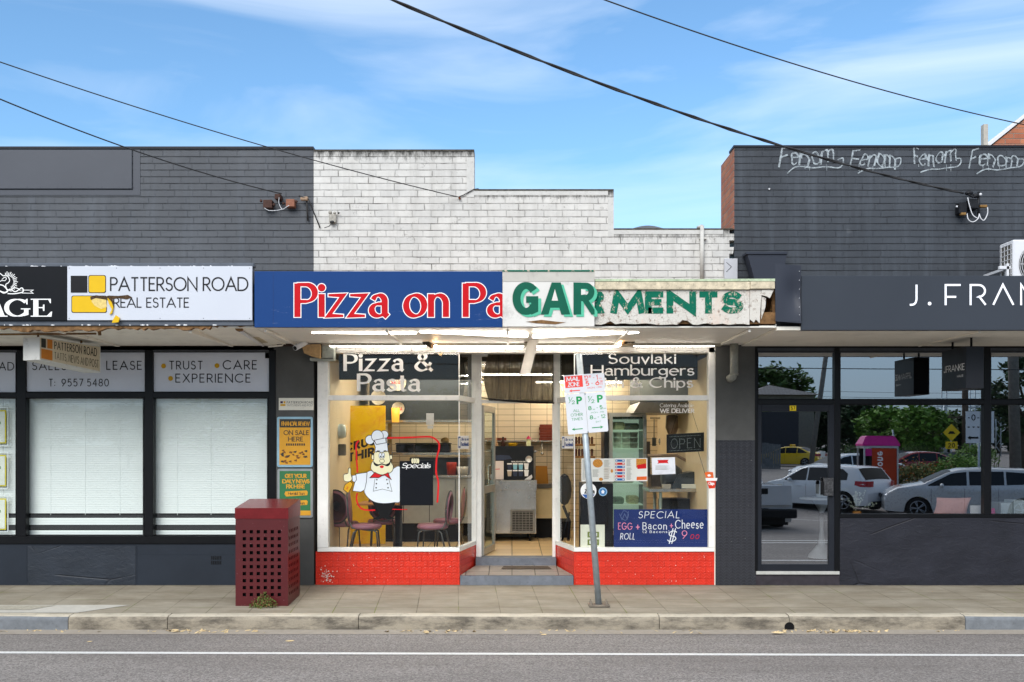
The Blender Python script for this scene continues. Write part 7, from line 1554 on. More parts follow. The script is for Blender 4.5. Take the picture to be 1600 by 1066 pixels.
mb = MB(); p = at(1339, 808, .3); mb.lathe([(.0, 0), (.04, 0), (.062, .035), (.05, .075), (.03, .08), (0, .078)], (p.x, .3, p.z), 'z', 16); obj('pot', mb, M('terracotta', '#c98a44', .5, var=.15), t)
mb = MB(); q_ = random.Random(12)
for s_ in range(12):
    a_ = q_.uniform(-1.1, 1.1); l = q_.uniform(.15, .32); tip = Vector((p.x+l*math.sin(a_)+.04, .3+q_.uniform(-.08, .08), p.z+.07+l*math.cos(a_)))
    base = Vector((p.x, .3, p.z+.07)); mb.mi = 1; mb.tube([base, base.lerp(tip, .5)+Vector((.01, 0, .02)), tip], .0018, 4); mb.mi = 0
    for k in range(10):
        c = base.lerp(tip, .3+.7*k/10); u = Vector((q_.uniform(-1, 1), q_.uniform(-1, 1), q_.uniform(-.3, 1))).normalized()*.018; v = u.cross(Vector((0, 1, .2))).normalized()*.010; mb.add([c, c+u*.7+v, c+u*1.7, c+u*.7-v], [(0, 1, 2, 3)])
obj('foliage', mb, [M('sprig_pale', '#b9c4b0', .7, var=.15), m_char2], t)
t = empty('pedestal_stand', at(1284, 870, 1.0), 'white tulip pedestal stand behind the salon door glass', 'stand')
mb = MB(); p = at(1284, 0, 1.0); zz = lambda y: at(0, y, 1.0).z; mb.lathe([(.19, zz(871)), (.17, zz(866)), (.05, zz(850)), (.022, zz(825)), (.03, zz(800)), (.12, zz(783)), (.14, zz(780))], (p.x, 1.0, 0), 'z', 28); obj('stem', mb, M('tulip_white', '#d5dde0', .3), t)
mb = MB(); mb.lathe([(.3, zz(780)+.001), (.3, zz(778)+.001)], (p.x, 1.0, 0), 'z', 32); obj('tabletop', mb, _mc['tulip_white'], t)
mb = MB(); mb.lathe([(.0, zz(777)), (.07, zz(777)), (.09, zz(765)), (.085, zz(757)), (0, zz(757))], (p.x, 1.0, 0), 'z', 20); tag(obj('white_vase', mb, _mc['tulip_white']), 'rounded white vase on the pedestal stand', 'vase')
# ================================================================== ACROSS THE ROAD (seen mirrored in the salon glass)
def vx(px, zv): return (px-800)*zv/FPX       # real X of something mirrored at column px, optical distance zv
m_wht = M('car_white', '#d4d7da', .25, var=.02, bump=0, coat=.8); m_silv = M('car_silver', '#c2c4c5', .28, .15, var=.02, bump=0, coat=.8); m_ylw = M('car_yellow', '#d3b024', .25, var=.03, bump=0, coat=.8); m_rcar = M('car_red', '#8f1d22', .25, var=.03, bump=0, coat=.8)
m_cgl = M('car_glass', '#0c0f11', .12, var=.02, bump=0, coat=0, spec=.35); m_tyre = M('tyre', '#131314', .85, var=.2, vs=30, bump=.3); m_rim = M('rim_alloy', '#8f9296', .3, .6, var=.1, bump=0)
m_tail = M('tail_lamp', '#a3121a', .2, var=.1, vs=30, bump=0, coat=.6); m_head = M('head_lamp', '#c9ccd0', .15, .2, var=.1, bump=0, coat=.6); m_trim = M('car_trim', '#1c1d1f', .5, var=.1, bump=0)
def itp(P, x):
    if x <= P[0][0]: return P[0][1]
    for (a, b_), (c, d) in zip(P, P[1:]):
        if x <= c: return b_+(d-b_)*(x-a)/(c-a+1e-9)
    return P[-1][1]
def car(name, loc, rz, label, mat, L, W, H, top, belt, wx, wr=.32, side=(), ws=None, rw_=None, plate='', grp=None, tailz=(.78, .95), taxi=False, tray=None):
    """top: (x, z) from tail (-) to nose (+); x forward"""
    t = empty(name, loc, label, 'car' if name != 'utility_truck' else 'utility truck', grp, rz)
    N = 96; secs = []; hw = W/2
    def width(x, z):
        tp = 1-.13*(abs(x)/(L/2))**5; b_ = itp(belt, x); zt_ = itp(top, x)
        if z <= b_: return hw*tp*(1-.10*((z-.62)/.6)**2)
        return hw*tp*(1-.10*((b_-.62)/.6)**2)*(1-.21*min(1, (z-b_)/max(.05, H-b_)))
    mb = MB(); mb.smooth = True; rows = 12
    for i in range(N+1):
        x = -L/2+L*i/N; zt_ = itp(top, x); zb = .19+.05*(abs(x)/(L/2))**6
        for w_ in wx:
            dx = abs(x-w_); rr_ = wr+.055
            if dx < rr_: zb = max(zb, wr-.02+math.sqrt(rr_*rr_-dx*dx))
        b_ = min(itp(belt, x), zt_-.04); zb = min(zb, b_-.02); sd_ = []
        for j in range(7): z = zb+(b_-zb)*j/6; sd_.append((width(x, z), z))
        for j in range(1, 6): z = b_+(zt_-.025-b_)*j/5; sd_.append((width(x, z)-(.012 if j == 5 else 0), z))
        wt = sd_[-1][0]; crown = [(wt*.93, zt_-.005), (wt*.6, zt_+.012), (wt*.25, zt_+.022)]
        ring = [(x, y, z) for y, z in sd_]+[(x, y, z) for y, z in crown]; ring += [(x, -y, z) for _, y, z in ring[::-1]]; secs.append(ring)
    k = len(secs[0]); vs = [p for s_ in secs for p in s_]
    fs = [(i*k+j, (i+1)*k+j, (i+1)*k+j+1, i*k+j+1) for i in range(N) for j in range(k-1)]
    mb.add(vs, fs); mb.smooth = False; mb.add(secs[0], [tuple(range(k))]); mb.add(secs[-1], [tuple(range(k))[::-1]])
    mb.mi = 1; mb.box(-L/2+.1, L/2-.1, -hw*.8, hw*.8, .16, .5)
    body = obj('body', mb, [mat, m_trim], t, world=False)
    for P in side:
        for sg in (1, -1):
            mb = MB(); f_ = lambda x, z, d=0, sg=sg: Vector((x, sg*(width(x, z)+.006+d), z))
            tr = []; xs_ = [p[0] for p in P]; nst = 14; x0, x1 = min(xs_), max(xs_)
            lo = sorted([p for p in P[1]] ); up = sorted([p for p in P[0]]) if False else None
            mb.add([], []); break
    def win(nm, lo, up, mt, off=.006, parent=t, n=14):
        for sg in (1, -1):
            mb = MB(); mb.smooth = True; x0, x1 = max(lo[0][0], up[0][0]), min(lo[-1][0], up[-1][0]); x0 = min(lo[0][0], up[0][0]); x1 = max(lo[-1][0], up[-1][0]); vs = []
            for i in range(n+1):
                x = x0+(x1-x0)*i/n; a_, b_ = itp(lo, x), itp(up, x)
                for j in range(4): z = a_+(b_-a_)*j/3; vs.append((x, sg*(width(x, z)+off), z))
            mb.add(vs, [(i*4+j, (i+1)*4+j, (i+1)*4+j+1, i*4+j+1) for i in range(n) for j in range(3)]); obj(nm, mb, mt, parent, world=False)
    for lo, up in side: win('side_window', lo, up, m_cgl)
    def strip(nm, x0, x1, fr, mt, off=.03):
        mb = MB(); mb.smooth = True; vs = []; n = 10
        dx = 1 if x0 > 0 else -1
        for i in range(n+1):
            x = x0+(x1-x0)*i/n; zt_ = itp(top, x); wt = width(x, zt_-.03)*fr
            sl = (itp(top, x+.02)-itp(top, x-.02))/.04; nl = math.hypot(1, sl); ox, oz = -sl/nl*.012, 1/nl*.012
            for y, z in ((-wt, zt_-.002), (-wt*.6, zt_+.014), (0, zt_+.024), (wt*.6, zt_+.014), (wt, zt_-.002)): vs.append((x+ox, y, z+oz))
        mb.add(vs, [(i*5+j, i*5+j+1, (i+1)*5+j+1, (i+1)*5+j) for i in range(n) for j in range(4)]); obj(nm, mb, mt, t, world=False)
    m_scr = M('car_screen', '#07090a', .3, var=.02, bump=0, spec=.06)
    if ws: strip('windshield', ws[0], ws[1], .9, m_scr)
    if rw_: strip('rear_window', rw_[0], rw_[1], .86, m_scr)
    for w_ in wx:
        for sg in (1, -1):
            yc = sg*(hw-.115); mb = MB(); mb.lathe([(wr-.11, -.1), (wr-.02, -.11), (wr, -.07), (wr, .07), (wr-.02, .11), (wr-.11, .1)], (w_, yc, wr), 'y', 28); wh = obj('wheel', mb, m_tyre, t, world=False)
            mb = MB(); mb.lathe([(wr-.105, -.02), (wr-.105, .02)], (w_, yc+sg*.04, wr), 'y', 24); mb.mi = 1
            mb.lathe([(wr-.10, -.01), (wr-.085, .005*1)], (w_, yc+sg*.1, wr), 'y', 24) if False else None
            for q in range(5):
                a_ = q*2*math.pi/5; 
                for da in (-.13, .13): mb.tube([(w_, yc+sg*.105, wr), (w_+(wr-.1)*math.cos(a_+da), yc+sg*.1, wr+(wr-.1)*math.sin(a_+da))], .016, 5)
            mb.tube([(w_+(wr-.1)*math.cos(q*math.pi/12), yc+sg*.1, wr+(wr-.1)*math.sin(q*math.pi/12)) for q in range(25)], .014, 5); mb.ball((w_, yc+sg*.105, wr), .04); obj('rim', mb, [m_trim, m_rim], wh, world=False)
    for sg in (1, -1):
        # tail lamp wraps the rear corner
        mb = MB(); z0, z1 = tailz; xr_ = -L/2; P = []; mb.smooth = True
        for (x, yf) in ((xr_+.42, None), (xr_+.22, None), (xr_+.06, None), (xr_-.012, .86), (xr_-.014, .62)):
            for z in (z0+(.05 if x > xr_+.3 else 0), z1):
                y = (width(x, z)+.008) if yf is None else width(xr_, z)*yf*1.02
                xx = x if yf is not None else x
                if x < xr_+.1: pass
                P.append((max(xx, xr_+.0) if yf is None else x-.0, sg*y, z))
        mb.add(P, [(2*i, 2*i+1, 2*i+3, 2*i+2) for i in range(4)]); obj('taillight', mb, m_tail, t, world=False)
        mb = MB(); xf = L/2; mb.ball((xf-.14, sg*(hw*.72), .68), .16, .17, .07); obj('headlight', mb, m_head, t, world=False)
        if ws: mb = MB(); xm = ws[0]-.05 if ws[0] < ws[1] else ws[1]; xm = min(ws)+.28; mb.ball((xm, sg*(hw+.09), itp(belt, xm)+.07), .06, .1, .07); mb.tube([(xm, sg*(hw-.08), itp(belt, xm)+.02), (xm, sg*(hw+.06), itp(belt, xm)+.05)], .02, 6); obj('mirror', mb, mat, t, world=False)
        mb = MB()
        for hx_ in ((-.45, .45) if L > 4 else (.1,)): z = itp(belt, hx_)-.12; mb.box(hx_-.1, hx_+.1, sg*(width(hx_, z)+.0), sg*(width(hx_, z)+.03), z-.012, z+.012)
        obj('handle', mb, mat, t, world=False)
    # shut lines, number plate, rear bumper trim
    mb = MB(); 
    for hx_ in (-.78, .12, 1.02):
        for sg in (1, -1):
            for j in range(7): z = .32+j*.085; y = width(hx_, z)+.002; y2 = width(hx_, z+.085)+.002; mb.add([(hx_-.004, sg*y, z), (hx_+.004, sg*y, z), (hx_+.004, sg*y2, z+.085), (hx_-.004, sg*y2, z+.085)], [(0, 1, 2, 3)])
    mb.box(-L/2-.02, -L/2+.06, -hw*.66, hw*.66, .2, .36); obj('trim', mb, m_trim, t, world=False)
    mb = MB(); pz = .56 if not tray else .52; xp = -L/2-.022; mb.box(xp, xp+.02, -.19, .19, pz-.055, pz+.055); pl_ = obj('number_plate', mb, M('plate_dark', '#2a2f3c', .5, bump=0), t, world=False)
    mb = MB(); text(mb, plate or '- - -', -.16, .16, pz+.035, pz-.035, .14, .12, lambda a_, b_, d=0: Vector((xp-.003-d, -a_, b_))); obj('lettering', mb, m_vinyl, pl_, world=False)
    return t
hatch_top = [(-2.12, .62), (-2.08, .84), (-1.98, 1.02), (-1.66, 1.40), (-1.5, 1.445), (-.6, 1.48), (.15, 1.45), (.5, 1.36), (1.15, 1.0), (1.75, .88), (2.02, .74), (2.12, .55)]
hs = [([(-1.42, 1.02), (-.82, .99)], [(-1.42, 1.22), (-1.22, 1.36), (-.82, 1.40)]), ([(-.76, .985), (.08, .97)], [(-.76, 1.405), (.08, 1.395)]), ([(.14, .965), (1.0, .95)], [(.14, 1.39), (.4, 1.33), (1.0, .98)])]
def mir(px, zv, dx=0): return Vector((vx(px, zv)+dx, -(zv-DIST), gz(-(zv-DIST))))
# nose angle: heading in the real world
p = mir(1378, 29.8); h = math.atan2(-.81, -.58); c = p+Vector((-.58, -.81, 0))*2.1; c.z = gz(c.y)+.0
hb = car('hatchback', c, h, 'white hatchback parked nose in, mirrored at the centre of the salon glass', m_wht, 4.24, 1.8, 1.48, hatch_top, [(-2.12, .9), (2.12, .9)], (-1.32, 1.32), side=hs, ws=(.42, 1.12), rw_=(-1.97, -1.68), plate='1DU6GA', tailz=(.82, 1.0))
wag_top = [(-2.3, .6), (-2.27, .9), (-2.15, 1.12), (-1.85, 1.42), (-1.6, 1.49), (-.6, 1.52), (.2, 1.49), (.55, 1.40), (1.25, 1.05), (1.95, .93), (2.22, .78), (2.3, .55)]
wsd = [([(-1.75, 1.08), (-1.0, 1.04)], [(-1.75, 1.28), (-1.6, 1.38), (-1.0, 1.42)]), ([(-.94, 1.035), (-.02, 1.02)], [(-.94, 1.425), (-.02, 1.42)]), ([(.05, 1.015), (1.1, .99)], [(.05, 1.41), (.45, 1.36), (1.1, 1.02)])]
c = mir(1508, 28.3); car('station_wagon', c, math.atan2(-.30, -.95), 'silver white wagon mirrored side on beside the pink cushion', m_silv, 4.6, 1.85, 1.52, wag_top, [(-2.3, .95), (2.3, .93)], (-1.4, 1.38), side=wsd, ws=(.46, 1.2), rw_=(-2.14, -1.88), tailz=(.86, 1.1))
sed_top = [(-2.3, .6), (-2.26, .95), (-2.1, 1.04), (-1.65, 1.07), (-.95, 1.38), (-.4, 1.44), (.2, 1.42), (.55, 1.33), (1.2, 1.0), (1.9, .88), (2.2, .72), (2.3, .52)]
ssd = [([(-1.5, 1.0), (-.82, .98)], [(-1.5, 1.05), (-.95, 1.32), (-.82, 1.35)]), ([(-.76, .975), (.05, .96)], [(-.76, 1.36), (.05, 1.36)]), ([(.11, .955), (1.05, .94)], [(.11, 1.36), (.45, 1.29), (1.05, .97)])]
c = mir(1312, 40); c.x += .3; car('sedan', c, R(176), 'white sedan mirrored behind the phone booth, nose toward the door', m_wht, 4.6, 1.8, 1.44, sed_top, [(-2.3, .9), (2.3, .86)], (-1.4, 1.4), side=ssd, ws=(.5, 1.15), rw_=(-1.6, -1.0))
c = mir(1236, 68); car('taxi', c, math.atan2(-.62, -.78), 'yellow taxi with white rear panel mirrored high in the door glass', m_ylw, 4.8, 1.85, 1.48, sed_top, [(-2.3, .9), (2.3, .86)], (-1.4, 1.4), side=ssd, ws=(.5, 1.15), rw_=(-1.6, -1.0))
tx = [o for o in col.objects if o.name.startswith('taxi')][0]
mb = MB(); mb.box(-.2, -.05, -.35, .35, 1.47, 1.6, .02); obj('roof_sign', mb, M('taxi_sign', '#d9b03a', .4), tx, world=False); mb = MB(); mb.box(-2.33, -2.31, -.45, .6, .68, 1.12, .01); obj('rear_panel', mb, m_vinyl, tx, world=False)
c = mir(1430, 47); car('sedan', c, R(183), 'dark red car mirrored beyond the orange flowering bush', m_rcar, 4.5, 1.8, 1.5, sed_top, [(-2.3, .9), (2.3, .86)], (-1.4, 1.4), side=ssd, ws=(.5, 1.15), rw_=(-1.6, -1.0))
c = mir(1372, 52); car('sedan', c, R(5), 'pale car mirrored furthest back behind the phone booth', m_silv, 4.5, 1.8, 1.5, sed_top, [(-2.3, .9), (2.3, .86)], (-1.4, 1.4), side=ssd, ws=(.5, 1.15), rw_=(-1.6, -1.0))
# utility truck
ut_top = [(-2.6, .95), (-2.55, 1.12), (-.62, 1.12), (-.6, 1.14), (-.52, 1.62), (-.2, 1.72), (.5, 1.70), (1.2, 1.2), (1.9, 1.1), (2.4, .95), (2.6, .7)]
Tz = 22.6; c = mir(1189, Tz); hd = Vector((-.12, -.993, 0)); c = c+hd*2.6; c.z = gz(c.y)
ut = car('utility_truck', c, math.atan2(hd.y, hd.x), 'white utility truck, its tailgate mirrored low in the door glass', m_wht, 5.2, 1.85, 1.75, ut_top, [(-2.6, 1.0), (2.6, 1.05)], (-1.6, 1.6), .38, side=[([(-.45, 1.2), (1.0, 1.18)], [(-.45, 1.6), (.45, 1.62), (1.0, 1.25)])], ws=(.55, 1.15), rw_=(-.59, -.53), plate='1JA900', tailz=(.78, 1.05), tray=1)
mb = MB(); mb.box(-2.66, -2.61, -.76, .76, .64, 1.13, .012); obj('tailgate', mb, m_wht, ut, world=False)
mb = MB(); mb.box(-2.675, -2.655, -.16, .16, .92, 1.06, .006); obj('handle', mb, m_trim, ut, world=False); mb = MB(); mb.box(-2.78, -2.62, -.86, .86, .34, .56, .03); obj('rear_bumper', mb, m_trim, ut, world=False)
# phone booth
Bz = 33; p = mir(1372, Bz); t = empty('phone_booth', p, 'orange phone booth with bright pink domed roof mirrored in the salon glass', 'phone booth', None, R(8))
m_bf = M('booth_frame', '#b9bcbd', .35, .4, var=.05); m_bo = M('booth_orange', '#b8401f', .4, var=.12, vs=2); m_bp = M('booth_pink', '#c22a80', .35, var=.06)
mb = MB()
for x, y in ((-.55, -.5), (.55, -.5), (-.55, .5), (.55, .5)): mb.box(x-.025, x+.025, y-.025, y+.025, 0, 2.02)
mb.box(-.575, .575, .47, .53, 1.98, 2.05); mb.box(-.575, .575, .47, .53, .0, .1); mb.box(-.575, -.525, -.47, .47, 1.98, 2.05); mb.box(.525, .575, -.47, .47, 1.98, 2.05); obj('frame', mb, m_bf, t, world=False)
mb = MB(); mb.box(-.30, .52, .49, .51, .1, 1.97); mb.box(.1, .115, .51, .516, .1, 1.75); obj('side_panel', mb, m_bo, t, world=False); mb = MB(); mb.box(-.52, -.31, .495, .505, .1, 1.97); obj('glass_panel', mb, m_glin, t, world=False)
mb = MB(); mb.box(-.52, -.31, .508, .514, 1.7, 1.95); obj('header_card', mb, m_bp, t, world=False)
mb = MB(); text(mb, 'phone', .98, 1.86, .24, .0, .18, .16, lambda a_, b_, d=0: Vector((-.12+b_, .513+d, a_))); obj('lettering', mb, m_vinyl, t, world=False)
mb = MB(); pr = [(-.62, 2.05), (-.62, 2.12), (-.5, 2.36), (-.42, 2.40), (.42, 2.40), (.5, 2.36), (.62, 2.12), (.62, 2.05)]
mb.add([(x*(1 if k else 1), (-.55 if k == 0 else .55)*(1 if z < 2.2 else .72), z) for k in (0, 1) for x, z in pr], [tuple(range(8))[::-1], tuple(range(8, 16))]+[(i, (i+1) % 8, 8+(i+1) % 8, 8+i) for i in range(8)]); obj('roof', mb, m_bp, t, world=False)
mb = MB(); mb.box(-.2, .2, -.3, -.1, 1.0, 1.7, .02); mb.box(-.5, .5, -.5, -.48, .1, 1.95); obj('phone', mb, m_trim, t, world=False)
# vegetation
def leafmat(n, a, c_): 
    b = NB(n); g_ = b.n('ShaderNodeNewGeometry'); r_ = g_.outputs['Random Per Island']; cc = b.mix(r_, a, c_); return b.pbr(cc, .65, spec=.25)
m_lf = [leafmat('leaf_deep', '#344a24', '#587438'), leafmat('leaf_mid', '#4a6b27', '#7fa645'), leafmat('leaf_olive', '#515e30', '#848b50'), leafmat('leaf_dark', '#26371f', '#415836')]
m_bark = M('bark', '#4d4238', .9, var=.3, vs=8, bump=1, bs=30); m_flow = leafmat('petal_orange', '#b5651d', '#c98e2f')
def clumps(q, c, R_, n, r0, leafn, ls, flat=1.0):
    mb = MB()
    for _ in range(n):
        while True:
            u = Vector((q.uniform(-1, 1), q.uniform(-1, 1), q.uniform(-1, 1)))
            if u.length < 1: break
        u = u.normalized()*u.length**.45; cc = Vector((c[0]+u.x*R_[0], c[1]+u.y*R_[1], c[2]+u.z*R_[2])); r_ = r0*q.uniform(.6, 1.3)
        for _ in range(leafn):
            d = Vector((q.gauss(0, 1), q.gauss(0, 1), q.gauss(0, .7))).normalized()*r_*q.random()**.4; p = cc+d; a_ = Vector((q.uniform(-1, 1), q.uniform(-1, 1), q.uniform(-.5, .5))).normalized()*ls*q.uniform(.6, 1.3); b_ = a_.cross(Vector((q.uniform(-1, 1), q.uniform(-1, 1), 1))).normalized()*ls*.5
            mb.add([p-a_, p+b_, p+a_, p-b_], [(0, 1, 2, 3)])
    return mb
def tree(x, y, h, rw, lab, mi, seed, dens=46, cz=None, ls=.2):
    q = random.Random(seed); g = gz(y); t = empty('tree', (x, y, g), lab, 'tree', 'trees beyond the far side of the road')
    rz_ = h*.33; cz = g+h-rz_ if cz is None else g+cz
    mb = MB(); mb.tube([(x, y, g-.1), (x+q.uniform(-.2, .2), y, g+h*.25), (x+q.uniform(-.4, .4), y, g+h*.5), (x+q.uniform(-.5, .5), y, cz+rz_*.4)], [h*.035, h*.028, h*.02, .04], 8)
    for k in range(6): a_ = q.uniform(0, 6.28); mb.tube([(x, y, g+h*q.uniform(.25, .5)), (x+rw*.4*math.cos(a_), y+rw*.4*math.sin(a_), cz-rz_*.2), (x+rw*.8*math.cos(a_), y+rw*.8*math.sin(a_), cz+rz_*q.uniform(-.2, .5))], [h*.014, h*.009, .02], 6)
    obj('trunk', mb, m_bark, t); obj('crown', clumps(q, (x, y, cz), (rw, rw*.9, rz_), dens, rw*.27, 52, ls), m_lf[mi], t); return t
def tpx(px, zv, ytop, wpx, lab, mi, seed, dens=46, low=None, ls=None):
    s_ = zv/FPX; Y_ = -(zv-DIST); top_ = EYE+(HOR-ytop)*s_; h = top_-gz(Y_); return tree((px-800)*s_, Y_, h, wpx/2*s_, lab, mi, seed, dens, ls=ls or zv*.0035)
tpx(1385, 75, 636, 95, 'bright green tree mirrored above the phone booth', 1, 1, 60)
tpx(1438, 62, 640, 90, 'rounded green tree mirrored over the orange bush', 1, 2, 60)
tpx(1335, 85, 630, 80, 'dark tree mirrored beside the dark wall', 3, 3, 60)
tpx(1215, 95, 575, 110, 'tall tree mirrored behind the tiled roof', 0, 4, 80)
tpx(1252, 90, 632, 70, 'dense dark tree mirrored over the taxi', 3, 5, 70)
tpx(1295, 88, 640, 60, 'dense dark tree mirrored next to the phone booth roof', 3, 6, 60)
tpx(1186, 80, 640, 40, 'shady tree mirrored at the hinge edge of the salon door', 2, 7, 40)
tpx(1600, 60, 560, 90, 'tall dark tree mirrored at the far end of the salon glass', 3, 8, 80)
tpx(1500, 120, 648, 90, 'low distant tree mirrored behind the yellow warning sign', 0, 9, 50)
tpx(1560, 110, 640, 90, 'distant tree mirrored near the timber pole', 0, 10, 50)
tpx(1460, 110, 655, 70, 'small distant tree mirrored behind the hedge', 2, 11, 40)
for k, (px, zv, yt, wpx) in enumerate(((820, 60, 640, 160), (640, 70, 630, 180), (980, 66, 634, 170), (480, 62, 642, 160), (330, 72, 628, 170), (1110, 64, 630, 120), (200, 66, 640, 150), (720, 90, 620, 150), (900, 95, 618, 160), (60, 70, 632, 150))):
    tpx(px, zv, yt, wpx, 'street tree with faint mirror image '+('behind the menu board lettering', 'over the cartoon cook', 'by the grey pier of the salon', 'on the posters side of the agency blinds', 'in the wider blind beside the bin', 'beside the open sign', 'in the blind under the phone number', 'in the yellow drinks panel', 'behind the leaning parking sign', 'beside the hanging property cards')[k], (0, 1, 2)[k % 3], 30+k, 46)
def shrub(px0, px1, zv, y0, y1, lab, mi, seed, dens, nm='hedge', flowers=False):
    s_ = zv/FPX; Y_ = -(zv-DIST); q = random.Random(seed); g = gz(Y_); zt_ = EYE+(HOR-y0)*s_; x0, x1 = (px0-800)*s_, (px1-800)*s_
    t = empty(nm, ((x0+x1)/2, Y_, g), lab, nm); c = ((x0+x1)/2, Y_, (g+zt_)/2); obj('foliage', clumps(q, c, ((x1-x0)/2*.92, .8, (zt_-g)/2*.85), dens, .3, 60, .055), m_lf[mi], t)
    if flowers: obj('flowers', clumps(q, c, ((x1-x0)/2, .9, (zt_-g)/2), dens, .3, 9, .05), m_flow, t)
    mb = MB()
    for _ in range(8): xx = q.uniform(x0, x1); mb.tube([(xx, Y_, g-.05), (xx+q.uniform(-.2, .2), Y_+.1, zt_-.3)], .02, 5)
    obj('stem', mb, m_bark, t)
shrub(1453, 1545, 36, 708, 740, 'clipped green hedge mirrored above the silver white wagon', 1, 20, 90)
shrub(1396, 1462, 33.5, 721, 770, 'bushy shrub with orange flowers mirrored behind the white hatchback', 2, 21, 70, 'bush', True)
shrub(1312, 1350, 50, 690, 716, 'low dark hedge mirrored by the pale fence', 0, 22, 40)
shrub(1400, 1470, 60, 692, 712, 'long low hedge mirrored beyond the dark red car', 0, 23, 60)
shrub(1490, 1560, 44, 690, 722, 'mounded shrub mirrored under the yellow sign', 1, 24, 60, 'bush')
# house, dark wall, fence
s_ = 80/FPX; Yh = -68; t = empty('house', ((1225-800)*s_, Yh, gz(Yh)), 'low house with dark tiled hip roof mirrored in the upper door pane', 'house')
X0h, X1h = (1165-800)*s_, (1280-800)*s_; zr = EYE+(HOR-598)*s_; ze = EYE+(HOR-617)*s_
mb = MB(); mb.box(X0h+.4, X1h-.4, Yh-7, Yh, gz(Yh)-.3, ze); obj('wall', mb, M('house_wall', '#7d756a', .8), t)
b = NB('roof_tiles'); X, Y, Z = b.sep(); f, c1_ = b.brick(b.comb(X, b.math('MULTIPLY', Z, 1.6), 0), .3, .3, .03, .5, .3); m_rt = b.pbr(b.mix(f, '#55575a', '#2c2d2f'), .7, nrm=b.bump(f, .5, .03))
mb = MB(); mb.add([(X0h, Yh+.6, ze), (X1h, Yh+.6, ze), (X1h, Yh-7.6, ze), (X0h, Yh-7.6, ze), (X0h+3, Yh-3.5, zr), (X1h-3.5, Yh-3.5, zr)], [(0, 1, 5, 4), (1, 2, 5), (2, 3, 4, 5), (3, 0, 4), (0, 3, 2, 1)]); obj('roof', mb, m_rt, t)
s_ = 64/FPX; Yw = -53; mb = MB(); mb.box((1222-800)*s_, (1316-800)*s_, Yw-9, Yw-8.7, gz(Yw)-.2, EYE+(HOR-642)*s_*1.12); tag(obj('dark_wall', mb, M('wall_dusk', '#3b3b40', .8, var=.1)), 'plain dark blank wall mirrored behind the taxi', 'wall')
mb = MB(); q = random.Random(1)
for k in range(8): x = (1184-800)*s_+k*.16; mb.box(x, x+.14, Yw+2, Yw+2.03, gz(Yw)-.1, 1.75+q.uniform(-.03, .03)-.02*k)
tag(obj('paling_fence', mb, M('paling', '#6a6a6b', .8, var=.2)), 'grey paling fence mirrored at the edge of the door glass', 'fence')
mb = MB()
for k in range(45): x = (1320-800)*.035+k*.17; mb.box(x, x+.15, -39, -38.97, gz(-39)-.1, 1.5-.008*k)
tag(obj('paling_fence', mb, _mc['paling']), 'weathered paling fence mirrored behind the white sedan', 'fence')
# poles and signs across the road
def pole(px, zv, ytop, r, lab, lean=0, mat=m_bark, nm='utility_pole', arms=0):
    s_ = zv/FPX; Y_ = -(zv-DIST); x = (px-800)*s_; g = gz(Y_); zt_ = EYE+(HOR-ytop)*s_; t = empty(nm, (x, Y_, g), lab, 'pole')
    mb = MB(); mb.tube([(x, Y_, g-.1), (x+lean, Y_, zt_)], [r, r*.8], 12); obj('post', mb, mat, t)
    for k in range(arms): mb = MB(); z = zt_-.4-k*.9; mb.box(x-1.1, x+1.1, Y_-.06, Y_+.06, z, z+.1); [mb.lathe([(.04, .1), (.04, .22)], (x+q_, Y_, z), 'z', 8) for q_ in (-1, -.4, .4, 1)]; obj('crossarm', mb, mat, t)
    return t
m_ptim = M('pole_timber', '#6b6762', .85, var=.2, vs=6, bump=.6, bs=30)
pole(1588, 48, 380, .28, 'thick grey timber pole mirrored beside the end mullion', -.25, m_ptim)
pole(1266, 58, 500, .17, 'slim leaning grey pole mirrored across the salon door', 1.3, m_ptim, 'street_pole')
pole(1509, 60, 600, .22, 'dark timber power pole mirrored between the warning sign and parking plate', 0, m_bark, arms=3)
pole(1477, 66, 632, .12, 'slim steel mast mirrored behind the wagon roof', 0, m_zinc, 'street_pole')
pole(1407, 50, 672, .05, 'thin pale pole mirrored beside the phone booth', -.4, m_zinc, 'street_pole')
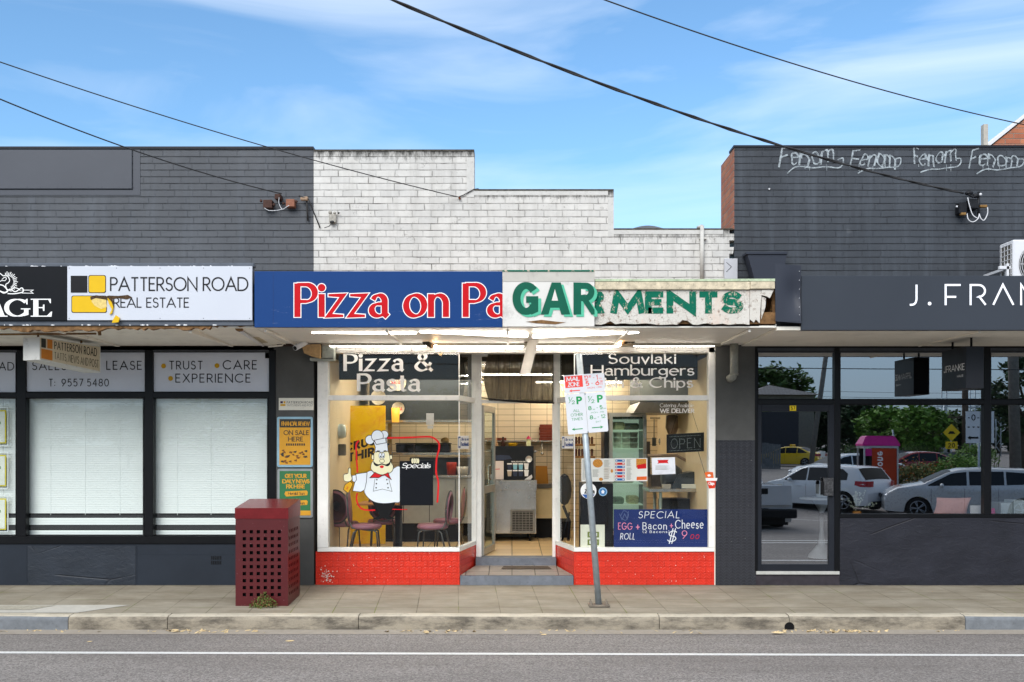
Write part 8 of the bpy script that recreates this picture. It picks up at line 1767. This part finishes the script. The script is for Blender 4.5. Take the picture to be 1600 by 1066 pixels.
def roadsign(px, zv, yc, lab, kind):
    s_ = zv/FPX; Y_ = -(zv-DIST); x = (px-800)*s_; g = gz(Y_); zc_ = EYE+(HOR-yc)*s_; t = empty('road_sign', (x, Y_, g), lab, 'sign'); mb = MB(); mb.tube([(x, Y_, g-.05), (x, Y_, zc_+.4)], .035, 8); obj('post', mb, m_zinc, t)
    f_ = lambda a_, b_, d=0: Vector((x+a_, Y_+.05+d, zc_+b_)); mb = MB()
    if kind == 'y': mb.prism([(0, .5), (.5, 0), (0, -.5), (-.5, 0)], 0, .01, f_); mb.prism([(-.35, -.95), (.35, -.95), (.35, -.52), (-.35, -.52)], 0, .01, f_); mb.mi = 1; mb.poly([(-.22, -.08), (-.1, .08), (.1, .08), (.22, -.08)], f_, .014); text(mb, '20', -.2, .2, -.6, -.88, .16, .14, f_, d=.014, mat=1)
    else:
        mb.prism([(-.45, .6), (.45, .6), (.45, -.42), (-.45, -.42)], 0, .01, f_); mb.mi = 1
        text(mb, '-0-', -.4, -.02, .5, .3, .16, .14, f_, d=.014, mat=1); text(mb, '---', -.42, 0, .2, .0, .2, .2, f_, d=.014, mat=1); mb.mi = 1; mb.poly([(-.4, -.25), (-.3, -.18), (-.3, -.22), (-.05, -.22), (-.05, -.28), (-.3, -.28), (-.3, -.32)], f_, .014)
        text(mb, 'P', .12, .34, .5, .15, .2, .18, f_, d=.014, mat=1); mb.poly([(.0, .58), (.015, .58), (.015, -.4), (0, -.4)], f_, .014)
    obj('plate', mb, [M('sign_amber', '#e0b91c', .4, bump=0) if kind == 'y' else m_pw, m_black], t)
roadsign(1487, 55, 676, 'yellow diamond warning sign mirrored between the two mullions', 'y')
roadsign(1531, 30, 672, 'white parking plate sign mirrored next to the end mullion', 'w')
# far belt of trees, overhead rail gantry, more wires
q = random.Random(77); mb = MB()
for k in range(34):
    x = 14+k*2.6+q.uniform(-1, 1); zt_ = q.uniform(4.2, 6.2); m2 = clumps(q, (x, -104+q.uniform(-4, 4), zt_/2+.4), (2.6, 1.4, zt_/2), 16, 1.1, 34, .42); mb.add(m2.v, m2.f)
struct(obj('treeline', mb, m_lf[3]), 'stuff')
Zg = 96; sg_ = Zg/FPX; Yg_ = -(Zg-DIST); gx = [(px-800)*sg_ for px in (1436, 1476, 1508, 1560, 1640)]; zg1, zg0 = EYE+(HOR-627)*sg_, EYE+(HOR-636)*sg_
t = empty('rail_gantry', (gx[2], Yg_, gz(Yg_)), 'steel lattice gantry mirrored above the trees', 'gantry')
mb = MB(); mb.tube([(gx[0], Yg_, zg1), (gx[-1], Yg_, zg1)], .06, 6); mb.tube([(gx[0], Yg_, zg0), (gx[-1], Yg_, zg0)], .06, 6)
n = 26; mb.tube([(gx[0]+(gx[-1]-gx[0])*i/n, Yg_, zg1 if i % 2 else zg0) for i in range(n+1)], .04, 5); obj('beam', mb, m_zinc, t)
for x in (gx[1], gx[2]+.8, gx[3]):
    mb = MB(); mb.tube([(x-.25, Yg_, -.2), (x-.25, Yg_, zg1+1.4)], .06, 6); mb.tube([(x+.25, Yg_, -.2), (x+.25, Yg_, zg1+1.4)], .06, 6); mb.tube([(x+(.25 if i % 2 else -.25), Yg_, i*.7) for i in range(10)], .03, 5); obj('post', mb, m_zinc, t)
cable((-10, -30, 5.45), (50, -30, 5.2), .25, .03, 'thick lone wire mirrored high across every salon pane')
for k in range(4): cable((30, -80-k*5, 5.0+k*.9), (75, -84-k*5, 5.2+k*.8), .2, .028, ('first', 'second', 'third', 'fourth')[k]+' rail wire counted upward, mirrored beyond the warning sign')
# overhead lines over the road behind
for k, (z, y) in enumerate(((8.6, -20), (8.3, -21), (7.2, -22))):
    cable((-30, y, z), (45, y-3, z-.3), .5, .018, ('highest', 'middle', 'lowest')[k]+' of the three long wires mirrored across the salon glass')
